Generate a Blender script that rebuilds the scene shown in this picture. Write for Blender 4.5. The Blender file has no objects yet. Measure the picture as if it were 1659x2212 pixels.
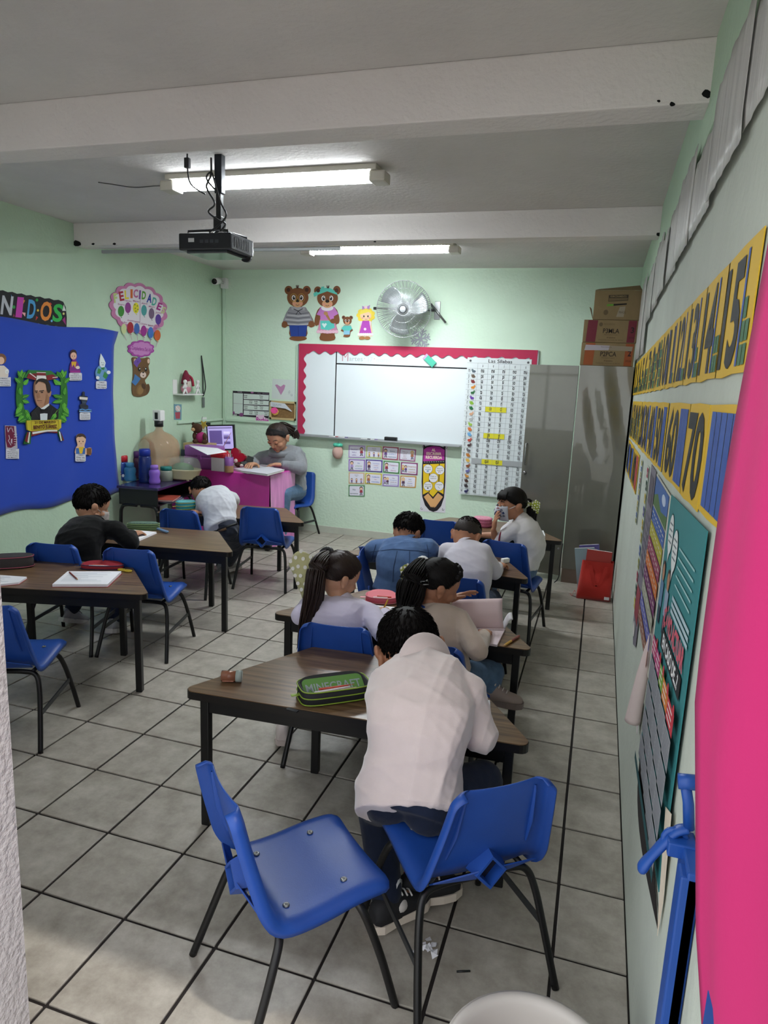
import bpy, bmesh, math, random
import numpy as np
from mathutils import Vector, Matrix
random.seed(7); np.random.seed(7)
sc = bpy.context.scene
COL = sc.collection
R_ = math.radians
# ------------------------------------------------------------------ camera, sky, sun, exposure
CAM = np.array([-0.01687901, -2.25627492, 1.73408193])
EUL = (1.37938907, -0.04203035, 0.30611701)
FPX = 1482.2
cd = bpy.data.cameras.new('camera'); cam = bpy.data.objects.new('camera', cd); COL.objects.link(cam)
cam.location = CAM; cam.rotation_euler = EUL
cd.sensor_width = 36; cd.lens = FPX*36/2212; cd.clip_start = .02
sc.camera = cam
sc.view_settings.view_transform = 'Standard'; sc.view_settings.look = 'None'
sc.view_settings.gamma = 1; sc.view_settings.use_curve_mapping = False
sc.view_settings.exposure = 0.18
w = bpy.data.worlds.new('sky'); sc.world = w; w.use_nodes = True
w.node_tree.nodes['Background'].inputs[0].default_value = (.93, .97, 1, 1)
w.node_tree.nodes['Background'].inputs[1].default_value = 1.9
sl = bpy.data.lights.new('sun', 'SUN'); sl.energy = 1.5; sl.angle = R_(1.5); sl.color = (1, .95, .88)
so = bpy.data.objects.new('sun', sl); COL.objects.link(so)
so.rotation_euler = Vector((-.72, .50, -2.45)).to_track_quat('-Z', 'Y').to_euler(); so.location = (3, -6, 9)
LAMP1, LAMP2 = 76.0, 126.0

# ------------------------------------------------------------------ pixel -> surface helper (points on the real surfaces)
from mathutils import Euler
MR = np.array(Euler(EUL, 'XYZ').to_matrix())
XR, XL, YB, ZC = 0.22386, -4.18477, 4.81077, 2.85009
def at(u, v, **k):
    d = MR @ np.array([(u-829.5)/FPX, -(v-1106)/FPX, -1.0])
    (a, val), = k.items(); i = 'xyz'.index(a)
    return Vector(CAM + (val-CAM[i])/d[i]*d)

# ------------------------------------------------------------------ materials
def lin(c):
    return c/12.92 if c <= .04045 else ((c+.055)/1.055)**2.4
def hx(h, k=1.0):
    h = h.lstrip('#'); return tuple(lin(int(h[i:i+2], 16)/255)*k for i in (0, 2, 4)) + (1,)
MATS = {}
def mat(name, col, rough=.6, metal=0, bump=0, bscale=40, var=0, vscale=6, alpha=None, trans=0, emit=None, es=1, spec=.5, coat=0, stretch=None, ior=1.45, sheen=0, rand=0):
    if name in MATS: return MATS[name]
    m = bpy.data.materials.new(name); MATS[name] = m; m.use_nodes = True
    nt = m.node_tree; N = nt.nodes; L = nt.links; b = N['Principled BSDF']
    c = hx(col) if isinstance(col, str) else col
    b.inputs['Base Color'].default_value = c; b.inputs['Roughness'].default_value = rough
    b.inputs['Metallic'].default_value = metal; b.inputs['Specular IOR Level'].default_value = spec
    b.inputs['Coat Weight'].default_value = coat; b.inputs['IOR'].default_value = ior
    if trans: b.inputs['Transmission Weight'].default_value = trans
    if sheen: b.inputs['Sheen Weight'].default_value = sheen
    if alpha is not None: b.inputs['Alpha'].default_value = alpha
    if emit: b.inputs['Emission Color'].default_value = hx(emit); b.inputs['Emission Strength'].default_value = es
    if bump or var:
        tc = N.new('ShaderNodeTexCoord'); mp = N.new('ShaderNodeMapping'); L.new(tc.outputs['Object'], mp.inputs[0])
        if stretch: mp.inputs['Scale'].default_value = stretch
    if bump:
        n = N.new('ShaderNodeTexNoise'); n.inputs['Scale'].default_value = bscale; n.inputs['Detail'].default_value = 4
        L.new(mp.outputs[0], n.inputs['Vector'])
        bp = N.new('ShaderNodeBump'); bp.inputs['Strength'].default_value = bump; bp.inputs['Distance'].default_value = .01
        L.new(n.outputs[0], bp.inputs['Height']); L.new(bp.outputs[0], b.inputs['Normal'])
    if var or rand:
        mx = N.new('ShaderNodeMix'); mx.data_type = 'RGBA'; mx.blend_type = 'MULTIPLY'; mx.inputs[0].default_value = 1
        mx.inputs[6].default_value = c
        if var:
            n2 = N.new('ShaderNodeTexNoise'); n2.inputs['Scale'].default_value = vscale; n2.inputs['Detail'].default_value = 5
            n2.inputs['Roughness'].default_value = .65
            L.new(mp.outputs[0], n2.inputs['Vector'])
            r = N.new('ShaderNodeMapRange'); r.inputs[1].default_value = .3; r.inputs[2].default_value = .7
            r.inputs[3].default_value = 1-var; r.inputs[4].default_value = 1+var*.4
            L.new(n2.outputs[0], r.inputs[0]); L.new(r.outputs[0], mx.inputs[7])
        else:
            oi = N.new('ShaderNodeObjectInfo'); r = N.new('ShaderNodeMapRange')
            r.inputs[3].default_value = 1-rand; r.inputs[4].default_value = 1
            L.new(oi.outputs['Random'], r.inputs[0]); L.new(r.outputs[0], mx.inputs[7])
        L.new(mx.outputs[2], b.inputs['Base Color'])
    return m
def flat(col):                                     # printed / painted card colour
    return mat('print_'+col.lstrip('#'), col, .7)

def tile_mat():
    m = mat('ceramic_tile', '#a8a196', .33, spec=.5)
    nt = m.node_tree; N = nt.nodes; L = nt.links; b = N['Principled BSDF']
    tc = N.new('ShaderNodeTexCoord'); oi = N.new('ShaderNodeObjectInfo')
    ad = N.new('ShaderNodeVectorMath'); ad.operation = 'MULTIPLY_ADD'
    cx = N.new('ShaderNodeCombineXYZ'); L.new(oi.outputs['Random'], cx.inputs[0]); L.new(oi.outputs['Random'], cx.inputs[1])
    ad.inputs[1].default_value = (37, 51, 0)
    L.new(cx.outputs[0], ad.inputs[0]); L.new(tc.outputs['Object'], ad.inputs[2])
    n = N.new('ShaderNodeTexNoise'); n.inputs['Scale'].default_value = 9; n.inputs['Detail'].default_value = 8; n.inputs['Roughness'].default_value = .7
    L.new(ad.outputs[0], n.inputs['Vector'])
    cr = N.new('ShaderNodeValToRGB'); e = cr.color_ramp.elements
    e[0].position = .3; e[0].color = hx('#8b8479'); e[1].position = .72; e[1].color = hx('#b9b3a8')
    L.new(n.outputs[0], cr.inputs[0]); L.new(cr.outputs[0], b.inputs['Base Color'])
    r = N.new('ShaderNodeMapRange'); r.inputs[3].default_value = .26; r.inputs[4].default_value = .48
    L.new(n.outputs[0], r.inputs[0]); L.new(r.outputs[0], b.inputs['Roughness'])
    bp = N.new('ShaderNodeBump'); bp.inputs['Strength'].default_value = .12; bp.inputs['Distance'].default_value = .01
    L.new(n.outputs[0], bp.inputs['Height']); L.new(bp.outputs[0], b.inputs['Normal'])
    return m
def stucco(name, col, bump=.5, dirt=.12, scale=38):
    return mat(name, col, .82, bump=bump, bscale=scale, var=dirt, vscale=1.3, spec=.25)
M_CEIL = stucco('white_stucco', '#d9d5d2', .35, .1)
M_BEAM = stucco('white_beam_stucco', '#e4dfdc', .5, .06)
M_GREEN = stucco('mint_stucco', '#c0d9c0', .35, .08)
M_GREENB = stucco('mint_stucco_lit', '#d2e8d3', .45, .05)  # same mint paint, lightened in colour for the lamplight on the back wall
M_PALE = stucco('pale_stucco', '#c0c6bb', .3, .12)
M_JAMB = stucco('jamb_stucco', '#c6c1c0', 1.0, .1, 60)
M_GROUT = mat('dark_grout', '#231e1c', .9)
M_TILE = tile_mat()
M_BLACK = mat('black_steel', '#0c0c0d', .38, bump=.05, bscale=200)
M_BLACKP = mat('black_plastic', '#17181a', .45)
M_STEEL = mat('bare_steel', '#8a8c8c', .35, .9)
M_WHITEP = mat('white_plastic', '#e8e8e6', .4)
M_BLUE = mat('blue_plastic', '#1e4899', .42, bump=.04, bscale=250, var=.12, vscale=5, spec=.5)
M_EDGE = mat('black_edge_band', '#120f0d', .35)
def wood_mat():
    m = mat('walnut_laminate', '#5b493d', .3, spec=.5)
    nt = m.node_tree; N = nt.nodes; L = nt.links; b = N['Principled BSDF']
    tc = N.new('ShaderNodeTexCoord'); mp = N.new('ShaderNodeMapping'); mp.inputs['Scale'].default_value = (2.0, 34, 34)
    L.new(tc.outputs['Object'], mp.inputs[0])
    n = N.new('ShaderNodeTexNoise'); n.inputs['Scale'].default_value = 1.6; n.inputs['Detail'].default_value = 6; n.inputs['Distortion'].default_value = .5
    L.new(mp.outputs[0], n.inputs['Vector'])
    cr = N.new('ShaderNodeValToRGB'); e = cr.color_ramp.elements
    e[0].position = .3; e[0].color = hx('#4d3827'); e[1].position = .72; e[1].color = hx('#80664a')
    L.new(n.outputs[0], cr.inputs[0]); L.new(cr.outputs[0], b.inputs['Base Color'])
    return m
M_WOOD = wood_mat()

# ------------------------------------------------------------------ mesh builder
class MB:
    def __init__(s): s.v = []; s.f = []; s.m = []; s.mi = 0; s.sm = []
    def add(s, vs, fs, smooth=False):
        o = len(s.v); s.v += [tuple(v) for v in vs]
        for f in fs: s.f.append([i+o for i in f]); s.m.append(s.mi); s.sm.append(smooth)
        return s
    def box(s, lo, hi, M=None, bev=0):
        x0, y0, z0 = lo; x1, y1, z1 = hi
        if bev:
            b = min(bev, (x1-x0)/2.01, (y1-y0)/2.01, (z1-z0)/2.01)
            bm = bmesh.new(); bmesh.ops.create_cube(bm, size=1)
            for v in bm.verts: v.co = Vector(((x0+x1)/2+v.co.x*(x1-x0), (y0+y1)/2+v.co.y*(y1-y0), (z0+z1)/2+v.co.z*(z1-z0)))
            bmesh.ops.bevel(bm, geom=list(bm.edges), offset=b, segments=2, affect='EDGES', profile=.6)
            s.bm(bm, M); return s
        vs = [(x, y, z) for z in (z0, z1) for y in (y0, y1) for x in (x0, x1)]
        if M is not None: vs = [M @ Vector(v) for v in vs]
        return s.add(vs, [(0, 2, 3, 1), (4, 5, 7, 6), (0, 1, 5, 4), (2, 6, 7, 3), (0, 4, 6, 2), (1, 3, 7, 5)])
    def bm(s, bm, M=None, smooth=False):
        bm.verts.index_update()
        vs = [(M @ v.co if M is not None else v.co.copy()) for v in bm.verts]
        s.add(vs, [[v.index for v in f.verts] for f in bm.faces], smooth); bm.free(); return s
    def tube(s, pts, r, n=10, cap=True, r2=None, smooth=True, flat_=1.0):
        pts = [Vector(p) for p in pts]; k = len(pts); rs = r if isinstance(r, (list, tuple)) else [r+(0 if r2 is None else (r2-r))*i/(k-1) for i in range(k)]
        vs = []; fs = []; up = None
        for i, p in enumerate(pts):
            t = (pts[min(i+1, k-1)]-pts[max(i-1, 0)]).normalized()
            if up is None:
                up = Vector((0, 0, 1)) if abs(t.z) < .9 else Vector((1, 0, 0))
            a = t.cross(up)
            if a.length < 1e-6: a = t.orthogonal()
            a.normalize(); b2 = a.cross(t).normalized(); up = b2
            for j in range(n):
                th = 2*math.pi*j/n; vs.append(p+a*math.cos(th)*rs[i]+b2*math.sin(th)*rs[i]*flat_)
        for i in range(k-1):
            for j in range(n):
                j2 = (j+1) % n; fs.append((i*n+j, i*n+j2, (i+1)*n+j2, (i+1)*n+j))
        if cap: fs.append(tuple(range(n))[::-1]); fs.append(tuple((k-1)*n+j for j in range(n)))
        return s.add(vs, fs, smooth)
    def lathe(s, prof, c=(0, 0, 0), n=24, M=None, smooth=True, cap=True):
        vs = []; fs = []; k = len(prof)
        for r, z in prof:
            for j in range(n):
                th = 2*math.pi*j/n; v = Vector((r*math.cos(th), r*math.sin(th), z))
                v = (M @ v) if M is not None else v+Vector(c); vs.append(v)
        for i in range(k-1):
            for j in range(n):
                j2 = (j+1) % n; fs.append((i*n+j, i*n+j2, (i+1)*n+j2, (i+1)*n+j))
        if cap:
            if prof[0][0] > 1e-5: fs.append(tuple(range(n))[::-1])
            if prof[-1][0] > 1e-5: fs.append(tuple((k-1)*n+j for j in range(n)))
        return s.add(vs, fs, smooth)
    def ell(s, c, r, M=None, n=16, k=10):
        vs = []; fs = []; r = (r, r, r) if not hasattr(r, '__len__') else r
        for i in range(k+1):
            ph = math.pi*i/k
            for j in range(n):
                th = 2*math.pi*j/n
                v = Vector((r[0]*math.sin(ph)*math.cos(th), r[1]*math.sin(ph)*math.sin(th), -r[2]*math.cos(ph)))
                if M is not None: v = M @ v
                vs.append(v+Vector(c))
        for i in range(k):
            for j in range(n):
                j2 = (j+1) % n; fs.append((i*n+j, i*n+j2, (i+1)*n+j2, (i+1)*n+j))
        return s.add(vs, fs, True)
    def prism(s, poly, z0, z1, M=None):
        n = len(poly); vs = [Vector((x, y, z0)) for x, y in poly]+[Vector((x, y, z1)) for x, y in poly]
        if M is not None: vs = [M @ v for v in vs]
        fs = [tuple(range(n))[::-1], tuple(range(n, 2*n))]+[(i, (i+1) % n, n+(i+1) % n, n+i) for i in range(n)]
        return s.add(vs, fs)
    def grid(s, P, smooth=True, closed=False):
        h = len(P); wd = len(P[0]); fs = []
        for i in range(h-1):
            for j in range(wd if closed else wd-1):
                j2 = (j+1) % wd; fs.append((i*wd+j, i*wd+j2, (i+1)*wd+j2, (i+1)*wd+j))
        return s.add([p for row in P for p in row], fs, smooth)
    def build(s, name, mats, parent=None, loc=None, rot=None, fix=True):
        me = bpy.data.meshes.new(name); me.from_pydata([tuple(v) for v in s.v], [], s.f)
        mats = mats if isinstance(mats, (list, tuple)) else [mats]
        for m in mats: me.materials.append(m)
        me.polygons.foreach_set('material_index', s.m); me.polygons.foreach_set('use_smooth', s.sm)
        if fix:
            bm = bmesh.new(); bm.from_mesh(me); bmesh.ops.remove_doubles(bm, verts=bm.verts, dist=1e-6)
            bmesh.ops.recalc_face_normals(bm, faces=bm.faces); bm.to_mesh(me); bm.free()
        me.update()
        return link(name, me, parent, loc, rot)
def link(name, me, parent=None, loc=None, rot=None):
    o = bpy.data.objects.new(name, me); COL.objects.link(o)
    if parent: o.parent = parent
    if loc is not None: o.location = loc
    if rot is not None: o.rotation_euler = rot
    return o
def tag(o, label, cat, group=None, kind=None):
    if label: o['label'] = label
    if cat: o['category'] = cat
    if group: o['group'] = group
    if kind: o['kind'] = kind
    return o
def thing(name, label, cat, loc=(0, 0, 0), rz=0, group=None):
    o = bpy.data.objects.new(name, None); COL.objects.link(o); o.empty_display_size = .05
    o.location = loc; o.rotation_euler = (0, 0, rz); return tag(o, label, cat, group)
def kids(o): return [c for c in bpy.data.objects if c.parent == o]
def copy_tree(o, label=None, loc=None, rz=None, group=None, parent=None, ch=None):
    c = o.copy(); COL.objects.link(c)
    if parent: c.parent = parent
    if label: c['label'] = label
    if loc is not None: c.location = loc
    if rz is not None: c.rotation_euler = (0, 0, rz)
    if group: c['group'] = group
    for k in o.children: copy_tree(k, parent=c)
    return c
def structure(o): o['kind'] = 'structure'; return o
def bez(pts, n=8):                                  # Catmull-Rom through points
    P = [Vector(p) for p in pts]; out = []
    for i in range(len(P)-1):
        p0 = P[max(i-1, 0)]; p1 = P[i]; p2 = P[i+1]; p3 = P[min(i+2, len(P)-1)]
        for k in range(n):
            t = k/n; out.append(.5*((2*p1)+(p2-p0)*t+(2*p0-5*p1+4*p2-p3)*t*t+(3*p1-p0-3*p2+p3)*t**3))
    out.append(P[-1]); return out

# ------------------------------------------------------------------ the room
YF = -1.10                                         # inner face of the door wall
TZ = .33
def wallbox(name, lo, hi, m):
    return structure(MB().box(lo, hi).build(name, m))
floor = structure(MB().box((XL-.2, YF-.2, -.15), (XR+.2, YB+.2, -.007)).build('floor', M_GROUT))
def tile_mesh(wx, wy):
    return MB().box((0, 0, -.0075), (wx, wy, 0), bev=.0025).build('floor_tile', M_TILE, floor)
tcache = {}
for i in range(-13, 1):
    for k in range(-4, 15):
        x0, x1 = max(i*TZ, XL), min((i+1)*TZ, XR); y0, y1 = max(k*TZ, YF-.2), min((k+1)*TZ, YB)
        if x1-x0 < .02 or y1-y0 < .02: continue
        gx = .0052; key = (round(x1-x0, 3), round(y1-y0, 3))
        if key not in tcache:
            o = tile_mesh(x1-x0-2*gx, y1-y0-2*gx); tcache[key] = o.data
        else: o = link('floor_tile', tcache[key], floor)
        o.location = (x0+gx+random.uniform(-.0008, .0008), y0+gx, random.uniform(-.0008, 0))
wallbox('ceiling', (XL-.2, YF-.2, ZC), (XR+.2, YB+.2, ZC+.15), M_CEIL)
wallbox('wall_back', (XL-.2, YB, -.15), (XR+.2, YB+.2, ZC), M_GREENB)
wallbox('wall_left', (XL-.2, YF-.2, -.15), (XL, YB, ZC), M_GREEN)
wallbox('wall_right', (XR, YF-.2, -.15), (XR+.2, YB, ZC), M_PALE)
DX0, DX1, DZ = -1.262, XR, 2.45
WX0, WX1, WZ0, WZ1 = -3.95, -1.75, 1.0, 2.4
wf = MB(); wf.box((XL, YF-.2, -.15), (WX0, YF, ZC)); wf.box((WX1, YF-.2, -.15), (DX0, YF, ZC)); wf.box((WX0, YF-.2, -.15), (WX1, YF, WZ0)); wf.box((WX0, YF-.2, WZ1), (WX1, YF, ZC)); wf.box((DX0, YF-.2, DZ), (XR, YF, ZC)); pass
structure(wf.build('wall_front', M_JAMB))
win = bpy.data.objects.new('window_1', None); COL.objects.link(win); win.location = ((WX0+WX1)/2, YF-.1, WZ0); win['kind'] = 'structure'
fw = MB(); hx_ = (WX1-WX0)/2; hz_ = WZ1-WZ0
for k in range(5): fw.box((-hx_+k*hx_/2-.02, -.02, 0), (-hx_+k*hx_/2+.02, .02, hz_))
for z in (0, hz_*.66, hz_): fw.box((-hx_, -.02, z-.02), (hx_, .02, z+.02))
fw.build('window_frame', mat('blue_frame_paint', '#1c4a9a', .4), win)
M_GLASS = mat('clear_pane', '#f2f6f5', .02, alpha=.12)
for k in range(4): MB().box((-hx_+k*hx_/2+.02, -.003, .02), (-hx_+(k+1)*hx_/2-.02, .003, hz_-.02)).build('pane', M_GLASS, win)
for nm, y0, h, t in (('trim_1', .369, .194, .156), ('trim_2', 2.528, .172, .15)):
    b = structure(MB().box((XL, y0, ZC-h), (XR, y0+t, ZC), bev=.006).build(nm, M_BEAM)); b['label'] = 'white plastered ceiling beam'
structure(MB().box((XL, YB-.012, 0), (XR-.02, YB, .075)).build('baseboard_back', mat('baseboard_tile', '#c2c6b8', .5, var=.1, vscale=5)))
gr = MB().box((-9, -9, -.3), (8, YF-.2, -.02)).build('ground', mat('outside_concrete', '#c4c0b8', .9, var=.15, vscale=2)); structure(gr)
# pale green band of bare wall under the ceiling on the right wall, slightly proud plaster
structure(MB().box((XR-.006, -1.05, 2.53), (XR, YB, ZC)).build('trim_3', M_GREEN))

# ------------------------------------------------------------------ tube lamps
M_TUBE = mat('lit_tube', '#ffffff', .5, emit='#f4fbff', es=LAMP1)
M_TUBE2 = mat('lit_tube_front', '#ffffff', .5, emit='#f4fbff', es=LAMP2)
M_LAMPH = mat('lamp_housing', '#c4c0b4', .5)
M_ACRY = mat('prismatic_acrylic', '#f4f6f8', .35, emit='#f4fbff', es=3.0)
def tube_lamp(label, x0, x1, y, z, mt):
    t = thing('tube_light', label, 'ceiling light', ((x0+x1)/2, y, ZC), 0, 'ceiling tube lights')
    hw = (x1-x0)/2
    h = MB(); h.box((-hw, -.07, -.03), (hw, .07, 0), bev=.006); h.build('housing', M_LAMPH, t)
    for s in (-1, 1):
        MB().box((s*hw-.045, -.055, -.085), (s*hw+.045, .055, -.03), bev=.01).build('end_cap', M_LAMPH, t)
    l = MB(); l.box((-hw+.05, -.045, -.07), (hw-.05, .045, -.034)); l.build('tube_strip', mt, t)
    g = MB(); n = 44
    for s in (-1, 1):
        for i in range(n):
            xx = -hw+.06+(2*hw-.12)*i/(n-1); g.box((xx-.008, s*.05-.006, -.066), (xx+.008, s*.05+.006, -.03))
    pr_ = g.build('prism_teeth', M_ACRY, t); pr_['kind'] = 'stuff'
    return t
tube_lamp('lit white tube light on the ceiling behind the projector', -2.57, -1.275, 1.50, ZC, M_TUBE)
tube_lamp('lit white tube light on the ceiling above the whiteboard', -2.60, -1.29, 3.55, ZC, M_TUBE2)

# ------------------------------------------------------------------ trapezoid tables
def rounded(poly, r, n=5):
    out = []; k = len(poly)
    for i in range(k):
        p0, p1, p2 = Vector(poly[i-1]), Vector(poly[i]), Vector(poly[(i+1) % k])
        a = (p0-p1).normalized(); b = (p2-p1).normalized(); ang = a.angle(b); d = r/math.tan(ang/2)
        A = p1+a*d; B = p1+b*d
        c = p1+(a+b).normalized()*(r/math.sin(ang/2))
        a0 = math.atan2(A.y-c.y, A.x-c.x); a1 = math.atan2(B.y-c.y, B.x-c.x)
        da = (a1-a0+math.pi) % (2*math.pi)-math.pi
        for j in range(n+1):
            th = a0+da*j/n; out.append((c.x+r*math.cos(th), c.y+r*math.sin(th)))
    return out
TH = .57
def make_table(label):
    t = thing('trapezoid_table', label, 'table', group='trapezoid classroom tables')
    P = [(-.65, 0), (.65, 0), (.325, .563), (-.325, .563)]
    out = rounded(P, .03); inn = rounded([(-.646, .003), (.646, .003), (.323, .560), (-.323, .560)], .028)
    MB().prism(inn, TH-.004, TH).build('tabletop', M_WOOD, t)
    e = MB(); e.prism(out, TH-.032, TH-.003); e.build('edge_band', M_EDGE, t)
    Q = [Vector((-.565, .05)), Vector((.565, .05)), Vector((.285, .515)), Vector((-.285, .515))]
    for i in range(4):
        a, b = Q[i], Q[(i+1) % 4]; d = (b-a).normalized(); nrm = Vector((-d.y, d.x))*.011
        MB().prism([a+nrm, b+nrm, b-nrm, a-nrm], TH-.095, TH-.032).build('apron', M_BLACK, t)
    for q in Q:
        MB().box((q.x-.017, q.y-.017, 0), (q.x+.017, q.y+.017, TH-.033), bev=.004).build('leg', M_BLACK, t)
    return t
TABLES = [('walnut trapezoid table where the boy in the pale pink fleece leans', (-.117, -.127), 3.4),
 ('walnut trapezoid table shared by the two ponytailed girls', (-.195, .718), 1.5),
 ('walnut trapezoid table shared by the denim jacket boy and cropped hair boy', (-.33, 1.865), -4.5),
 ('walnut trapezoid table behind the girl in the face mask', (-.19, 3.06), 3.8),
 ('walnut trapezoid table at the left edge with red pencil pouch on it', (-2.185, .68), 15.5),
 ('walnut trapezoid table where the boy in black sits', (-2.233, 1.64), 9.5),
 ('walnut trapezoid table in front of the pink draped desk', (-2.2, 2.72), 9.5)]
tproto = None
for lb, (x, y), a in TABLES:
    c, s_ = math.cos(R_(a)), math.sin(R_(a)); loc = (x-.65*c, y-.65*s_, 0)
    if tproto is None: tproto = make_table(lb); tproto.location = loc; tproto.rotation_euler = (0, 0, R_(a))
    else: copy_tree(tproto, lb, loc, R_(a))

# ------------------------------------------------------------------ blue shell chairs
def make_chair(label):
    t = thing('shell_chair', label, 'chair', group='blue plastic school chairs')
    prof = bez([(0, .203, .340), (0, .197, .362), (0, .175, .372), (0, .09, .370), (0, 0, .358), (0, -.08, .355), (0, -.125, .368), (0, -.155, .415), (0, -.18, .50), (0, -.205, .60), (0, -.224, .688)], 4)
    L = [0]
    for a, b in zip(prof, prof[1:]): L.append(L[-1]+(b-a).length)
    T_ = L[-1]; S_ = sorted(set([.0, .003, .008, .015]+[.025+(T_-.06)*i/34 for i in range(35)]+[T_-x for x in (.030, .022, .015, .009, .004, .0015, 0)])); A_ = np.array([tuple(q) for q in prof])
    prof = [Vector([float(np.interp(q, L, A_[:, k])) for k in range(3)]) for q in S_]; L = S_
    tot = L[-1]; nt_ = 20
    def hw(s):
        u = s/tot
        wv = np.interp(u, [0, .08, .45, .55, .62, .8, 1], [.172, .180, .186, .190, .186, .168, .150])
        for d, r in ((tot-s, .03), (s, .025)):
            if d < r: wv -= r-math.sqrt(max(0, r*r-(r-d)**2))
        return wv
    rows = []
    for i, p in enumerate(prof):
        tg = (prof[min(i+1, len(prof)-1)]-prof[max(i-1, 0)]).normalized(); nrm = Vector((0, -tg.z, tg.y))  # towards the back / down
        wv = hw(L[i]); u = L[i]/tot; row = []; back = max(0, min(1, (u-.5)/.12)); seat = 1-back
        for j in range(nt_+1):
            q = -1+2*j/nt_
            dz = back*(-.014*q*q) + seat*(-.010*q*q)          # sides curl towards the sitter
            if abs(q) > .80: dz += .016*((abs(q)-.80)/.20)**2     # rolled rim
            row.append(p+Vector((wv*q, 0, 0))+nrm*dz)
        rim = 0.027
        rows.append([row[0]+nrm*rim*(.6+.4*back)]+row+[row[-1]+nrm*rim*(.6+.4*back)])
    for s in (-1, 1):
        rb = []; n_ = len(prof)
        for i in range(int(n_*.60), n_-5):
            j = 1+int(round((s*.72+1)/2*nt_)); a_ = Vector(rows[i][j]); tg = (prof[i+1]-prof[i-1]).normalized(); nb = Vector((0, -tg.z, tg.y)); k_ = min(1, (n_-5-i)/9)*min(1, .3+(i-n_*.6)/6)
            rb.append([a_+Vector((-.004, 0, 0)), a_+nb*(.004+.013*k_)+Vector((-.002, 0, 0)), a_+nb*(.004+.013*k_)+Vector((.002, 0, 0)), a_+Vector((.004, 0, 0))])
        MB().grid(rb).build('back_rib', M_BLUE, t)
    m = MB().grid(rows); sh = m.build('seat_shell', M_BLUE, t)
    sd = sh.modifiers.new('thick', 'SOLIDIFY'); sd.thickness = .005; sd.offset = 0
    # diamond boss behind the bend, with a dark plate painted as the shade inside it
    bo = MB(); cy, cz = -.158, .408; dy = -.042
    def dia(k, y): return [Vector((0, y, cz+.052*k)), Vector((.048*k, y, cz)), Vector((0, y, cz-.052*k)), Vector((-.048*k, y, cz))]
    A, B, Cc, D = dia(1.25, cy), dia(1.0, cy+dy), dia(.80, cy+dy), dia(.74, cy-.006)
    bo.grid([A+[A[0]], B+[B[0]], Cc+[Cc[0]], D+[D[0]]], smooth=False); bo.build('back_boss', M_BLUE, t)
    MB().add(dia(.75, cy-.008), [(0, 1, 2, 3)]).build('boss_opening', mat('recess_shade', '#11152a', .8), t)
    sk = MB()
    for s in (-1, 1): sk.add([Vector((s*.03, cy-.012, cz-.035)), Vector((s*.165, -.15, .372)), Vector((s*.165, -.172, .392)), Vector((s*.04, cy-.04, cz+.01))], [(0, 1, 2, 3)], False)
    k_ = sk.build('back_web', M_BLUE, t); k_.modifiers.new('t', 'SOLIDIFY').thickness = .004
    for s in (-1, 1):
        rear = bez([(0, -.115, .335), (s*.11, -.115, .335), (s*.165, -.125, .325), (s*.188, -.148, .27), (s*.205, -.19, .15), (s*.222, -.244, .0)], 6)
        MB().tube(rear, .0115, 10).build('leg', M_BLACK, t)
        fr = bez([(0, .10, .335), (s*.11, .10, .335), (s*.162, .108, .325), (s*.183, .13, .27), (s*.2, .168, .15), (s*.215, .208, 0)], 6)
        MB().tube(fr, .0115, 10).build('leg', M_BLACK, t)
        MB().tube([(s*.15, -.12, .341), (s*.15, .105, .341)], .009, 8).build('side_rail', M_BLACK, t)
        br = MB(); a = Vector((s*.209, -.187, .165)); b = Vector((s*.198, .16, .175))
        d = Vector((0, 0, .011)); e = Vector((.003, 0, 0)); br.add([a-d-e, a-d+e, a+d+e, a+d-e, b-d-e, b-d+e, b+d+e, b+d-e], [(0, 1, 2, 3), (7, 6, 5, 4), (0, 4, 5, 1), (1, 5, 6, 2), (2, 6, 7, 3), (3, 7, 4, 0)])
        br.build('brace', mat('grey_steel', '#3c3e40', .4, .5), t)
        for y, z in ((-.085, .3635), (.085, .3770)):
            MB().lathe([(.0095, 0), (.0095, .003), (.007, .0045), (.0035, .005), (.003, .002), (0, .002)], n=12, M=Matrix.Translation((s*.112, y, z-.0015))).build('rivet', M_STEEL, t)
    return t
CHAIRS = [('empty blue chair nearest the door, turned with its seat open to view', (-.71, -.674), -42),
 ('blue chair under the boy in pale pink fleece, its back towards the white tub', (-.309, -.401), 39),
 ('empty blue chair cut by the left door jamb', (-2.589, .171), 19.7),
 ('empty blue chair between the left edge table and the black sweater boy table', (-2.63, 1.267), 11),
 ('blue chair against the left wall, left of the boy in black', (-3.098, 1.165), 12),
 ('empty blue chair left of the boy in the white polo', (-3.03, 2.414), 3.8),
 ('empty blue chair with diamond hole facing the pink draped desk', (-2.569, 2.798), 9.4),
 ('blue chair of the girl with the long low ponytail', (-1.04, .579), 7),
 ('blue chair of the girl wearing the blue lanyard', (-.567, .547), -8),
 ('blue chair of the denim jacket boy, turned sideways at his left', (-1.13, 1.67), -78),
 ('blue chair of the boy with cropped hair', (-.66, 1.55), -6),
 ('empty blue chair in front of the back table under the pencil poster', (-1.151, 3.008), 7),
 ('blue chair of the girl in the printed mask', (-.517, 2.525), -9.8),
 ('blue chair under the teacher in the grey hoodie', (-3.16, 4.50), 180-8)]
cproto = None
for lb, (x, y), a in CHAIRS:
    if cproto is None: cproto = make_chair(lb); cproto.location = (x, y, 0); cproto.rotation_euler = (0, 0, R_(a))
    else: copy_tree(cproto, lb, (x, y, 0), R_(a))
for o in [c for c in cproto.children if c.name.startswith('brace')]: bpy.data.objects.remove(o)

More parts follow.
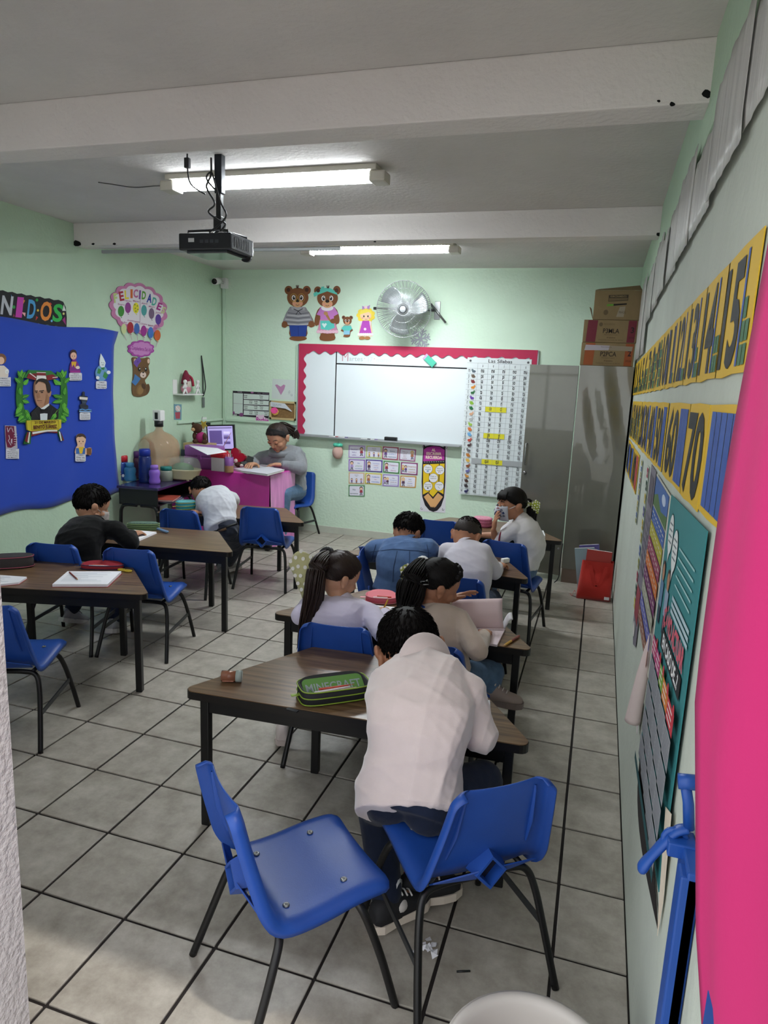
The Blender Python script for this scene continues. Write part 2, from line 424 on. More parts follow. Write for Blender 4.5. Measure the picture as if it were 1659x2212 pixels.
# ================================================================== flat cut-outs, posters and lettering on the walls
_tc = {}
def textmesh(s, bold=.0):
    k = (s, bold)
    if k in _tc: return _tc[k]
    cu = bpy.data.curves.new('t', 'FONT'); cu.body = s; cu.size = 1; cu.offset = bold; cu.resolution_u = 3
    o = bpy.data.objects.new('t', cu); COL.objects.link(o)
    dg = bpy.context.evaluated_depsgraph_get(); me = bpy.data.meshes.new_from_object(o.evaluated_get(dg))
    V = [(v.co.x, v.co.y) for v in me.vertices]; F = [tuple(p.vertices) for p in me.polygons]
    bpy.data.objects.remove(o); bpy.data.curves.remove(cu); bpy.data.meshes.remove(me)
    if V:
        x0 = min(v[0] for v in V); x1 = max(v[0] for v in V); V = [(x-x0, y) for x, y in V]; wd = x1-x0
    else: wd = .1
    _tc[k] = (V, F, wd); return _tc[k]
NRM = {'back': Vector((0, -1, 0)), 'left': Vector((1, 0, 0)), 'right': Vector((-1, 0, 0))}
def smooth_(pts):
    if not 9 <= len(pts) <= 26: return pts
    n = len(pts); out = []
    for i in range(n):
        p0, p1, p2, p3 = [np.array(pts[(i+k) % n], float) for k in (-1, 0, 1, 2)]
        for t in (0, .33, .67): out.append(tuple(p1+.5*t*((p2-p0)+t*(2*p0-5*p1+4*p2-p3+t*(3*(p1-p2)+p3-p0)))))
    return out
class Cut:
    """printed card on a wall: f maps the card's own 2-D coordinates to a point on that wall"""
    def __init__(s, wall, f=None, z=(0, 0, 1), off=.002):
        s.n = NRM[wall]; s.off = off
        if f is None:
            ox, oy, k = z
            pl = {'back': dict(y=YB), 'left': dict(x=XL), 'right': dict(x=XR)}[wall]
            f = lambda a, b: at(ox+a*k, oy+b*k, **pl)
        s.f = f; s.base = MB(); s.pr = MB(); s.tx = MB(); s.cb = []; s.cp = []; s.ct = []; s.lay = 0; s.th = .003
    def _mi(s, L, mb, col):
        if col not in L: L.append(col)
        mb.mi = L.index(col)
    def card(s, pts, col, th=.003, o0=0):
        s.nc = getattr(s, 'nc', 0)+1; th += .00012*s.nc; pts = smooth_(pts)
        s._mi(s.cb, s.base, col); s.th = max(s.th, th+o0); P = [s.f(*p) for p in pts]; n = len(P)
        a = [p+s.n*(s.off+o0) for p in P]; b = [p+s.n*(s.off+o0+th) for p in P]
        s.base.add(a+b, [tuple(range(n)), tuple(range(n, 2*n))]+[(i, (i+1) % n, n+(i+1) % n, n+i) for i in range(n)]); return s
    def _d(s): s.lay += 1; return s.off+s.th+.0005+.00007*s.lay
    def p(s, pts, col):
        pts = smooth_(pts)
        s._mi(s.cp, s.pr, col); d = s._d()
        s.pr.add([s.f(*q)+s.n*d for q in pts], [tuple(range(len(pts)))]); return s
    def e(s, cx, cy, rx, ry, col, rot=0, n=22): return s.p(ellp(cx, cy, rx, ry, rot, n), col)
    def r(s, x0, y0, x1, y1, col): return s.p([(x0, y0), (x1, y0), (x1, y1), (x0, y1)], col)
    def line(s, pts, wd, col):
        s._mi(s.cp, s.pr, col); d = s._d()
        for (x0, y0), (x1, y1) in zip(pts, pts[1:]):
            l = math.hypot(x1-x0, y1-y0) or 1; nx, ny = -(y1-y0)/l*wd/2, (x1-x0)/l*wd/2
            ex, ey = (x1-x0)/l*wd*.3, (y1-y0)/l*wd*.3
            s.pr.add([s.f(*q)+s.n*d for q in ((x0+nx-ex, y0+ny-ey), (x1+nx+ex, y1+ny+ey), (x1-nx+ex, y1-ny+ey), (x0-nx-ex, y0-ny-ey))], [(0, 1, 2, 3)])
        return s
    def t(s, txt, x, y, wd, h, col, ang=0, bold=.0, up=-1, center=False):
        """text of width wd, cap height h with its baseline starting at x,y; up=-1 when the card's y grows downward"""
        V, F, w0 = textmesh(txt, bold)
        if not F: return s
        if wd is None: wd = w0*h/.7
        if center: x -= wd/2*math.cos(ang); y -= wd/2*math.sin(ang)
        s._mi(s.ct, s.tx, col); d = s.off+s.th+.0007+.00007*s.lay; c, sn = math.cos(ang), math.sin(ang)
        P = []
        for a, b in V:
            u = a/w0*wd; v = b/.7*h*up
            P.append(s.f(x+u*c-v*sn, y+u*sn+v*c)+s.n*d)
        s.tx.add(P, F); return s
    def build(s, name, label, cat, group=None, parts=('card', 'print', 'lettering'), parent=None):
        m = s.base if s.base.v else s.pr
        ctr = sum((Vector(v) for v in m.v), Vector())/len(m.v)
        for mb in (s.base, s.pr, s.tx): mb.v = [tuple(Vector(v)-ctr) for v in mb.v]
        t = thing(name, label, cat, ctr, 0, group)
        if s.base.v: s.base.build(parts[0], [flat(c) for c in s.cb], t)
        if s.pr.v: s.pr.build(parts[1], [flat(c) for c in s.cp], t, fix=False)['kind'] = 'stuff'
        if s.tx.v: s.tx.build(parts[2], [flat(c) for c in s.ct], t, fix=False)['kind'] = 'stuff'
        return t
def ellp(cx, cy, rx, ry, rot=0, n=22):
    c, s = math.cos(rot), math.sin(rot)
    return [(cx+rx*math.cos(a)*c-ry*math.sin(a)*s, cy+rx*math.cos(a)*s+ry*math.sin(a)*c) for a in [2*math.pi*i/n for i in range(n)]]
def scal(cx, cy, rx, ry, lobes, amp, n=6, ph=0):
    out = []
    for i in range(lobes*n):
        a = 2*math.pi*i/(lobes*n)+ph; k = 1+amp*abs(math.sin(lobes*(a-ph)/2))
        out.append((cx+rx*k*math.cos(a), cy+ry*k*math.sin(a)))
    return out
def rrect(x0, y0, x1, y1, r, n=4):
    return rounded([(x0, y0), (x1, y0), (x1, y1), (x0, y1)], r, n)

# ---- blue cloth on the left wall
cl = MB(); rows = []
for i in range(25):
    fz = i/24; row = []
    for j in range(41):
        y = 1.0+(3.0-1.0)*j/40; ztop = 2.045-.012*math.sin(j*.31); zb = .64-.03*(j/40)+.012*math.sin(j*.5)
        zz = ztop+(zb-ztop)*fz
        yy = y-(.075*max(0, (j-34)/6)*math.sin(fz*math.pi)**.5 if j > 34 else 0)+(.02 if j == 40 and fz < .06 else 0)
        row.append((XL+.006+.006*(1+math.sin(j*.55+fz*1.3))*(.3+fz)+.002*math.sin(fz*23+j), yy, zz))
    rows.append(row)
cl.grid(rows); o = cl.build('blue_cloth', mat('royal_blue_cloth', '#1a44b4', .85, bump=.06, bscale=300, sheen=.2))
o.modifiers.new('t', 'SOLIDIFY').thickness = .003; tag(o, 'royal blue cloth pinned over the left wall as a display board', 'cloth')
# ---- BIENVENIDOS strip (its visible end)
Z1 = (0, 580, .27728)
c = Cut('left', z=Z1, off=.004)
top = [(-90+i*36, 160+i*36*.172-((i % 2)*9)) for i in range(17)]; bot = [(512-i*36, 455-i*36*.13+((i % 2)*9)) for i in range(17)]
c.card(top+[(506, 300), (514, 380)]+bot, '#16161c', .004)
for tri, co in (([(78, 200), (98, 245), (88, 250)], '#5aa8dc'), ([(165, 235), (188, 250), (160, 300)], '#d89030'), ([(160, 340), (192, 345), (188, 375)], '#e8a8a8'), ([(275, 370), (290, 380), (270, 405)], '#b83030'), ([(385, 262), (398, 280), (378, 285)], '#c83030'), ([(478, 330), (490, 280), (506, 330)], '#d8dcd8'), ([(478, 400), (500, 375), (506, 440)], '#9a2a7a'), ([(100, 350), (110, 375), (92, 375)], '#8a3048')):
    c.p(tri, co)
for x, y, r, co in ((100, 300, 11, '#2f9a4a'), (288, 326, 8, '#e0c040'), (280, 245, 10, '#2f9a4a'), (395, 408, 8, '#6ab0e0'), (488, 352, 8, '#d8d080')): c.e(x, y, r, r*1.2, co)
for ch, x, y, wd, h, co in (('N', -5, 350, 88, 140, '#b8bcc4'), ('I', 112, 372, 50, 150, '#c23aa8'), ('D', 200, 382, 62, 140, '#4a9ad0'), ('O', 300, 396, 88, 140, '#e08a38'), ('S', 398, 405, 76, 130, '#2fae4e')):
    c.t(ch, x, y, wd, h, '#f4f0ea' if 0 else co, ang=.11, bold=.03)
c.build('welcome_banner', 'black scalloped banner with coloured letters above the blue cloth', 'banner')

# ---- monthly cut-outs on the blue cloth
def tagcard(c, x0, y0, x1, y1, lines):
    c.card(rrect(x0, y0, x1, y1, 10), '#dcdce4', .004)
    n = len(lines)
    for i, l in enumerate(lines):
        c.t(l, (x0+x1)/2, y0+(y1-y0)*(i+.85)/(n+.25), (x1-x0)*(.82 if i else .5), (y1-y0)/(n+1)*.62, '#2a2838', ang=.05, center=True, bold=.01)
OFFB = .022
c = Cut('left', z=Z1, off=OFFB)                      # woman in purple dress
c.card([(528, 690), (530, 650), (548, 632), (572, 655), (580, 690), (572, 712), (590, 740), (602, 780), (604, 812), (526, 812), (530, 740), (545, 714)], '#7a2a86', .004)
c.e(552, 665, 26, 34, '#3a2420').e(552, 680, 24, 28, '#e6b8a0').e(548, 640, 8, 10, '#3a2420').p([(535, 725), (575, 725), (565, 775), (552, 745), (540, 770)], '#e0b030').e(585, 770, 16, 12, '#e8d8c8')
c.e(542, 682, 3, 4, '#2a1a1a').e(560, 682, 3, 4, '#2a1a1a').line([(544, 696), (558, 697)], 2, '#b04040').r(528, 795, 602, 808, '#a0288c')
tagcard(c, 520, 812, 618, 872, ['2 MARZO', 'Doña Josefa Ortiz', 'Heroína de la', 'Independencia'])
c.build('woman_cutout', 'card cut-out of a woman in purple dress above a date tag', 'cutout', 'date cut-outs on the blue cloth')
c = Cut('left', z=Z1, off=OFFB)                      # water drop on globe
c.card(ellp(772, 815, 48, 62)+[], '#6a9ac8', .004); c.card([(766, 662), (788, 700), (803, 735), (795, 765), (772, 772), (757, 755), (756, 720)], '#dfe8ec', .005)
c.p([(745, 775), (770, 790), (758, 820), (735, 815)], '#3a8a4a').p([(795, 800), (822, 830), (805, 862), (780, 840)], '#3a8a4a').e(740, 850, 14, 13, '#e8eef0').e(826, 808, 15, 14, '#e8eef0').p([(765, 770), (795, 770), (790, 790), (770, 785)], '#3a8a4a')
c.line([(768, 730), (775, 735)], 3, '#2a3048').line([(785, 733), (792, 737)], 3, '#2a3048').line([(772, 746), (780, 752), (788, 748)], 3, '#2a3048')
tagcard(c, 730, 876, 812, 936, ['22 MARZO', 'Día mundial', 'del Agua'])
c.build('globe_cutout', 'card cut-out of a smiling water drop hugging a globe', 'cutout', 'date cut-outs on the blue cloth')
c = Cut('left', z=Z1, off=OFFB)                      # lighthouse
c.card([(625, 960), (640, 962), (642, 990), (664, 998), (662, 1025), (650, 1055), (668, 1068), (668, 1090), (690, 1098), (688, 1120), (600, 1120), (600, 1095), (610, 1088), (602, 1065), (618, 1050), (612, 1025), (598, 1018), (600, 995), (622, 988)], '#2c3240', .004)
c.p([(598, 998), (664, 1004), (660, 1024), (600, 1018)], '#e0d8d0').r(620, 1032, 648, 1050, '#3a4a60').line([(600, 1100), (620, 1094), (645, 1102), (668, 1096), (690, 1102)], 8, '#5a9ad8').line([(600, 1112), (690, 1114)], 8, '#8ab8e4').r(605, 1066, 665, 1072, '#181c24')
tagcard(c, 602, 1120, 684, 1178, ['14 MARZO', 'Día de las luchas', 'marítimas', 'nacionales'])
c.build('lighthouse_cutout', 'card cut-out of a dark lighthouse over blue waves', 'cutout', 'date cut-outs on the blue cloth')
c = Cut('left', z=Z1, off=OFFB)                      # seated boy with bag
c.card([(575, 1330), (578, 1300), (600, 1285), (630, 1288), (648, 1310), (648, 1345), (638, 1380), (650, 1400), (692, 1395), (690, 1450), (655, 1448), (570, 1445), (572, 1395), (585, 1375)], '#e4bc9c', .004)
c.p([(572, 1325), (580, 1295), (602, 1284), (630, 1288), (648, 1308), (648, 1325), (625, 1308), (600, 1312), (585, 1310)], '#4a3426').e(598, 1346, 4, 5, '#2a1a1a').e(626, 1346, 4, 5, '#2a1a1a').p([(572, 1398), (645, 1395), (642, 1445), (572, 1442)], '#3a6ab0').p([(592, 1390), (632, 1388), (620, 1440), (600, 1440)], '#e4c030').r(655, 1398, 692, 1450, '#7a5230').line([(604, 1362), (618, 1364)], 2, '#b04040')
tagcard(c, 568, 1440, 648, 1502, ['17 MARZO', 'Día de', 'San Patricio'])
c.build('boy_cutout', 'card cut-out of a boy with a brown bag above a tag', 'cutout', 'date cut-outs on the blue cloth')
ZJ = (0, 740, .11755)
c = Cut('left', z=ZJ, off=OFFB)                      # girl with cat, cut by the jamb
c.card(ellp(-30, 300, 95, 100), '#7a5238', .004).e(-35, 330, 60, 70, '#e8c0a4'); c.card([(-80, 420), (20, 420), (110, 500), (100, 620), (70, 650), (-80, 650)], '#e4d8cc', .004)
c.e(75, 530, 36, 44, '#f0eeea').e(65, 535, 4, 5, '#333333').e(85, 535, 4, 5, '#333333').line([(65, 552), (75, 556), (85, 552)], 3, '#444444')
tagcard(c, -110, 635, 146, 800, ['8 MARZO', 'Día internacional de', 'la mujer, mitad de', 'la sociedad'])
c.build('girl_cutout', 'card cut-out of a girl with white kitten, cut by the door jamb', 'cutout', 'date cut-outs on the blue cloth')
c = Cut('left', z=ZJ, off=OFFB)                      # maroon emblem
c.card([(40, 1520), (245, 1528), (272, 1940), (60, 1950)], '#b9b4bc', .004)
c.p([(45, 1530), (205, 1535), (220, 1700), (250, 1760), (235, 1880), (150, 1930), (80, 1920), (55, 1800)], '#6e1238').line([(80, 1560), (95, 1640), (140, 1560)], 12, '#c4bcc4').line([(160, 1560), (190, 1640)], 10, '#c4bcc4').line([(110, 1700), (125, 1760), (100, 1800), (150, 1880)], 12, '#c4bcc4').p([(150, 1770), (175, 1760), (170, 1860), (145, 1830)], '#c4bcc4')
for k in range(5): c.line([(205, 1690+k*42), (258, 1680+k*45)], 12, '#c4bcc4')
c.e(122, 1540, 10, 12, '#201820')
tagcard(c, 62, 1948, 298, 2130, ['18 MARZO', 'Expropiación', 'petrolera del 1938', 'en la Ciudad', 'de México'])
c.build('emblem_cutout', 'maroon and grey emblem cut-out over a date tag by the jamb', 'cutout', 'date cut-outs on the blue cloth')
# ---- portrait in laurel wreath
c = Cut('left', z=ZJ, off=OFFB)
def leaf(x, y, l, wd, a): 
    cc, ss = math.cos(a), math.sin(a); Q = [(0, 0), (.25*l, wd), (.6*l, wd*.9), (l, 0), (.6*l, -wd*.9), (.25*l, -wd)]
    return [(x+q[0]*cc-q[1]*ss, y+q[0]*ss+q[1]*cc) for q in Q]
Lp = [(340, 600), (315, 800), (310, 1000), (330, 1200), (400, 1400), (470, 1480)]
GREENS = ['#3f8f2c', '#57ab36', '#347f28']
for side in (0, 1):
    mx = (lambda x: x) if side == 0 else (lambda x: 1400-x+(40 if x < 400 else 0))
    lp = bez([(x, y, 0) for x, y in Lp], 5)
    wl = [45+20*math.sin(i/len(lp)*3) for i in range(len(lp))]
    c.card([(mx(p.x-w_), p.y) for p, w_ in zip(lp, wl)]+[(mx(p.x+w_), p.y) for p, w_ in list(zip(lp, wl))[::-1]], '#2f7426', .004)
    k = 0
    for q, an in (((345, 640), -2.1), ((340, 640), -1.5), ((345, 660), -1.1), ((320, 740), -2.4), ((380, 780), -.9), ((350, 1010), -.35), ((350, 1060), .3), ((320, 1180), 2.2), ((340, 1230), 2.5), ((360, 1290), 2.7), ((380, 1340), 2.4), ((420, 1400), 2.7), ((400, 1230), .9), ((430, 1300), 1.0), ((460, 1350), 1.0), ((320, 960), -1.7), ((315, 1100), 1.5)):
        P = [(mx(x), y) for x, y in leaf(q[0], q[1], 150, 38, an)]
        c.card(P, GREENS[k % 3], .0015, .004+.0004*(k % 4)); k += 1
        d = (math.cos(an), math.sin(an)); c.line([(mx(q[0]+d[0]*15), q[1]+d[1]*15), (mx(q[0]+d[0]*120), q[1]+d[1]*120)], 6, '#8ecb4e')
# ribbon on top
c.card([(395, 610), (470, 500), (880, 515), (1000, 610), (1000, 650), (820, 700), (590, 690), (395, 640)], '#2a7434', .004)
c.p([(450, 570), (600, 560), (590, 690), (420, 650)], '#7c1a22').p([(780, 600), (900, 580), (1000, 650), (800, 695)], '#7c1a22').p([(610, 550), (770, 556), (785, 660), (600, 660)], '#7c1a22').p([(608, 600), (772, 605), (785, 665), (598, 690)], '#e4e2de').line([(480, 560), (590, 640)], 16, '#e4e2de').line([(900, 640), (990, 630)], 12, '#e4e2de').line([(605, 545), (770, 550)], 12, '#e4e2de')
# bust
c.card([(510, 1290), (640, 1160), (850, 1120), (1020, 1240), (1010, 1420), (520, 1420)], '#15151a', .005)
c.card([(575, 760), (610, 690), (700, 655), (800, 690), (860, 800), (870, 880), (885, 900), (870, 980), (840, 1010), (835, 1110), (760, 1180), (680, 1190), (620, 1130), (575, 960)], '#b08468', .005)
c.p([(600, 700), (640, 665), (720, 655), (800, 685), (855, 770), (865, 880), (825, 925), (790, 860), (765, 750), (690, 715), (640, 715), (585, 770)], '#241a16')
c.p([(575, 790), (640, 720), (765, 760), (785, 870), (640, 890), (570, 870)], '#c49c82').p([(790, 930), (840, 1010), (830, 1110), (740, 1150), (780, 1040)], '#9a7050')
c.line([(575, 888), (622, 885)], 14, '#2a1c16').line([(655, 888), (735, 878)], 16, '#2a1c16').e(600, 912, 18, 11, '#40302a').e(700, 910, 24, 12, '#40302a').p([(622, 920), (650, 915), (672, 1005), (628, 1020), (612, 995)], '#a07456').line([(615, 1062), (700, 1066)], 9, '#6e4436').line([(660, 1100), (700, 1098)], 5, '#8a5c48')
c.p([(660, 1180), (690, 1200), (835, 1110), (835, 1150), (745, 1220), (690, 1215)], '#dfe4e4').p([(690, 1225), (760, 1218), (835, 1200), (800, 1260), (740, 1255), (690, 1265)], '#0c0c10').p([(664, 1305), (740, 1295), (803, 1300), (797, 1420), (672, 1420)], '#d4dce0')
c.line([(570, 1270), (640, 1380)], 5, '#35353e').line([(900, 1190), (850, 1370)], 5, '#35353e')
# plaque and lower ribbons
c.card([(385, 1840), (440, 1640), (520, 1640), (505, 1860), (380, 1860)], '#256b30', .003); c.card([(985, 1600), (1040, 1600), (1110, 1800), (1060, 1800)], '#256b30', .003)
c.p([(385, 1800), (430, 1640), (460, 1640), (430, 1830)], '#7c1a22').p([(432, 1830), (462, 1640), (482, 1640), (460, 1840)], '#e4e2de').p([(1010, 1620), (1035, 1640), (1070, 1800), (1045, 1800)], '#e4e2de').p([(1050, 1620), (1110, 1790), (1085, 1795)], '#7c1a22')
c.card([(520, 1600), (1000, 1590), (1000, 1660), (800, 1640), (520, 1720)], '#8c1f28', .003); c.p([(520, 1640), (800, 1600), (985, 1600), (985, 1630), (800, 1630), (525, 1680)], '#e4e2de')
c.card([(425, 1430), (500, 1425), (1060, 1410), (1060, 1560), (1010, 1600), (490, 1625), (440, 1600)], '#cdbb30', .008)
c.line([(497, 1440), (505, 1600), (1010, 1580), (1005, 1425), (497, 1440)], 6, '#7a6a18')
c.t('21 DE MARZO', 560, 1485, 390, 40, '#5a2412', ang=-.03, bold=.025).t('natalicio de', 700, 1512, 135, 22, '#5a2412', ang=-.05, bold=.02).t('BENITO JUÁREZ', 538, 1580, 438, 60, '#5a2412', ang=-.04, bold=.035)
c.build('portrait_plaque', 'wreathed portrait cut-out of a man in black suit with yellow plaque', 'cutout')

# ---- birthday balloon sign with bear
ZF = (220, 590, .12658)
c = Cut('left', z=ZF, off=.004)
out = scal(610, 600, 450, 395, 15, .09, 6, .3)
out = [(x+(y-600)*(-.10)+(x-610)*.02, y+(x-610)*.22) for x, y in out]
inn = [(610+(x-610)*.86, 600+(y-600)*.86-8) for x, y in out]
c.card(out, '#c07aa4', .006); c.p(inn, '#dcd8de').line([(635, 440), (632, 880)], 6, '#8a5a7a')
for ch, x, y, wd, h, an, co in (('F', 195, 500, 60, 150, -.12, '#b8d080'), ('E', 290, 470, 80, 150, -.16, '#a82a40'), ('L', 375, 440, 70, 140, -.06, '#e0d040'), ('I', 470, 420, 40, 140, 0, '#d06a30'), ('C', 520, 410, 80, 130, .03, '#b86a96'), ('I', 612, 435, 32, 140, .06, '#7a4a9a'), ('D', 660, 440, 70, 130, .08, '#5a9a3a'), ('A', 745, 490, 85, 140, .15, '#2a3a9a'), ('D', 830, 540, 75, 130, .2, '#4aa898'), ('E', 910, 610, 75, 120, .35, '#a02a80'), ('S', 985, 670, 65, 110, .4, '#c0c890')):
    c.t(ch, x, y, wd, h, co, ang=an, bold=.04)
for nm, x, y, rx, ry, co in (('Enero', 310, 650, 54, 92, '#3f8a3a'), ('Febrero', 428, 590, 52, 92, '#8a3a86'), ('Marzo', 565, 595, 52, 92, '#d8d030'), ('Abril', 702, 635, 48, 92, '#4a9a9a'), ('Mayo', 830, 690, 48, 92, '#75607a'), ('Junio', 945, 790, 50, 90, '#5a3a92'), ('Julio', 358, 950, 46, 86, '#c6d29a'), ('Agosto', 468, 930, 54, 98, '#a02836'), ('Septiembre', 578, 945, 48, 92, '#3a62a8'), ('Octubre', 696, 985, 50, 92, '#962f86'), ('Noviembre', 815, 1015, 48, 96, '#3f6fb8'), ('Diciembre', 930, 1060, 54, 92, '#c8602a')):
    c.e(x, y, rx, ry, co).p([(x-6, y+ry-4), (x+22, y+ry+22), (x+2, y+ry+26)], co).t(nm, x-rx, y-ry-18, rx*2.1, 28, '#a05a86', ang=.12, bold=.02)
    if y > 900: c.line([(x+4, y+ry+20), (x+(640-x)*.12+6, y+ry+110)], 7, '#b88aa6')
for x, y in ((545, 540), (585, 560), (550, 600), (595, 620), (560, 650)): c.e(x, y, 9, 10, '#3a6a2a')
c.card(scal(655, 1290, 205, 130, 10, .14, 6), '#a0459a', .005); c.p(scal(655, 1290, 172, 104, 10, .14, 6), '#c080bc').t('Cumpleañeros Del Año', 485, 1300, 350, 60, '#8a2a86', ang=.13, bold=.02)
# bear
BR, BD = '#6a4e2e', '#4a3420'
c.card([(500, 1470), (520, 1435), (570, 1440), (600, 1450), (720, 1450), (760, 1435), (800, 1455), (800, 1540), (780, 1590), (800, 1700), (750, 1790), (720, 1830), (750, 1900), (785, 1890), (800, 1960), (770, 2060), (690, 2100), (600, 2110), (520, 2080), (500, 1950), (520, 1760), (520, 1600)], BR, .006)
c.e(545, 1490, 22, 34, '#c8a890').e(775, 1500, 20, 40, '#d8b8a0').e(620, 1640, 24, 36, '#1a1412').e(732, 1640, 22, 36, '#1a1412').e(626, 1630, 8, 12, '#e8e8e8').e(728, 1630, 8, 12, '#e8e8e8').e(684, 1735, 52, 52, '#d8c4b8').e(684, 1695, 18, 12, '#1a1412').p([(670, 1740), (700, 1740), (685, 1762)], '#301818').line([(684, 1600), (680, 1640)], 12, BD)
c.p([(560, 1470), (620, 1420), (650, 1500), (600, 1560), (580, 1610), (520, 1540), (530, 1500)], '#6a4aa0').e(590, 1510, 16, 18, '#5a3a90').p([(540, 1720), (640, 1800), (600, 1860), (550, 1920), (485, 1860), (520, 1810)], '#3f72a8').e(630, 1990, 60, 90, '#7d6038', .2).e(640, 2000, 44, 70, '#8a6c42', .2).e(765, 1980, 30, 74, '#5c4226', .15).e(690, 1930, 34, 52, BD, -.4)
c.build('birthday_sign', 'pink scalloped birthday balloon sign held up by a brown bear', 'sign')

# ---- back wall: bears and girl
ZB = (460, 570, .31344)
def bear_face(c, x, y, k, gl=False, br='#7a4c2c'):
    c.e(x-63*k, y-52*k, 13*k, 14*k, '#4a2c22').e(x+63*k, y-52*k, 13*k, 14*k, '#4a2c22')
    c.e(x, y+40*k, 36*k, 28*k, '#d2a074').e(x-22*k, y+44*k, 12*k, 10*k, '#dc9a80').e(x+22*k, y+44*k, 12*k, 10*k, '#dc9a80').e(x, y+22*k, 14*k, 11*k, '#1e1614')
    for s in (-1, 1): c.e(x+s*27*k, y+2*k, 13*k, 18*k, '#f0f0f0').e(x+s*25*k, y+3*k, 9*k, 14*k, '#15110f').e(x+s*23*k, y-3*k, 3*k, 4*k, '#ffffff')
    c.line([(x-12*k, y+50*k), (x, y+56*k), (x+12*k, y+50*k)], 3*k, '#5a3020')
    if gl:
        for s in (-1, 1): c.line(ellp(x+s*27*k, y+2*k, 24*k, 28*k, 0, 14)+[ellp(x+s*27*k, y+2*k, 24*k, 28*k, 0, 14)[0]], 2.5*k, '#b89a40')
FUR = '#7a4c2c'
c = Cut('back', z=ZB, off=.003)
c.card(ellp(523, 182, 27, 30), FUR, .004).card(ellp(648, 182, 27, 30), FUR, .004).card(ellp(586, 232, 73, 66), FUR, .005)
c.card([(535, 300), (640, 305), (700, 410), (690, 435), (650, 430), (645, 500), (535, 500), (530, 430), (490, 438), (478, 415)], FUR, .004); c.card(ellp(588, 514, 60, 17), FUR, .004)
c.p([(534, 296), (642, 300), (672, 350), (694, 402), (652, 424), (530, 424), (482, 405), (504, 345)], '#8d8c92')
for k in range(6): c.line([(520-k*6, 338+k*15), (590, 346+k*15), (660+k*5, 338+k*15)], 5, '#55545e' if k % 2 == 0 else '#c4c2c6')
c.p([(540, 294), (638, 298), (634, 322), (545, 318)], '#a5a4aa').line([(560, 312), (590, 326), (620, 310)], 5, '#2c2a30').line([(590, 326), (575, 350)], 4, '#2c2a30').line([(590, 326), (610, 348)], 4, '#2c2a30')
c.p([(528, 424), (652, 424), (643, 500), (540, 500)], '#233f8e').line([(590, 430), (592, 498)], 3, '#182a66').e(497, 418, 20, 23, FUR).e(680, 416, 20, 23, FUR)
for s in (-8, 0, 8): c.line([(585+s*.5, 168), (585+s, 150)], 5, '#4a2c22')
bear_face(c, 586, 232, 1, True); c.build('bear_cutout', 'large bear cut-out in grey striped sweater and blue trousers on back wall', 'cutout', 'storybook cut-outs above the whiteboard')
c = Cut('back', z=ZB, off=.003)
c.card(ellp(724, 184, 25, 28), FUR, .004).card(ellp(855, 182, 25, 30), FUR, .004).card(ellp(791, 236, 71, 64), FUR, .005)
c.card([(740, 300), (840, 300), (872, 370), (868, 410), (850, 420), (862, 470), (838, 480), (840, 520), (740, 520), (745, 480), (718, 470), (735, 425), (706, 420), (705, 370)], FUR, .004).card(ellp(789, 518, 52, 14), FUR, .004)
c.p([(745, 298), (838, 298), (866, 345), (835, 362), (836, 385), (742, 385), (742, 358), (716, 350)], '#c07ac0').e(790, 305, 42, 20, '#e4e0e6').p([(740, 384), (838, 384), (862, 465), (830, 478), (790, 482), (720, 470)], '#c88aa8')
for k in range(7): c.e(728+k*21, 468, 13, 11, '#e0b8c8')
c.p([(742, 392), (832, 392), (842, 440), (800, 458), (745, 450)], '#58c4b8').p([(752, 415), (762, 408), (770, 415), (780, 408), (788, 416), (770, 442)], '#d8ecea')
c.p([(768, 335), (785, 330), (800, 360), (818, 395), (810, 400), (785, 368)], '#a87a4a').e(780, 342, 15, 13, '#b88a58', .4).e(832, 395, 22, 17, FUR).e(715, 405, 14, 22, FUR)
c.p([(694, 205), (745, 172), (800, 163), (850, 190), (862, 215), (790, 190), (735, 210), (700, 228)], '#62c8b8').p([(748, 160), (768, 155), (772, 180), (750, 185)], '#62c8b8')
for s in (-8, 0, 8): c.line([(795+s*.5, 168), (795+s, 152)], 5, '#4a2c22')
bear_face(c, 791, 236, 1); c.build('bear_cutout', 'bear cut-out with turquoise headscarf, apron and wooden spoon', 'cutout', 'storybook cut-outs above the whiteboard')
c = Cut('back', z=ZB, off=.003)
c.card(ellp(902, 370, 12, 13), FUR, .004).card(ellp(953, 371, 12, 13), FUR, .004).card(ellp(928, 392, 29, 28), FUR, .005).card([(905, 425), (950, 425), (966, 460), (950, 470), (945, 500), (905, 500), (902, 470), (882, 462)], FUR, .004)
c.p([(902, 428), (952, 428), (962, 448), (944, 462), (905, 462), (886, 446)], '#58c0b4').p([(902, 460), (946, 460), (944, 488), (904, 488)], '#8ac0d8').e(922, 498, 22, 8, FUR); bear_face(c, 928, 390, .42)
c.build('bear_cutout', 'smallest bear cut-out in a turquoise shirt and pale blue shorts', 'cutout', 'storybook cut-outs above the whiteboard')
c = Cut('back', z=ZB, off=.003)
c.card(scal(1055, 355, 56, 48, 9, .16, 5), '#ecd24a', .004); c.card([(1020, 395), (1090, 395), (1100, 470), (1098, 500), (1000, 500), (1008, 470)], '#ecc8a8', .004)
c.e(1055, 358, 38, 32, '#f0cca8').p([(1015, 350), (1020, 322), (1055, 310), (1090, 322), (1098, 350), (1075, 332), (1045, 340)], '#f0dc58').e(1042, 362, 5, 7, '#2a2430').e(1070, 362, 5, 7, '#2a2430').e(1032, 374, 7, 5, '#e8a090').e(1080, 374, 7, 5, '#e8a090').line([(1048, 380), (1056, 384), (1066, 380)], 2.5, '#b04a50')
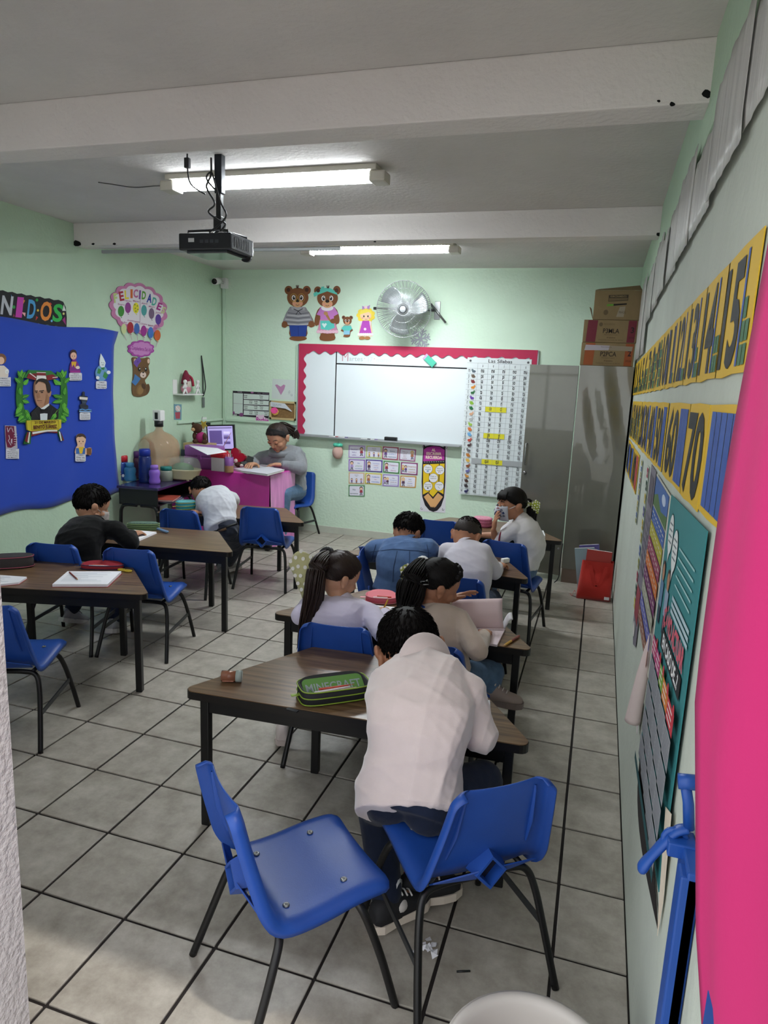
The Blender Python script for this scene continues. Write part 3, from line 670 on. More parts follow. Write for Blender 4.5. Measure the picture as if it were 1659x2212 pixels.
c.p([(1015, 395), (1090, 395), (1088, 425), (1020, 425)], '#e8d4e4').p([(1032, 392), (1078, 392), (1094, 478), (1010, 478)], '#b44ab4').e(1050, 450, 9, 9, '#f0e0ee')
for k in range(7): c.e(1008+k*15, 486, 10, 9, '#e8e4ea')
c.e(1030, 512, 22, 11, '#a87446').e(1066, 512, 20, 11, '#a87446').p([(1030, 290), (1055, 300), (1085, 283), (1080, 315), (1055, 305), (1032, 318)], '#b088c0').e(1055, 300, 11, 10, '#ecc8d8')
c.build('girl_cutout', 'fair haired girl cut-out in purple pinafore beside the fan', 'cutout', 'storybook cut-outs above the whiteboard')

# ---- whiteboard with red scalloped border
def BW(x, z): return Vector((x, YB, z))
wb = thing('whiteboard', 'wide whiteboard with red scalloped border and black taped lines', 'whiteboard', (-1.95, YB, 1.08))
def WB(mb, nm, m): 
    mb.v = [tuple(Vector(v)-Vector((-1.95, YB, 1.08))) for v in mb.v]; return mb.build(nm, m, wb)
WB(MB().box((-3.225, YB-.018, 1.095), (-.675, YB-.002, 2.06)), 'panel', mat('whiteboard_enamel', '#e3ebee', .22, spec=.5))
al = MB(); al.box((-3.235, YB-.024, 1.075), (-.665, YB-.002, 1.10)); al.box((-3.240, YB-.024, 1.08), (-3.222, YB-.002, 2.07)); al.box((-.678, YB-.024, 1.08), (-.660, YB-.002, 2.07)); al.box((-3.235, YB-.024, 2.05), (-.665, YB-.002, 2.072))
WB(al, 'frame', mat('aluminium', '#b8bcbe', .4, .6))
WB(MB().box((-3.2, YB-.085, 1.078), (-1.38, YB-.02, 1.084)).box((-3.2, YB-.088, 1.078), (-1.38, YB-.083, 1.094)), 'pen_tray', mat('aluminium', '#b8bcbe'))
bd = MB(); n = 64; top_ = []
for i in range(n*4+1):
    x = -3.222+2.55*i/(n*4); top_.append((x, 1.985+.016*math.sin(i/4*2*math.pi/3.4)))
for (x0, z0), (x1, z1) in zip(top_, top_[1:]): bd.add([(x0, YB-.03, z0), (x1, YB-.03, z1), (x1, YB-.03, 2.075), (x0, YB-.03, 2.075)], [(0, 1, 2, 3)])
for i in range(100):
    f = lambda k: -3.15+.016*math.sin(k*2*math.pi/12.5)
    z0, z1 = 1.10+.965*i/100, 1.10+.965*(i+1)/100
    bd.add([(-3.225, YB-.031, z0), (f(i), YB-.031, z0), (f(i+1), YB-.031, z1), (-3.225, YB-.031, z1)], [(0, 1, 2, 3)])
    bd.add([(-.672, YB-.031, z0), (-.745, YB-.031, z0), (-.745, YB-.031, z1), (-.672, YB-.031, z1)], [(0, 1, 2, 3)])
WB(bd, 'scalloped_border', mat('red_card', '#b3294f', .7)); wb.children[-1].modifiers.new('t', 'SOLIDIFY').thickness = .002
tp = MB(); tp.box((-2.797, YB-.0195, 1.10), (-2.785, YB-.018, 2.05)); tp.box((-2.79, YB-.0195, 1.868), (-1.3, YB-.018, 1.882)); WB(tp, 'black_tape', mat('black_tape', '#15161a', .6))
hw = Cut('back', f=BW, off=.0185); hw.th = 0
hw.t('M', -2.725, 1.905, .072, .088, '#c79aa4', up=1).t('artes', -2.645, 1.91, .155, .05, '#b3c2bf', up=1).t('·', -2.475, 1.917, .01, .045, '#d08a96', up=1).t('17', -2.43, 1.908, .05, .05, '#cbd5d8', up=1).t('·', -2.365, 1.917, .01, .045, '#d08a96', up=1).t('marzo', -2.335, 1.908, .16, .046, '#ced8dc', up=1).t('2026', -2.13, 1.908, .14, .046, '#d0dade', up=1)
hw.tx.v = [tuple(Vector(v)-Vector((-1.95, YB, 1.08))) for v in hw.tx.v]; hw.tx.build('marker_writing', [flat(q) for q in hw.ct], wb, fix=False)
# eraser magnet, tray eraser and markers
def WT(name, label, cat, mb, m, group=None):
    o = mb.build(name, m); return tag(o, label, cat, group)
M1 = Matrix.Translation((-1.757, YB-.032, 1.94)) @ Matrix.Rotation(R_(40), 4, 'Y')
t = thing('whiteboard_eraser', 'mint green magnetic eraser stuck aslant on the whiteboard', 'eraser', M1.translation)
t.rotation_euler = M1.to_euler()
MB().box((-.05, -.014, -.033), (.07, .013, .033), bev=.006).build('felt_block', mat('mint_felt', '#56c3a6', .8), t); MB().box((-.07, -.0145, -.033), (-.045, .0128, .033), bev=.004).build('pink_end', mat('lilac_felt', '#c9a9cb', .8), t)
t = thing('whiteboard_eraser', 'black felt eraser lying in the whiteboard tray', 'eraser', (-2.13, YB-.052, 1.084))
MB().box((-.068, -.024, .012), (.068, .024, .048), bev=.006).build('grip', M_BLACKP, t); MB().box((-.066, -.023, 0), (.066, .023, .012)).build('felt', mat('grey_felt', '#3a3c40', .9), t)
for i, (x, co, lb) in enumerate(((-2.79, '#b8323c', 'red capped marker at the left end of the tray'), (-2.68, '#5a4a88', 'purple capped marker in the tray left of the eraser'), (-2.42, '#202024', 'black capped marker in the middle of the tray'), (-2.34, '#7a5aa0', 'violet capped marker beside the black capped one'))):
    t = thing('marker_pen', lb, 'marker', (x, YB-.06, 1.0915), 0, 'markers in the board tray')
    MB().tube([(-.045, 0, 0), (.03, 0, 0)], .0075, 10).build('barrel', M_WHITEP, t); MB().tube([(.03, 0, 0), (.065, 0, 0)], .0078, 10).build('cap', mat('cap_'+co[1:], co, .4), t)

# ---- syllable chart
CX0, CZ0, CW, CH = -1.362, 1.985, .640, 1.40
c = Cut('back', f=lambda a, b: Vector((CX0+a*CW, YB, CZ0-b*CH)), off=.034)
c.card([(0, 0), (1, 0), (1, 1), (0, 1)], '#dde5e6', .002)
NR = 26.2; rh = 1/NR
colx = [0, .17, .335, .50, .67, .838, 1.0]
for k in range(1, 27): c.r(0, k*rh-.0006, 1, k*rh+.0006, '#8a9092')
for x in colx[1:-1]: c.r(x-.0013, rh, x+.0013, 1, '#8a9092')
c.t('Las Sílabas', .335, rh*.85, .37, rh*.62, '#2e3034', bold=.005)
for v, i in zip('aeiou', range(5)): c.t(v, (colx[i+1]+colx[i+2])/2, 2*rh-.011, None, .024, '#3a3c40', center=True)
c.e(.05, rh*.6, .018, .008, '#55585a').e(.95, rh*.6, .018, .008, '#55585a')
rowsS = 'm p s l t d r c n f b j g ch ñ v ll q z h y x k w'.split()
icon = ['#5a6a74', '#6a5a4a', '#7a3030', '#d88a2a', '#2a6a3a', '#6a3aa0', '#8ab83a', '#1f6a3a', '#d8a888', '#b0b4b4', '#9ac04a', '#d0743a', '#6aa8d8', '#b84a3a', '#4a3438', '#6a6a70', '#b8722a', '#d8b050', '#8a4a2a', '#6a6aa8', '#c88a3a', '#4a3028', '#3a3438', '#2a2a5a']
for i, s in enumerate(rowsS):
    y = (i+3)*rh; b = y-.0115
    if s in 'cgq':
        c.r(colx[2]+.002, y-rh+.001, colx[4]-.002, y-.001, '#dcd42e'); c.r(colx[3]-.0013, y-rh, colx[3]+.0013, y, '#8a9092')
        if s == 'q': c.r(colx[1]+.002, y-rh+.001, colx[2]-.002, y-.001, '#a8acae').r(colx[4]+.002, y-rh+.001, colx[6], y-.001, '#a8acae')
    c.t(s, .042, b, None, .031, '#3a3c40', center=True)
    q = (i*37) % 5; yc = y-rh*.5
    c.e(.115, yc+.002, .030, .0085, icon[i], n=12).e(.142 if q % 2 else .09, yc-.008, .016, .0075, icon[i], n=10)
    if q in (0, 1, 3): c.r(.098, yc+.006, .106, yc+.015, icon[i]).r(.124, yc+.006, .132, yc+.015, icon[i])
    if q in (2, 4): c.p([(.08, yc+.004), (.115, yc-.018), (.15, yc+.004)], icon[i])
    c.e(.146 if q % 2 else .086, yc-.009, .004, .002, '#f0eeea', n=6)
    for j, v in enumerate('aeiou'):
        w_ = s+v if s != 'q' else ('qu'+v if v in 'ei' else None)
        if w_: c.t(w_, (colx[j+1]+colx[j+2])/2, b, None, .031, '#26282c', center=True, bold=.012)
c.build('syllable_chart', 'long white syllable chart hanging over the right end of whiteboard', 'chart')

# ---- rule cards below the whiteboard
ZR = (740, 950, .10247)
cards = [([(130, 112), (482, 122), (478, 385), (125, 378)], '#b7a3cf', ['Decimos', 'hola y', 'adiós.'], 1, '#6a4a9a', 'Decimos hola card: lilac rule card with a girl in red dress'),
 ([(505, 122), (832, 136), (825, 395), (500, 378)], '#c3cf8a', ['Asistir a diario', 'y puntualmente', 'a la escuela'], 2, '#2a2a30', 'pale green edged rule card with children in a row'),
 ([(850, 135), (1188, 160), (1170, 432), (832, 408)], '#a5566a', ['Somos', 'amables y', 'respetuosos'], 0, '#3a6a8a', 'maroon edged rule card fourth line of courtesy, third in top row'),
 ([(1205, 172), (1555, 205), (1532, 462), (1187, 430)], '#a86f92', ['Pedimos de', 'todo por', 'favor y', 'damos', 'las gracias'], 1, '#8a3a4a', 'mauve rule card at the right end of the top row'),
 ([(130, 405), (480, 418), (470, 665), (128, 658)], '#9a78bf', ['No', 'gritamos', 'corremos'], 0, '#5a8ac0', 'violet edged rule card with a girl in yellow dress'),
 ([(492, 412), (848, 432), (840, 690), (488, 665)], '#5b4a94', ['Levantamos', 'la mano', 'antes de', 'hablar'], 0, '#7a7ac8', 'indigo edged rule card with a blond boy'),
 ([(865, 440), (1210, 468), (1198, 718), (858, 690)], '#4d8a52', ['Trabajamos', 'en', 'silencio'], 0, '#b0609a', 'green edged rule card with a boy wearing a cap'),
 ([(1232, 468), (1590, 490), (1580, 748), (1222, 720)], '#8a4474', ['Compartimos', 'nuestros', 'materiales'], 3, '#c08a5a', 'plum edged rule card with two children standing'),
 ([(132, 682), (468, 695), (462, 935), (130, 925)], '#d0b48c', ['Ser ordenado', 'y ayudar a los', 'demás'], 4, '#2a2a30', 'sand edged rule card with three dark haired children'),
 ([(482, 698), (838, 715), (825, 950), (476, 928)], '#d2c050', ['Cuidamos', 'los', 'materiales'], 0, '#3a6ac0', 'yellow edged rule card with a boy in a red shirt'),
 ([(850, 722), (1198, 745), (1185, 990), (842, 975)], '#a08bc8', ['Nos', 'disculpamos', 'cuando nos', 'equivocamos'], 3, '#8a5a7a', 'lavender edged rule card with two children hugging'),
 ([(1218, 752), (1562, 770), (1545, 1015), (1208, 998)], '#c99a58', ['Evito', 'correr', 'en zonas', 'peligrosas'], 0, '#4a5a9a', 'ochre edged rule card with a running boy'),
 ([(128, 950), (472, 958), (470, 1200), (126, 1192)], '#5f8f66', ['No', 'corremos.'], 1, '#3a5a6a', 'dark green edged rule card alone in the bottom row')]
cards[0] = cards[0][:5]+('lilac rule card with a girl in a red dress, top row left end',)
cards[2] = cards[2][:5]+('maroon edged rule card, third in the top row',)
HAIR = ['#2a1c1c', '#6a4a2c', '#3a2a22', '#d8b868']; SHIRT = ['#9a3a4a', '#d0a840', '#6a4a8a', '#a86a4a', '#b09ad0', '#5a3a5a']
def lerpq(q, u, v):
    a, b, c_, d = q
    return (a[0]*(1-u)*(1-v)+b[0]*u*(1-v)+c_[0]*u*v+d[0]*(1-u)*v, a[1]*(1-u)*(1-v)+b[1]*u*(1-v)+c_[1]*u*v+d[1]*(1-u)*v)
def figure(c, x, y, k, i):
    c.p([(x-18*k, y+12*k), (x+18*k, y+12*k), (x+26*k, y+58*k), (x-26*k, y+58*k)], SHIRT[i % 6]).r(x-16*k, y+58*k, x-3*k, y+88*k, '#3a3a58').r(x+3*k, y+58*k, x+16*k, y+88*k, '#3a3a58')
    c.e(x, y-8*k, 27*k, 29*k, HAIR[i % 4], n=14).e(x, y-2*k, 21*k, 21*k, '#ecc8a8', n=14).e(x-8*k, y, 2.5*k, 3.5*k, '#2a2024', n=8).e(x+8*k, y, 2.5*k, 3.5*k, '#2a2024', n=8).e(x-14*k, y+94*k, 12*k, 6*k, '#2a2024', n=8).e(x+14*k, y+94*k, 12*k, 6*k, '#2a2024', n=8)
for i, (q, bc, ls, kind, tc_, lb) in enumerate(cards):
    c = Cut('back', z=ZR, off=.002); c.card(q, bc, .0015)
    c.p([lerpq(q, u, v) for u, v in rrect(.07, .09, .93, .91, .08, 3)], '#e2e2ee')
    an = math.atan2(q[1][1]-q[0][1], q[1][0]-q[0][0])
    if kind == 0: fx = [(.2, .35)]; tx = .62
    elif kind == 1: fx = [(.78, .32)]; tx = .35
    elif kind == 3: fx = [(.14, .38), (.3, .4)]; tx = .66
    else: fx = [(.2, .62), (.5, .62), (.8, .62)]; tx = .5
    for k, (u, v) in enumerate(fx):
        X, Y = lerpq(q, u, v); figure(c, X, Y, 1.35 if kind in (0, 1) else (1.1 if kind == 3 else .75), i+k)
    n = len(ls); sc_ = .24 if kind in (2, 4) else .66; y0 = .14 if kind in (2, 4) else .2
    for k, l in enumerate(ls):
        X, Y = lerpq(q, tx, y0+sc_*(k+.8)/n); hh = min(34, 250*sc_/n*.5)
        V, F, w0 = textmesh(l); wd = min(w0*hh/.7, 350*(.5 if kind in (0, 1, 3) else .8))
        c.t(l, X, Y, wd, hh, tc_ if k % 2 == 0 else ['#8ab08a', '#c08aa0', '#8a9ac8', '#b0a060'][i % 4] if kind in (0, 3) else tc_, ang=an, center=True, bold=.01)
    c.build('rule_card', lb, 'card', 'classroom rule cards')
# ---- pencil poster
ZP = (680, 940, .19289)
c = Cut('back', z=ZP, off=.002)
c.card([(1208, 108), (1485, 112), (1462, 870), (1178, 850)], '#dcdce2', .0015)
arc = [(1215, 150), (1240, 125), (1290, 112), (1340, 110), (1395, 118), (1440, 135), (1465, 158)]
c.p(arc+[(1448, 700), (1328, 858), (1205, 690)], '#1c161c')
c.p([(1222, 160), (1260, 135), (1330, 122), (1400, 130), (1456, 165), (1452, 280), (1216, 292)], '#b0359a').p([(1216, 325), (1455, 318), (1442, 660), (1380, 625), (1325, 690), (1270, 635), (1212, 665)], '#e5c11e').p([(1222, 690), (1270, 650), (1325, 715), (1380, 645), (1436, 690), (1350, 810), (1300, 805)], '#dca870')
for k in range(9): c.r(1225+k*26, 296-k*.8, 1240+k*26, 306-k*.8, '#8a888e')
c.line([(1288, 320), (1282, 640)], 9, '#1c161c').line([(1396, 318), (1388, 620)], 9, '#1c161c')
for x, y, ls in ((1270, 378, ['Título y', 'margen']), (1402, 390, ['Mayúscula', 'inicial']), (1330, 478, ['Deja tu', 'espacio']), (1270, 570, ['Punto', 'final']), (1395, 570, ['Ortografía'])):
    c.e(x, y, 52, 52, '#1c161c').e(x, y, 49, 49, '#e8e8ec')
    for k, l in enumerate(ls): c.t(l, x, y-12+k*22, 66, 14, '#2a2a34', ang=.03, center=True)
c.e(1268, 592, 8, 8, '#101014').line([(1380, 575), (1400, 595)], 4, '#5a7a9a').r(1255, 392, 1278, 412, '#8ab0d8').t('M', 1398, 422, 22, 18, '#a03a5a', center=True)
for l, y, wd, x in (('AL', 180, 44, 1332), ('ESCRIBIR', 222, 170, 1336), ('RECUERDA', 264, 184, 1336)): c.t(l, x, y, wd, 30, '#f0d8c8', ang=.03, center=True, bold=.04)
for x in (1312, 1330, 1348): c.line([(x, 800), (x+2, 815)], 6, '#1c161c')
for x, y in ((1220, 128), (1475, 135), (1200, 820), (1438, 830)): c.line(ellp(x, y, 10, 12, 0, 10)[:8], 4, '#3a3a40')
c.build('pencil_poster', 'tall pencil shaped writing poster on a white sheet', 'poster')
# ---- weekly planner, drawing, cork board, word sign, notice
ZC_ = (490, 800, .10247)
c = Cut('back', z=ZC_, off=.002)
c.card([(130, 430), (898, 468), (880, 1010), (130, 950)], '#2a1e2c', .003)
c.p([(142, 475), (345, 488), (340, 925), (142, 910)], '#d0dcd6')
for k in range(4): c.p([(362, 492+k*112+(k > 0)*14), (890, 520+k*112+(k > 0)*14), (885, 612+k*112+12), (360, 592+k*112+12)], '#d3ded8')
c.line([(142, 695), (342, 708)], 4, '#8a5a7a').e(310, 935, 45, 40, '#8a4a80', n=14).e(150, 890, 22, 26, '#8a4a80', n=12)
for k, (x, y) in enumerate(((400, 540), (730, 552), (510, 655), (618, 668), (735, 662), (408, 768), (615, 775), (735, 782), (512, 882), (625, 892), (830, 900))):
    for j, l in enumerate((('Inglés', '9:00'), ('Física', '10:30'), ('Lectura', '8:30'))[k % 3]): c.t(l, x, y+j*42, 74-j*14, 26, '#1e2428', ang=.06, center=True, bold=.02)
c.t('PLANNER', 232, 462, 95, 18, '#c8bcc8', ang=.05, bold=.02); c.t('Mes   Semana', 655, 488, 230, 14, '#a898a8', ang=.05); c.p(ellp(540, 468, 32, 16), '#b06aa0'); c.r(145, 930, 215, 950, '#e0dce0')
c.build('weekly_planner', 'white weekly planner with black header and purple dots', 'planner')
c = Cut('back', z=ZC_, off=.002)
c.card([(965, 175), (1468, 208), (1455, 640), (945, 592)], '#cfd9d4', .001)
c.p([(1020, 310), (1060, 295), (1140, 345), (1200, 298), (1238, 318), (1215, 400), (1145, 520), (1080, 400)], '#b785aa').line([(1310, 440), (1330, 430), (1335, 470), (1308, 475), (1310, 440)], 5, '#8a8a96').line([(1355, 495), (1360, 540), (1385, 535), (1380, 500)], 5, '#8a8a96').line([(1320, 480), (1318, 510)], 4, '#8a8a96')
c.build('heart_drawing', 'white sheet with a pink crayon heart pinned beside board', 'drawing')
t = thing('cork_board', 'small cork board in light wooden frame under the heart drawing', 'board', at(613, 888, y=YB))
def loc_(mb, t): 
    mb.v = [tuple(Vector(v)-t.location) for v in mb.v]; return mb
a_, b_ = at(584, 865, y=YB), at(641, 909, y=YB)
x0, x1, z0, z1 = a_.x, b_.x, b_.z, a_.z
loc_(MB().box((x0, YB-.008, z0), (x1, YB, z1)), t).build('cork', mat('cork', '#8a6a42', .9, var=.3, vscale=60), t)
fr = MB(); wd = .022
for lo, hi in (((x0, z0), (x1, z0+wd)), ((x0, z1-wd), (x1, z1)), ((x0, z0), (x0+wd, z1)), ((x1-wd, z0), (x1, z1))): fr.box((lo[0], YB-.02, lo[1]), (hi[0], YB, hi[1]))
loc_(fr, t).build('frame', mat('pine', '#c2ad7c', .6), t)
c = Cut('back', z=ZC_, off=.021); c.card([(940, 660), (1240, 700), (1395, 865), (1380, 870), (1250, 805), (935, 760)], '#cfd4da', .001).t('Lista de cotejo', 980, 715, 190, 22, '#6a7078', ang=.12).t('grupo 2 A', 990, 745, 120, 18, '#6a7078', ang=.12)
c.build('paper_strip', 'white paper strip curling across the cork board', 'paper')
c = Cut('back', z=ZC_, off=.021); c.card(scal(1035, 870, 72, 66, 7, .12, 5, .4), '#d8a850', .002).card(scal(1022, 845, 68, 62, 7, .1, 5), '#f0569c', .004, .003).line([(1060, 850), (1080, 862)], 8, '#a02a50')
c.build('sticky_notes', 'bright pink sticky notes stuck on the cork board', 'note')
c = Cut('back', z=ZC_, off=.013)
c.card([(615, 1095), (635, 960), (670, 935), (720, 945), (760, 940), (790, 935), (800, 980), (850, 1010), (890, 1040), (905, 1090), (880, 1120), (800, 1110), (740, 1095), (690, 1090), (650, 1108)], '#e4c8dc', .004)
c.t('Barbie', 630, 1085, 262, 100, '#b03a96', ang=.08, bold=.03)
c.build('word_sign', 'pink script name sign stuck under the weekly planner', 'sign')
c = Cut('back', z=ZC_, off=.003)
c.card([(1150, 1095), (1460, 1120), (1450, 1290), (1140, 1270)], '#a9bdc4', .001).t('AVISO', 1200, 1145, 150, 26, '#4a5a64', ang=.05).t('PADRES DE', 1280, 1195, 120, 24, '#4a5a64', ang=.05).t('FAMILIA', 1290, 1235, 120, 26, '#6a3a34', ang=.05, bold=.03)
c.build('notice_sheet', 'grey notice sheet half hidden behind the teacher', 'notice')
# ---- silver snowflake
c = Cut('back', f=lambda a, b: Vector((-1.872+a, YB, 2.155+b)), off=.004)
for k in range(6):
    a = k*math.pi/3+.25; d = (math.cos(a), math.sin(a)); pn = (-d[1], d[0])
    q = lambda r, s_: (d[0]*r+pn[0]*s_, d[1]*r+pn[1]*s_)
    c.card([q(0, -.009), q(.10, -.007), q(.105, 0), q(.10, .007), q(0, .009)], '#9a9da6', .004)
    for r in (.045, .075):
        for s_ in (-1, 1): c.card([q(r, 0), q(r+.03, s_*.03), q(r+.022, s_*.037), q(r-.012, s_*.004)], '#9a9da6', .004)
c.build('snowflake', 'silver glitter snowflake on the wall below the fan', 'ornament')

# ================================================================== things in the room
def stand(u0, u1, vt, vb, z):
    """base point, width and height of an upright thing standing at height z"""
    b = at((u0+u1)/2, vb, z=z); w_ = abs(at(u1, vb, y=b.y).x-at(u0, vb, y=b.y).x); h = at((u0+u1)/2, vt, y=b.y).z-z
    return b, w_, h
def slab(name, px, z, th, m, parent=None, lab=None, cat=None, group=None):
    P = [at(u, v, z=z+th) for u, v in px]; ctr = sum(P, Vector())/len(P); ctr.z = z
    mb = MB(); n = len(P); mb.prism([(p.x-ctr.x, p.y-ctr.y) for p in P], 0, th)
    o = mb.build(name, m, parent, ctr); 
    if lab: tag(o, lab, cat, group)
    return o
M_PAPER = mat('white_paper', '#e6e6ea', .8); M_PAGE = mat('page_edge', '#d4d2d0', .85)
TT = TH+.0005
# ---- wall fan
fc = at(872, 668, y=4.57)
fan = thing('wall_fan', 'silver caged industrial wall fan above the whiteboard', 'fan', fc)
A = Vector((.18, -1, -.10)).normalized(); FM = A.to_track_quat('Z', 'Y').to_matrix().to_4x4()
def fpt(r, th, h): return FM @ Vector((r*math.cos(th), r*math.sin(th), h))
M_CHR = mat('chrome_wire', '#c4c8ca', .3, .85)
RF = .272
cg = MB(); n = 84
for i in range(n):
    th = 2*math.pi*i/n
    cg.tube([fpt(.055, th, .085), fpt(.14, th+.05, .082), fpt(.225, th+.08, .055), fpt(RF, th+.09, .0)], 0.0020, 4, cap=False)
    if i % 2 == 0: cg.tube([fpt(.07, th, -.09), fpt(.2, th, -.075), fpt(RF, th, 0)], 0.0020, 4, cap=False)
o = cg.build('cage_wires', M_CHR, fan, fix=False); o['kind'] = 'stuff'
for r, h, t_ in ((RF, 0, .0035), (.20, .066, .0018), (.13, .083, .0018), (.06, .086, .0025)):
    MB().tube([fpt(r, 2*math.pi*i/48, h) for i in range(49)], t_, 6, cap=False).build('cage_ring', M_CHR, fan)
MB().lathe([(0, .098), (.03, .097), (.052, .09), (.054, .084)], M=FM, n=24).build('front_badge', mat('fan_badge', '#b9bdc0', .35, .7), fan)
MB().lathe([(.018, .094), (.035, .0985), (.04, .0955)], M=FM, n=20, cap=False).build('badge_ring', mat('badge_dark', '#33373c', .5), fan)
M_BLADE = mat('fan_blade', '#b8c0c2', .3, .55)
for k in range(3):
    rows = []
    for i in range(9):
        r = .045+.205*i/8; row = []
        wd = .35+.62*math.sin(min(1, (i+1)/7)*math.pi*.62)
        for j in range(9):
            th = k*2*math.pi/3+.35*i/8+wd*(j/8-.5)*1.25*(1-.25*i/8)
            row.append(fpt(r*(1-.05*abs(j/4-1)**3), th, .028-.055*(j/8)))
        rows.append(row)
    o = MB().grid(rows).build('blade', M_BLADE, fan); o.modifiers.new('t', 'SOLIDIFY').thickness = .0015
MB().lathe([(0, .035), (.045, .03), (.05, -.01), (.02, -.03)], M=FM).build('hub', M_BLADE, fan)
MB().lathe([(.03, -.04), (.07, -.06), (.075, -.15), (.05, -.175), (0, -.18)], M=FM).build('motor', mat('grey_cast', '#5b6064', .5, .4), fan)
pl = Vector((-1.71, YB, 2.44))-fc
yk = MB(); yk.tube([fpt(RF+.012, math.pi, -.02), fpt(RF*.95, math.pi, -.13), fpt(.1, math.pi, -.17), fpt(-.12, math.pi, -.17), fpt(-RF*.95, math.pi, -.13), fpt(-RF-.012, math.pi, -.02)], .008, 8)
yk.build('yoke', M_STEEL, fan)
MB().tube([fpt(0, 0, -.16), fpt(.1, 0, -.2), pl+Vector((0, -.03, 0))], .012, 8).build('wall_arm', M_STEEL, fan)
MB().box(pl+Vector((-.03, -.012, -.09)), pl+Vector((.03, -.001, .09)), bev=.004).build('wall_plate', M_STEEL, fan)
MB().tube([pl+Vector((-.06, -.05, .06)), pl+Vector((.10, -.04, -.12))], .011, 8).build('tilt_bar', M_STEEL, fan)
for s in (0, math.pi): MB().tube([fpt(RF, s, -.02), fpt(RF+.035, s, -.02)], .014, 10).build('knob', M_BLACKP, fan)
# ---- security camera and cable ducts
t = thing('security_camera', 'small white security camera in the corner above the cable duct', 'camera', (XL+.045, YB-.05, 2.70))
MB().box((-.035, -.012, -.055), (.035, .049, .055), bev=.006).build('junction_box', M_WHITEP, t)
MB().tube([(0, -.01, 0), (.005, -.08, .01), (.01, -.12, .0)], .012, 8).build('bracket', M_WHITEP, t)
MB().tube([(.0, -.10, .012), (.03, -.24, -.015)], .036, 16).build('housing', M_WHITEP, t); MB().tube([(.0295, -.238, -.0145), (.031, -.246, -.016)], .030, 14).build('lens', mat('lens_black', '#0c0d10', .15), t)
M_DUCT = mat('painted_duct', '#c4dcc6', .55)
structure(MB().box((XL+.012, YB-.024, .90), (XL+.046, YB-.001, 2.66), bev=.003).build('trim_4', M_DUCT))
structure(MB().box((XL+.05, YB-.022, 1.185), (-3.24, YB-.001, 1.212), bev=.003).build('trim_5', M_DUCT))
structure(MB().box((XL+.001, 3.9, 1.19), (XL+.022, YB-.03, 1.215), bev=.003).build('trim_6', M_DUCT))
structure(MB().box((-3.262, YB-.02, 1.19), (-3.245, YB-.001, 2.06), bev=.003).build('trim_7', M_DUCT))
structure(MB().box((XL+.15, 2.665, ZC-.205), (-1.95, 2.69, ZC-.18), bev=.003).build('trim_8', mat('grey_duct', '#9fa3a4', .5)))
# ---- projector
pj = thing('projector', 'black projector hanging from the ceiling by a pole', 'projector', (-2.10, 1.22, 2.40))
def rel(mb, o): mb.v = [tuple(Vector(v)-o.location) for v in mb.v]; return mb
rel(MB().box((-2.26, 1.10, 2.365), (-1.945, 1.345, 2.452), bev=.008), pj).build('casing', mat('projector_shell', '#191b1f', .32, bump=.03, bscale=300), pj)
rel(MB().box((-2.225, 1.12, 2.352), (-1.98, 1.33, 2.366), bev=.004), pj).build('base_plate', mat('projector_under', '#3c4245', .15), pj)
rel(MB().tube([(-1.99, 1.345, 2.40), (-1.99, 1.375, 2.398)], .033, 18).tube([(-1.99, 1.33, 2.37), (-1.99, 1.36, 2.372)], .03, 14), pj).build('lens_barrel', M_BLACKP, pj)
v_ = MB()
for k in range(9): v_.box((-1.9455, 1.14+k*.018, 2.385), (-1.9435, 1.149+k*.018, 2.435))
o = rel(v_, pj).build('vent_slats', M_BLACKP, pj); o['kind'] = 'stuff'
rel(MB().box((-2.20, 1.0985, 2.405), (-2.165, 1.1005, 2.425)), pj).build('rating_label', mat('label_grey', '#b9bbbd', .6), pj)
pp = MB()
for x in (-2.13, -2.10, -2.07, -2.04): pp.box((x, 1.0985, 2.40), (x+.022, 1.1008, 2.416))
o = rel(pp, pj).build('sockets', mat('socket_grey', '#33363c', .5), pj); o['kind'] = 'stuff'
rel(MB().box((-2.078, 1.16, 2.66), (-2.036, 1.20, ZC), bev=.003), pj).build('outer_pole', mat('pole_dark_blue', '#20252d', .45, .3), pj)
rel(MB().box((-2.072, 1.166, 2.53), (-2.044, 1.194, 2.67)), pj).build('inner_pole', M_BLACK, pj)
rel(MB().box((-2.083, 1.155, 2.475), (-2.035, 1.205, 2.545), bev=.004), pj).build('clamp', M_BLACK, pj)
for a in (0, 1, 2, 3): 
    x, y = ((-2.22, 1.13), (-1.98, 1.13), (-2.22, 1.31), (-1.97, 1.31))[a]
    rel(MB().tube([(-2.058, 1.18, 2.48), (x, y, 2.466), (x, y, 2.45)], .006, 6), pj).build('mount_arm', M_BLACK, pj)
cb = bez([(-2.09, 1.15, ZC-.02), (-2.08, 1.13, 2.74), (-2.10, 1.12, 2.68), (-2.055, 1.125, 2.60), (-2.09, 1.12, 2.56), (-2.04, 1.13, 2.52), (-2.0, 1.14, 2.50), (-2.02, 1.12, 2.46)], 6)
cb2 = bez([(-2.05, 1.14, 2.66), (-2.10, 1.12, 2.72), (-2.07, 1.12, 2.75), (-2.05, 1.13, 2.68), (-2.02, 1.13, 2.60), (-1.99, 1.13, 2.54), (-2.03, 1.12, 2.49), (-2.08, 1.11, 2.455)], 6)
for q in (cb, cb2): rel(MB().tube(q, .005, 6), pj).build('cable', M_BLACKP, pj)
t = thing('hanging_plug', 'loose black plug and cord hanging left of the projector pole', 'plug', (-2.22, 1.13, 2.80))
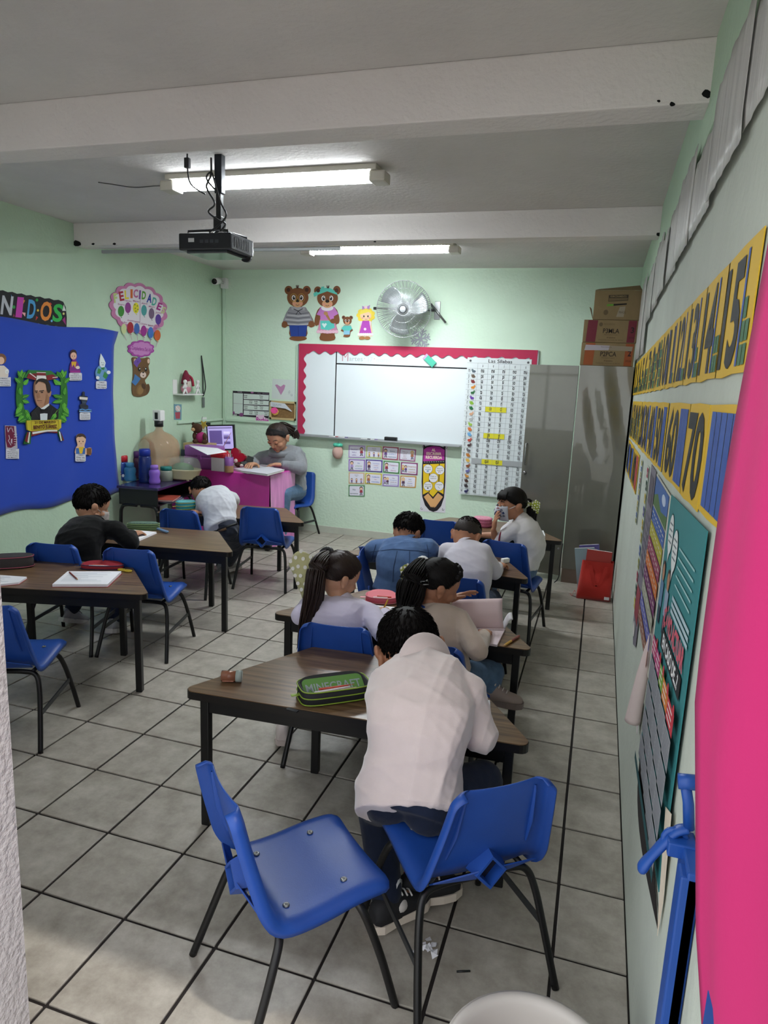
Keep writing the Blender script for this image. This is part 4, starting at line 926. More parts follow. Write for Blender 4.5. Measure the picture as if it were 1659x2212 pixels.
MB().box((-.014, -.012, -.02), (.014, .012, .03), bev=.004).build('plug_body', M_BLACKP, t); MB().tube(bez([(0, 0, .05), (0, 0, -.02), (.02, 0, -.10), (.10, .01, -.15)], 6), .004, 6).build('cord', M_BLACKP, t)
o = MB().tube(bez([at(u, v, z=ZC-.004) for u, v in ((212, 394), (240, 398), (290, 405), (335, 402), (372, 401))], 5), .003, 5).build('lamp_wire', mat('grey_wire', '#6a6a68', .6)); tag(o, 'thin grey wire along the ceiling left of the near tube light', 'wire')
# dark holes, patches and plaster chips on the beams
M_HOLE = mat('black_hole', '#08080a', .9)
hl = MB()
for u, v, r in ((1526, 203, 9), (1452, 225, 5), (1423, 218, 3)):
    P = [at(u+r*(1+.4*random.random())*math.cos(a), v+r*(.8+.4*random.random())*math.sin(a), y=.3675) for a in [k*.63 for k in range(10)]]; hl.add(P, [tuple(range(10))])
for u, v, r in ((166, 526, 8), (201, 527, 3), (247, 527, 3), (1423, 506, 5), (810, 522, 2.5)):
    P = [at(u+r*(1+.4*random.random())*math.cos(a), v+r*.8*(.8+.4*random.random())*math.sin(a), y=2.5265) for a in [k*.63 for k in range(10)]]; hl.add(P, [tuple(range(10))])
o = hl.build('plaster_hole', M_HOLE); o['kind'] = 'structure'
# ---- metal cabinet with its open door
M_CAB = mat('olive_grey_enamel', '#67675b', .30, .35, var=.12, vscale=2.5, spec=1.0, coat=.7, bump=.06, bscale=3.5)
cab = thing('metal_cabinet', 'tall olive grey metal cabinet with one door swung open', 'cabinet', (0, 4.36, 0))
CX_0, CX_1, CY0, CY1 = -.228, .205, 3.945, YB-.02
def dent(y, z): return .012*math.sin(3.1*z+2*y)*math.sin(5*y)
rows = []
for i in range(25):
    z = .13+1.79*i/24
    rows.append([(CX_0+(CX_1-CX_0)*j/12, CY0+.010*math.exp(-((z-1.55)/.3)**2)*math.sin(j*.9+z*7)*math.sin(j/12*math.pi), z) for j in range(13)])
sd = MB().grid(rows); rel(sd, cab).build('side_panel', M_CAB, cab)
bdy = MB(); bdy.box((CX_0+.002, CY0+.012, .13), (CX_1, CY1, 1.92)); rel(bdy, cab).build('carcass', M_CAB, cab)
rel(MB().box((CX_0+.005, CY0+.004, 0), (CX_1, CY1, .13)), cab).build('plinth', mat('plinth_reflection', '#6b5c50', .45), cab)  # brown base colour stands in for a reflection on the plinth
dr = thing('d', '', '', (0, 0, 0)); COL.objects.unlink(dr); bpy.data.objects.remove(dr)
DM = Matrix.Translation((CX_0-.012, CY0+.015, 0)) @ Matrix.Rotation(R_(-10), 4, 'Z')
dm = MB(); dm.box((-.425, 0, .055), (0, .018, 1.915), M=DM); d_ = rel(dm, cab).build('door', M_CAB, cab)
rel(MB().tube([DM @ Vector((-.395, 0, 1.22)), DM @ Vector((-.395, -.03, 1.22)), DM @ Vector((-.395, -.03, 1.03)), DM @ Vector((-.395, 0, 1.03))], .006, 8), cab).build('handle', M_STEEL, d_); 
rel(MB().tube([DM @ Vector((-.395, .0, .955)), DM @ Vector((-.395, -.012, .955))], .016, 14), cab).build('lock', M_STEEL, d_)
rel(MB().tube([DM @ Vector((-.03, .0, .30)), DM @ Vector((-.03, -.006, .30))], .010, 12), cab).build('rivet', M_STEEL, d_)
o = MB().tube(bez([(-.235, 3.93, .36), (-.242, 3.90, .18), (-.238, 3.89, .09), (-.25, 3.87, .04), (-.275, 3.86, .012)], 6), .005, 6).build('cord', M_BLACKP); tag(o, 'short black cord dangling at the cabinet hinge', 'cord')
# ---- cardboard boxes
M_CARD = mat('cardboard', '#83704f', .85, var=.1, vscale=8)
def carton(label, x0, x1, z0, z1, side, code, num, tape=False, opened=False):
    y0, y1 = 3.97, 4.30
    t = thing('cardboard_box', label, 'box', ((x0+x1)/2, (y0+y1)/2, z0), 0, 'cardboard boxes on the cabinet')
    b = MB(); b.box((x0, y0, z0), (x1, y1, z1), bev=.004); rel(b, t).build('carton', M_CARD, t)
    wd, h = x1-x0, z1-z0
    c = Cut('back', f=lambda a, q: Vector((x0+a*wd, y0, z0+q*h))-t.location, off=.0); c.th = 0
    if side:
        c.p([(.06, .02), (.24, .02), (.26, .98), (.08, .98)], side).p([(.82, .02), (.96, .02), (.98, .98), (.83, .98)], side)
        c.t(code, .37, .42, .30, .20, '#1d150d', up=1, bold=.012).t(num, .88, .45, .06, .24, '#2a1418', up=1, bold=.03)
        c.t('Material para el alumno', .4, .33, .24, .045, '#4a3a26', up=1).t('60 ejemplares', .45, .2, .16, .05, '#4a3a26', up=1, bold=.02).t('Comisión nacional de libros', .3, .1, .45, .04, '#4a3a26', up=1).t('2026', .85, .2, .1, .08, '#3a1a14', up=1)
        c.e(.32, .8, .035, .09, '#5f5136').t('Secretaría', .37, .8, .2, .05, '#5a4a32', up=1)
        if tape: c.p([(.06, .66), (.52, .68), (.53, .88), (.08, .90)], '#a9a3ac').p([(.53, .68), (.95, .66), (.96, .86), (.53, .88)], '#8d8270')
    else:
        c.p([(.3, .62), (.72, .66), (.72, .86), (.3, .84)], '#3c3222').p([(.31, .64), (.71, .68), (.71, .75), (.31, .74)], '#6e5d40').t('ALMACENAMIENTO', .33, .77, .35, .06, '#8a7854', up=1, bold=.02).p([(.28, .46), (.42, .48), (.42, .54), (.28, .53)], '#5d9a2e').p([(.42, .48), (.70, .52), (.70, .57), (.42, .54)], '#17120c').e(.27, .25, .05, .09, '#5f5136').p([(.5, .1), (.66, .1), (.68, .46), (.56, .44)], '#948a76').t('FRÁGIL', .55, .22, .15, .08, '#4a3c28', up=1)
    c.pr.build('printing', [flat(q) for q in c.cp], t, fix=False)['kind'] = 'stuff'
    c.tx.build('lettering', [flat(q) for q in c.ct], t, fix=False)['kind'] = 'stuff'
    if opened:
        fl = MB(); fl.add([(x0, y0, z1), (x1, y0, z1), (x1-.02, y0+.10, z1+.05), (x0+.03, y0+.10, z1+.02)], [(0, 1, 2, 3)]); fl.add([(x0, y0, z0), (x0, y1, z0), (x0-.03, y1, z0+.12), (x0-.035, y0, z0+.10)], [(0, 1, 2, 3)])
        o = rel(fl, t).build('flaps', M_CARD, t); o.modifiers.new('t', 'SOLIDIFY').thickness = .004; o['kind'] = 'stuff'
carton('cardboard box with orange end bands and tape, lowest on the cabinet', -.235, .195, 1.922, 2.112, '#8f4a22', 'P2PCA', '2', tape=True)
carton('cardboard box with maroon end bands, middle of the cabinet stack', -.232, .20, 2.114, 2.298, '#6b2130', 'P3MLA', '3')
carton('plain open flapped cardboard box on top of the cabinet stack', -.165, .205, 2.30, 2.535, None, '', '', opened=True)
# ---- red tote bag with books
bag = thing('tote_bag', 'bright red tote bag standing by the right wall', 'bag', (.065, 3.56, 0))
rows = []
for i in range(9):
    z = .33*i/8; k = 1-.10*(i/8); d_b = .055+.015*math.sin(i*.7)
    rows.append([(k*.14*math.copysign(abs(math.cos(a))**.35, math.cos(a))+.01*i/8, d_b*math.copysign(abs(math.sin(a))**.5, math.sin(a))+.006*math.sin(3*a+i), z) for a in [2*math.pi*j/28 for j in range(28)]])
m = MB(); m.grid(rows, closed=True); m.add(rows[0], [tuple(range(28))[::-1]]); m.build('bag_body', mat('red_felt_cloth', '#b8281e', .85, bump=.1, bscale=120, sheen=.3), bag)
MB().grid([[(x+dx, -.066-.012*math.sin(i/8*3.1), .30-.17*math.sin(i/8*math.pi)) for dx in (-.014, .014)] for i, x in enumerate([-.05+.13*k/8 for k in range(9)])]).build('handle_loop', mat('red_felt_cloth', '#b8281e'), bag)
o = MB().grid([[(-.14-.05*i/6, -.05+.03*q+.01*i, .025+.03*math.sin(i)) for q in (0, 1)] for i in range(7)]).build('loose_strap', mat('red_felt_cloth', '#b8281e'), bag)
MB().box((.085, -.069, .02), (.125, -.0665, .045)).build('barcode_label', M_PAPER, bag)
for i, (lb, co, dx, dy, a, h, wd) in enumerate((('red backed book standing in the red tote bag', '#a83a34', .0, -.03, 2, .40, .2), ('grey blue covered book tilted in the red tote bag', '#8fa3ac', -.045, .0, -9, .41, .16), ('yellow booklet in the red tote bag', '#b8a72e', .05, .02, -4, .385, .14), ('violet topped booklet at the back of the tote bag', '#5c5390', .0, .045, -10, .435, .16), ('clear pink folder leaning left in the tote bag', '#b86a76', -.08, .03, 16, .40, .12))):
    t = thing('book', lb, 'book', (.065+dx, 3.56+dy*.7, .02), 0, 'books in the tote bag'); t.rotation_euler = (0, R_(a), 0)
    MB().box((-wd/2, -.008, 0), (wd/2, .008, h), bev=.002).build('cover', mat('cover_'+co[1:], co, .5), t); MB().box((-wd/2+.004, -.0055, .004), (wd/2-.004, .0055, h+.0015)).build('pages', M_PAGE, t)
# ---- white tub by the door
t = thing('plastic_tub', 'white plastic tub by the door at the bottom of the view', 'tub', (-.022, -.985, 0))
MB().lathe([(.0, .0), (.135, 0), (.145, .01), (.172, .27), (.176, .285), (.192, .287), (.194, .297), (.188, .302), (.172, .302), (.165, .29), (.158, .27), (.135, .16), (.11, .150), (.06, .156), (0, .158)], n=48).build('shell', mat('milky_plastic', '#c9c2ba', .4, spec=.5), t)
MB().lathe([(.190, .2875), (.1975, .288), (.1975, .296), (.190, .2965)], n=48, cap=False).build('rim_bead', mat('milky_plastic', '#c9c2ba'), t)
# ---- litter on the floor
pb = at(925, 2052, z=.0); m = MB()
for k in range(14):
    a = k*.9; x, y = .035*math.cos(a)*(k % 3), .03*math.sin(a*1.7)*(k % 3); x *= .55; y *= .55; P = [(x+.017*math.cos(a+j*1.6)*(.5+.5*random.random()), y+.017*math.sin(a+j*1.6)*(.5+.5*random.random()), .002+.014*random.random()) for j in range(4)]
    m.add(P, [(0, 1, 2, 3)])
o = m.build('crumpled_paper', M_PAPER, loc=pb); tag(o, 'crumpled scrap of white paper on the floor tiles', 'paper'); o['kind'] = 'stuff'
o = MB().tube([(-.018, 0, .002), (0, .006, .004), (.02, .016, .002)], .003, 6).build('pencil_shaving', M_BLACKP, loc=at(999, 2104, z=.0)); tag(o, 'small dark pencil shaving on the floor tiles', 'shaving')

# ---- purple-topped school desk by the left wall
M_PURP = mat('purple_plastic_cover', '#2d2350', .25, spec=.6, bump=.1, bscale=14, coat=.4)
dk = thing('school_desk', 'old black metal school desk covered in purple plastic', 'desk', (-3.90, 3.16, 0), R_(7))
DT = .71
MB().box((-.20, -.36, DT-.026), (.20, .36, DT), bev=.008).build('desktop', M_PURP, dk)
bx = MB(); bx.box((-.185, -.345, DT-.165), (.185, -.335, DT-.026)); bx.box((-.185, .335, DT-.165), (.185, .345, DT-.026)); bx.box((-.185, -.345, DT-.165), (-.175, .345, DT-.026)); bx.box((-.185, -.345, DT-.168), (.185, .345, DT-.158))
bx.build('book_box', mat('black_enamel', '#18181a', .4), dk)
for s in (-1, 1):
    MB().tube(bez([(s*.02, -.335, DT-.17), (s*.12, -.335, DT-.172), (s*.165, -.335, DT-.20), (s*.18, -.335, DT-.30), (s*.19, -.335, 0)], 5), .016, 10).build('leg', M_BLACK, dk)
    MB().tube(bez([(s*.02, .335, DT-.17), (s*.12, .335, DT-.172), (s*.165, .335, DT-.20), (s*.18, .335, DT-.30), (s*.19, .335, 0)], 5), .016, 10).build('leg', M_BLACK, dk)
for i, (co, lb) in enumerate((('#7d8ba6', 'grey blue notebook, lowest in the black desk box'), ('#31508c', 'dark blue notebook in the black desk box'), ('#b05040', 'red edged notebook, topmost in the black desk box'))):
    t = thing('notebook', lb, 'notebook', (-3.75+.012*i, 3.08-.03*i, DT-.157+.0145*i), R_(7+6*i), 'notebooks in the desk box')
    MB().box((-.11, -.13, 0), (.11, .13, .002)).box((-.11, -.13, .011), (.11, .13, .013)).build('cover', mat('cover_'+co[1:], co, .5), t); MB().box((-.105, -.125, .002), (.106, .125, .011)).build('pages', M_PAGE, t)
# bottles on it
def bottle(name, lb, u0, u1, vt, vb, z, prof, body, cap, capfrac=.22, group='drinking bottles on the purple desk', extra=None):
    b, w_, h = stand(u0, u1, vt, vb, z); b.y += w_/2
    t = thing(name, lb, 'bottle', (b.x, b.y, z), 0, group); r = w_/2
    MB().lathe([(r*a, h*(1-capfrac)*q) for a, q in prof], n=20).build('body', body, t)
    rc = r*prof[-1][0]
    MB().lathe([(rc*.98, h*(1-capfrac)), (rc*1.08, h*(1-capfrac)), (rc*1.08, h*.96), (rc*.95, h), (0, h)], n=18).build('cap', cap, t)
    if extra: extra(t, r, h)
    return t
STR = [(0, 0), (.9, 0), (1, .03), (1, .85), (.93, .95), (.82, 1)]; TAP = [(0, 0), (.85, 0), (.97, .04), (1, .2), (.86, .45), (.98, .7), (.92, .9), (.62, 1)]
def plast(nm, col, al=.72, r=.2): return mat(nm, col, r, alpha=al, spec=.6)
PZ = DT+.001
def strap(t, r, h): MB().tube(bez([(-r*.5, 0, h*.95), (-r*.9, 0, h*1.12), (-r*.3, 0, h*1.16), (r*.2, 0, h*1.02)], 5), .006, 6).build('strap', mat('red_plastic', '#b62230', .4), t)
def spots(t, r, h):
    for k in range(7):
        a = 4.2+.5*(k % 4)-.2; MB().ell((r*.98*math.cos(a), r*.98*math.sin(a), h*(.15+.5*((k*37) % 10)/10)), (r*.22, r*.22, r*.26), n=8, k=6).build('spot', mat(('print_red', 'print_white')[k % 2], ('#c22f38', '#d8dbe2')[k % 2], .5), t)
bottle('water_bottle', 'blue bottle with red lid and spots beside the blue cloth', 244, 267, 985, 1038, PZ, STR, plast('bottle_blue', '#25489a', .95), mat('red_plastic', '#b62230', .4), .25, extra=lambda t, r, h: (strap(t, r, h), spots(t, r, h)))
bottle('water_bottle', 'smoky grey bottle with navy lid behind the pale blue bottle', 262, 283, 976, 1028, PZ, STR, plast('bottle_smoke', '#4c5a58', .8), mat('navy_plastic', '#1c2452', .4))
bottle('water_bottle', 'purple red sports bottle between the grey and navy bottles', 284, 302, 976, 1034, PZ, STR, plast('bottle_wine', '#57264e', .9), mat('purple_cap', '#5a2f72', .4))
bottle('water_bottle', 'tall clear navy bottle with royal blue lid', 294, 317, 971, 1043, PZ, STR, plast('bottle_navy', '#1e3272', .85), mat('royal_plastic', '#22379a', .4), .2)
bottle('water_bottle', 'short pale blue bottle at the front of the purple desk', 262, 284, 1001, 1040, PZ, TAP, plast('bottle_sky', '#3f86b4', .9), mat('sky_cap', '#4a94c0', .4))
bottle('water_bottle', 'short lilac bottle at the front corner of the purple desk', 316, 337, 1006, 1046, PZ, TAP, plast('bottle_lilac', '#8a62c4', .92), mat('lilac_cap', '#9a74d0', .4))
bottle('water_bottle', 'squat clear bottle with teal lid before the cake box', 339, 363, 1009, 1040, PZ, STR, plast('bottle_clear', '#9fa89a', .7), mat('teal_cap', '#1f7a74', .4), .26)
# cake container
b, w_, h = stand(343, 418, 988, 1037, PZ); b.y += .06; b.x += .03
t = thing('cake_container', 'cream food container with clear domed lid and green flecks', 'container', (b.x, b.y, PZ), R_(5))
hw = w_/2
def ovals(prof): return [[(hw*a*math.cos(q), .62*hw*a*math.sin(q), z*h) for q in [2*math.pi*k/28 for k in range(28)]] for a, z in prof]
m = MB(); g = ovals([(.78, .06), (.82, .1), (.95, .42), (1.0, .45), (1.0, .5), (.93, .5), (.8, .14)]); m.grid(g, closed=True); m.add(g[0], [tuple(range(28))[::-1]]); m.add(g[-1], [tuple(range(28))]); m.build('tray', mat('cream_plastic', '#cfc9a2', .4), t)
m = MB(); g = ovals([(.99, .5), (.97, .54), (.92, .8), (.8, .95), (.55, 1.0)]); m.grid(g, closed=True); m.add(g[-1], [tuple(range(28))]); m.build('dome_lid', plast('clear_dome', '#c4d0c4', .28, .08), t)
MB().ell((0, 0, h*.5), (hw*.6, hw*.38, h*.25)).build('contents', mat('green_food', '#5f8a5c', .7, var=.4, vscale=30), t)
for s in (-1, 1): MB().lathe([(.012, 0), (.012, h*.08)], (s*hw*.45, -.3*hw, 0), 10).build('foot', mat('cream_plastic', '#cfc9a2'), t)
# twenty-litre water jug on a low stool behind the desk
jb = at(325, 1032, y=3.62); jz = .74
J0 = at(325, 985, y=3.62)
# ---- teacher's desk draped in pink
M_PINKC = mat('magenta_fabric', '#cf3da4', .38, var=.12, vscale=4, spec=.5, coat=.5)
td = thing('draped_desk', 'teacher desk draped in shiny magenta cloth', 'desk', (-3.57, 4.0, 0))
X0, X1, Y0, Y1, ZD = -4.13, -3.03, 3.73, 4.30, .765
rel(MB().box((X0, Y0, ZD-.025), (X1, Y1, ZD), bev=.004), td).build('desktop', M_PINKC, td)
def skirt(path, z0, z1, amp, seed):
    rows = []; n = len(path)
    for i in range(9):
        f = i/8; row = []
        for j, (x, y, nx, ny) in enumerate(path):
            d = .004+amp*f*(.6+.4*math.sin(seed+j*.17))*(.5+.5*math.sin(j*.55+seed))+.01*f*f; row.append((x+nx*d, y+ny*d, z1+(z0-z1)*f))
        rows.append(row)
    return rows
fp = [(X0+(X1-X0)*j/60, Y0, 0, -1) for j in range(61)]; rp = [(X1, Y0+(Y1-Y0)*j/30, 1, 0) for j in range(31)]
rel(MB().grid(skirt(fp, .10, ZD-.002, .018, 1)), td).build('front_skirt', M_PINKC, td)
rel(MB().grid(skirt(rp, .035, ZD-.002, .020, 2)), td).build('side_skirt', mat('pink_plastic_sheen', '#e283cc', .22, coat=.8, var=.25, vscale=5, stretch=(4, 4, .6)), td)  # same cloth, painted paler and streaky for the sheen of its plastic
for x, y in ((X0+.05, Y0+.05), (X1-.04, Y0+.04), (X0+.05, Y1-.05), (X1-.04, Y1-.04)): rel(MB().box((x-.018, y-.018, 0), (x+.018, y+.018, ZD-.03)), td).build('leg', M_BLACK, td)
DZ_ = ZD+.001
def onDesk(u0, u1, vt, vb): return stand(u0, u1, vt, vb, DZ_)
# monitor
MY = 4.12; a_, b_, c_, d_ = [at(u, v, y=MY) for u, v in ((447, 920), (503, 915), (508, 971), (453, 975))]
ctr = (a_+b_+c_+d_)/4; wd = .5*((b_-a_).length+(c_-d_).length); hh = .5*((a_-d_).length+(b_-c_).length)
t = thing('monitor', 'black computer monitor showing a lilac web page', 'monitor', (ctr.x, ctr.y, DZ_), R_(6))
zc = ctr.z-DZ_; MM = Matrix.Translation((0, 0, zc)) @ Matrix.Rotation(R_(-4), 4, 'Y')
MB().box((-wd/2, -.012, -hh/2), (wd/2, .02, hh/2), M=MM).build('bezel', M_BLACKP, t)
MB().box((-wd/2+.014, -.0135, -hh/2+.018), (wd/2-.014, -.0125, hh/2-.014), M=MM).build('screen', mat('lit_screen', '#b9aee0', .3, emit='#a99fd8', es=.55), t)
sp = MB(); sp.mi = 0
for (x0, z0, x1, z1, mi) in ((-.42, .36, .42, .40, 0), (-.40, -.25, .06, .28, 1), (.12, .15, .35, .24, 2), (.12, -.05, .35, .05, 1), (.12, -.25, .35, -.15, 1), (.12, .06, .3, .09, 0), (-.4, -.33, -.1, -.29, 0)):
    sp.mi = mi; sp.box((x0*wd, -.0142, z0*hh), (x1*wd, -.0137, z1*hh), M=MM)
sp.build('web_page', [mat('screen_grey', '#7a719c', .4, emit='#6a6290', es=.4), mat('screen_violet', '#6a5a98', .4, emit='#584a86', es=.45), mat('screen_white', '#d8d0f0', .4, emit='#c8c0ea', es=.6)], t)['kind'] = 'stuff'
MB().box((-.02, .0, 0), (.02, .018, zc), bev=.003).build('neck', M_BLACKP, t); MB().box((-.10, -.06, 0), (.10, .08, .012), bev=.004).build('stand_base', M_BLACKP, t)
# lilac organiser box with papers
b, w_, h = onDesk(385, 455, 965, 1015); b.y = Y0+.13; w_ *= 1.0
t = thing('organiser_box', 'lilac plastic organiser box at the front of the draped desk', 'box', (b.x, b.y, DZ_))
M_LIL = mat('lilac_plastic', '#8e4f96', .35); MB().box((-w_/2, -.1, 0), (w_/2, .1, h*.52), bev=.012).build('tub', M_LIL, t); MB().box((-w_/2*.97, -.097, h*.52), (w_/2*.97, .097, h), bev=.02).build('lid', mat('lilac_plastic_lid', '#9a62ac', .3), t)
MB().box((-.02, -.107, h*.42), (.02, -.098, h*.62), bev=.003).build('latch', M_LIL, t)
pt = b.z if False else DZ_+h
o = slab('paper_sheet', [(408, 962), (470, 968), (490, 976), (448, 982)], pt, .004, M_PAPER, lab='white papers fanned over the lilac organiser box', cat='paper')
# white bin with red lid
b, w_, h = onDesk(456, 486, 974, 1018)
t = thing('waste_bin', 'small white bin with red swing lid on the draped desk', 'bin', (b.x, b.y+.05, DZ_))
r = w_/2; MB().box((-r*.92, -r*.8, 0), (r*.92, r*.8, h*.68), bev=.008).build('bin_body', mat('bin_white', '#d6d2d4', .45), t)
MB().box((-r, -r*.88, h*.66), (r, r*.88, h*.88), bev=.012).box((-r*.8, -r*.7, h*.86), (r*.8, r*.7, h), bev=.02).build('lid', mat('red_plastic', '#b62230'), t)
b, w_, h = onDesk(483, 500, 988, 1021)
t = thing('pencil_cup', 'purple and tan cup holding pens at the desk front', 'cup', (b.x, b.y+.03, DZ_)); r = w_/2
MB().lathe([(0, 0), (r*.95, 0), (r, .01), (r, h*.45)], n=18, cap=False).build('lower_band', mat('tan_card', '#a07a58', .6), t); MB().lathe([(r, h*.45), (r, h), (r*.9, h), (r*.9, h*.3), (0, h*.3)], n=18, cap=False).build('upper_band', mat('violet_card', '#7a4a8c', .5), t)
for k in range(4): MB().tube([(r*.3*math.cos(k*1.7), r*.3*math.sin(k*1.7), h*.4), (r*.7*math.cos(k*1.7), r*.7*math.sin(k*1.7), h*1.22)], .004, 6).build('pen', mat('pen_%d' % k, ('#3a3a44', '#b0a8b4', '#7a3a5a', '#c8c0c8')[k], .4), t)
b, w_, h = onDesk(499, 522, 990, 1010)
t = thing('plush_toy', 'tiny brown and white plush toy on the draped desk', 'toy', (b.x, b.y+.04, DZ_))
MB().ell((0, 0, .03), (.04, .035, .03)).build('torso', mat('brown_plush', '#4a3022', .95, bump=.4, bscale=90), t); MB().ell((-.02, -.01, .065), .024).build('head', mat('white_plush', '#cfc6ba', .95, bump=.4, bscale=90), t); MB().ell((.045, -.01, .02), (.02, .02, .018)).build('paw', mat('white_plush', '#cfc6ba'), t)
# papers and books in front of the teacher
for i, (px, th, co, lb) in enumerate((([(505, 1012), (560, 1005), (588, 1013), (535, 1020)], .018, '#b7b4bc', 'grey edged workbook, left of the papers on the draped desk'), ([(520, 1020), (580, 1012), (614, 1018), (578, 1028)], .02, '#c2c2ca', 'white exercise book at the front edge of the draped desk'))):
    P = [at(u, v, z=DZ_+th) for u, v in px]; ctr = sum(P, Vector())/4
    t = thing('exercise_book', lb, 'book', (ctr.x, ctr.y, DZ_+.0185*i), 0, 'books on the draped desk')
    Q = [(p.x-ctr.x, p.y-ctr.y) for p in P]; MB().prism(Q, 0, th*.85).build('pages', M_PAGE, t); MB().prism([(x*1.02, y*1.02) for x, y in Q], th*.85, th).build('cover', mat('cover_'+co[1:], co, .6), t)
# open book held by the teacher
bk = [at(u, v, z=DZ_+.03) for u, v in ((555, 1003), (585, 998), (648, 990), (600, 1010))]
t = thing('open_book', 'open white book raised under the teacher hands', 'book', at(596, 1002, z=DZ_+.02)); t.location.z = DZ_
rows = []
for i in range(13):
    q = i/12-.5; zz = .012+.045*abs(q)**.7*(1 if q > 0 else .6); rows.append([(q*.36, s*.13, zz+.01*s) for s in (-1, -.3, .3, 1)])
o = MB().grid(rows).build('pages', M_PAPER, t); o.modifiers.new('t', 'SOLIDIFY').thickness = .008; t.rotation_euler = (0, 0, R_(8))
# keyboard-ish dark tray left of teacher
o = slab('laptop_tray', [(503, 993), (545, 990), (562, 1000), (515, 1004)], DZ_, .02, mat('dark_slate', '#3a3646', .5), lab='dark flat tablet lying left of the teacher', cat='tablet')
# ---- clutter along the left wall: file box, plush bear, calculators, tin, heart box
b = Vector((-3.98, 4.02, DZ_))
t = thing('file_box', 'beige cardboard file box on the left end of the draped desk', 'box', b)
MB().box((-.13, -.12, 0), (.14, .12, .235), bev=.004).build('carton', mat('beige_card', '#b8a273', .8), t); MB().box((.05, -.121, .01), (.13, -.1195, .22)).build('spine_stripe', mat('beige_dark', '#98845a', .8), t)
for i, (x, y, lb, co) in enumerate(((-4.07, 3.86, 'dark grey spiral notebook leaning on the beige file box', '#2e3c4a'), (-3.965, 3.87, 'black spiral notebook right of the grey spiral notebook', '#1c2026'))):
    t = thing('spiral_notebook', lb, 'notebook', (x, y, DZ_), 0, 'spiral notebooks on the desk'); t.rotation_euler = (R_(-8), 0, R_(10))
    MB().box((-.045, -.006, 0), (.045, .006, .17), bev=.002).build('cover', mat('cover_'+co[1:], co, .5), t); s_ = MB()
    for k in range(9): s_.tube([(.045+.008*math.cos(q), .008*math.sin(q), .012+k*.017) for q in (0, 1.5, 3, 4.5, 6)], .002, 5)
    o = s_.build('spiral_binding', M_STEEL, t); o['kind'] = 'stuff'
tb = at(375, 905, y=4.02)
t = thing('plush_bear', 'brown plush bear in pink sitting on the beige file box', 'toy', (-3.96, 4.0, DZ_+.236))
PB = mat('bear_plush', '#4a3020', .95, bump=.5, bscale=70); 
MB().ell((.0, 0, .055), (.06, .05, .06)).build('torso', mat('pink_outfit', '#a8306e', .8), t); MB().ell((-.035, -.02, .15), (.058, .052, .052)).ell((-.08, -.02, .19), (.018, .012, .02)).build('head', PB, t); MB().ell((-.05, -.07, .14), (.022, .02, .018)).build('muzzle', mat('bear_muzzle', '#c09a70', .9), t)
for s in (-1, 1): MB().ell((.02+s*.055, -.05, .02), (.025, .045, .024)).build('leg', PB, t); MB().ell((s*.06, -.03, .07), (.02, .025, .04)).build('arm', PB, t)
MB().prism([(.03+.05*math.cos(k*math.pi/5+.3)*(1 if k % 2 else .45), .19+.05*math.sin(k*math.pi/5+.3)*(1 if k % 2 else .45)) for k in range(10)], -.005, .005, M=Matrix.Rotation(R_(90), 4, 'X')).build('gold_star', mat('gold_felt', '#b29a3c', .6), t)
MB().tube([(-.03, .02, .17), (-.015, .05, .27), (.0, .02, .17)], .002, 5).build('hanging_loop', M_BLACKP, t)
t = thing('flower_tin', 'striped tin with white paper flower left of the monitor', 'tin', (-3.77, 4.03, DZ_))
MB().lathe([(0, 0), (.055, 0), (.055, .13), (.05, .13), (.05, .03), (0, .03)], n=20, cap=False).build('can', mat('teal_tin', '#7f9a98', .4, var=.3, vscale=12), t)
for k in range(6): MB().ell((.03*math.cos(k*1.05), -.055, .135+.03*math.sin(k*1.05)), (.017, .006, .017), n=10, k=6).build('petal', M_PAPER, t)
MB().tube([(0, 0, .12), (.13, .02, .36)], .0055, 8, r2=.003).build('pink_wand', mat('dusty_pink', '#a8808c', .5), t)
for k in range(3): MB().tube([(-.02, .01*k, .08), (-.03-.012*k, .01*k, .20)], .004, 6).build('pen', mat('pen_%d' % k, '#3a3a44'), t)
t = thing('card_stack', 'pink and white card packet left of the heart box', 'cards', (-3.66, 3.98, DZ_), R_(-8))
for k, co in enumerate(('#c8a0a8', '#e0d4d8', '#7a9a98')): MB().box((-.04+.01*k, -.02+.012*k, 0), (.04, -.01+.012*k, .13-.012*k), bev=.002).build('card', mat('cover_'+co[1:], co, .5), t)
t = thing('heart_box', 'glossy red heart shaped box leaning beside the monitor', 'box', (-3.60, 4.12, DZ_))
def heart(n=28, k=.085): return [(k*.0625*16*math.sin(a)**3, k*.0625*(13*math.cos(a)-5*math.cos(2*a)-2*math.cos(3*a)-math.cos(4*a))) for a in [2*math.pi*i/n for i in range(n)]]
HM = Matrix.Translation((0, 0, .11)) @ Matrix.Rotation(R_(35), 4, 'Y') @ Matrix.Rotation(R_(78), 4, 'X')
MB().prism(heart(), -.035, .0, M=HM).build('heart_base', mat('red_gloss', '#a0182a', .2, coat=.6), t); MB().prism([(x*1.05, y*1.05) for x, y in heart()], .0, .03, M=HM).build('heart_lid', mat('red_gloss', '#a0182a'), t)
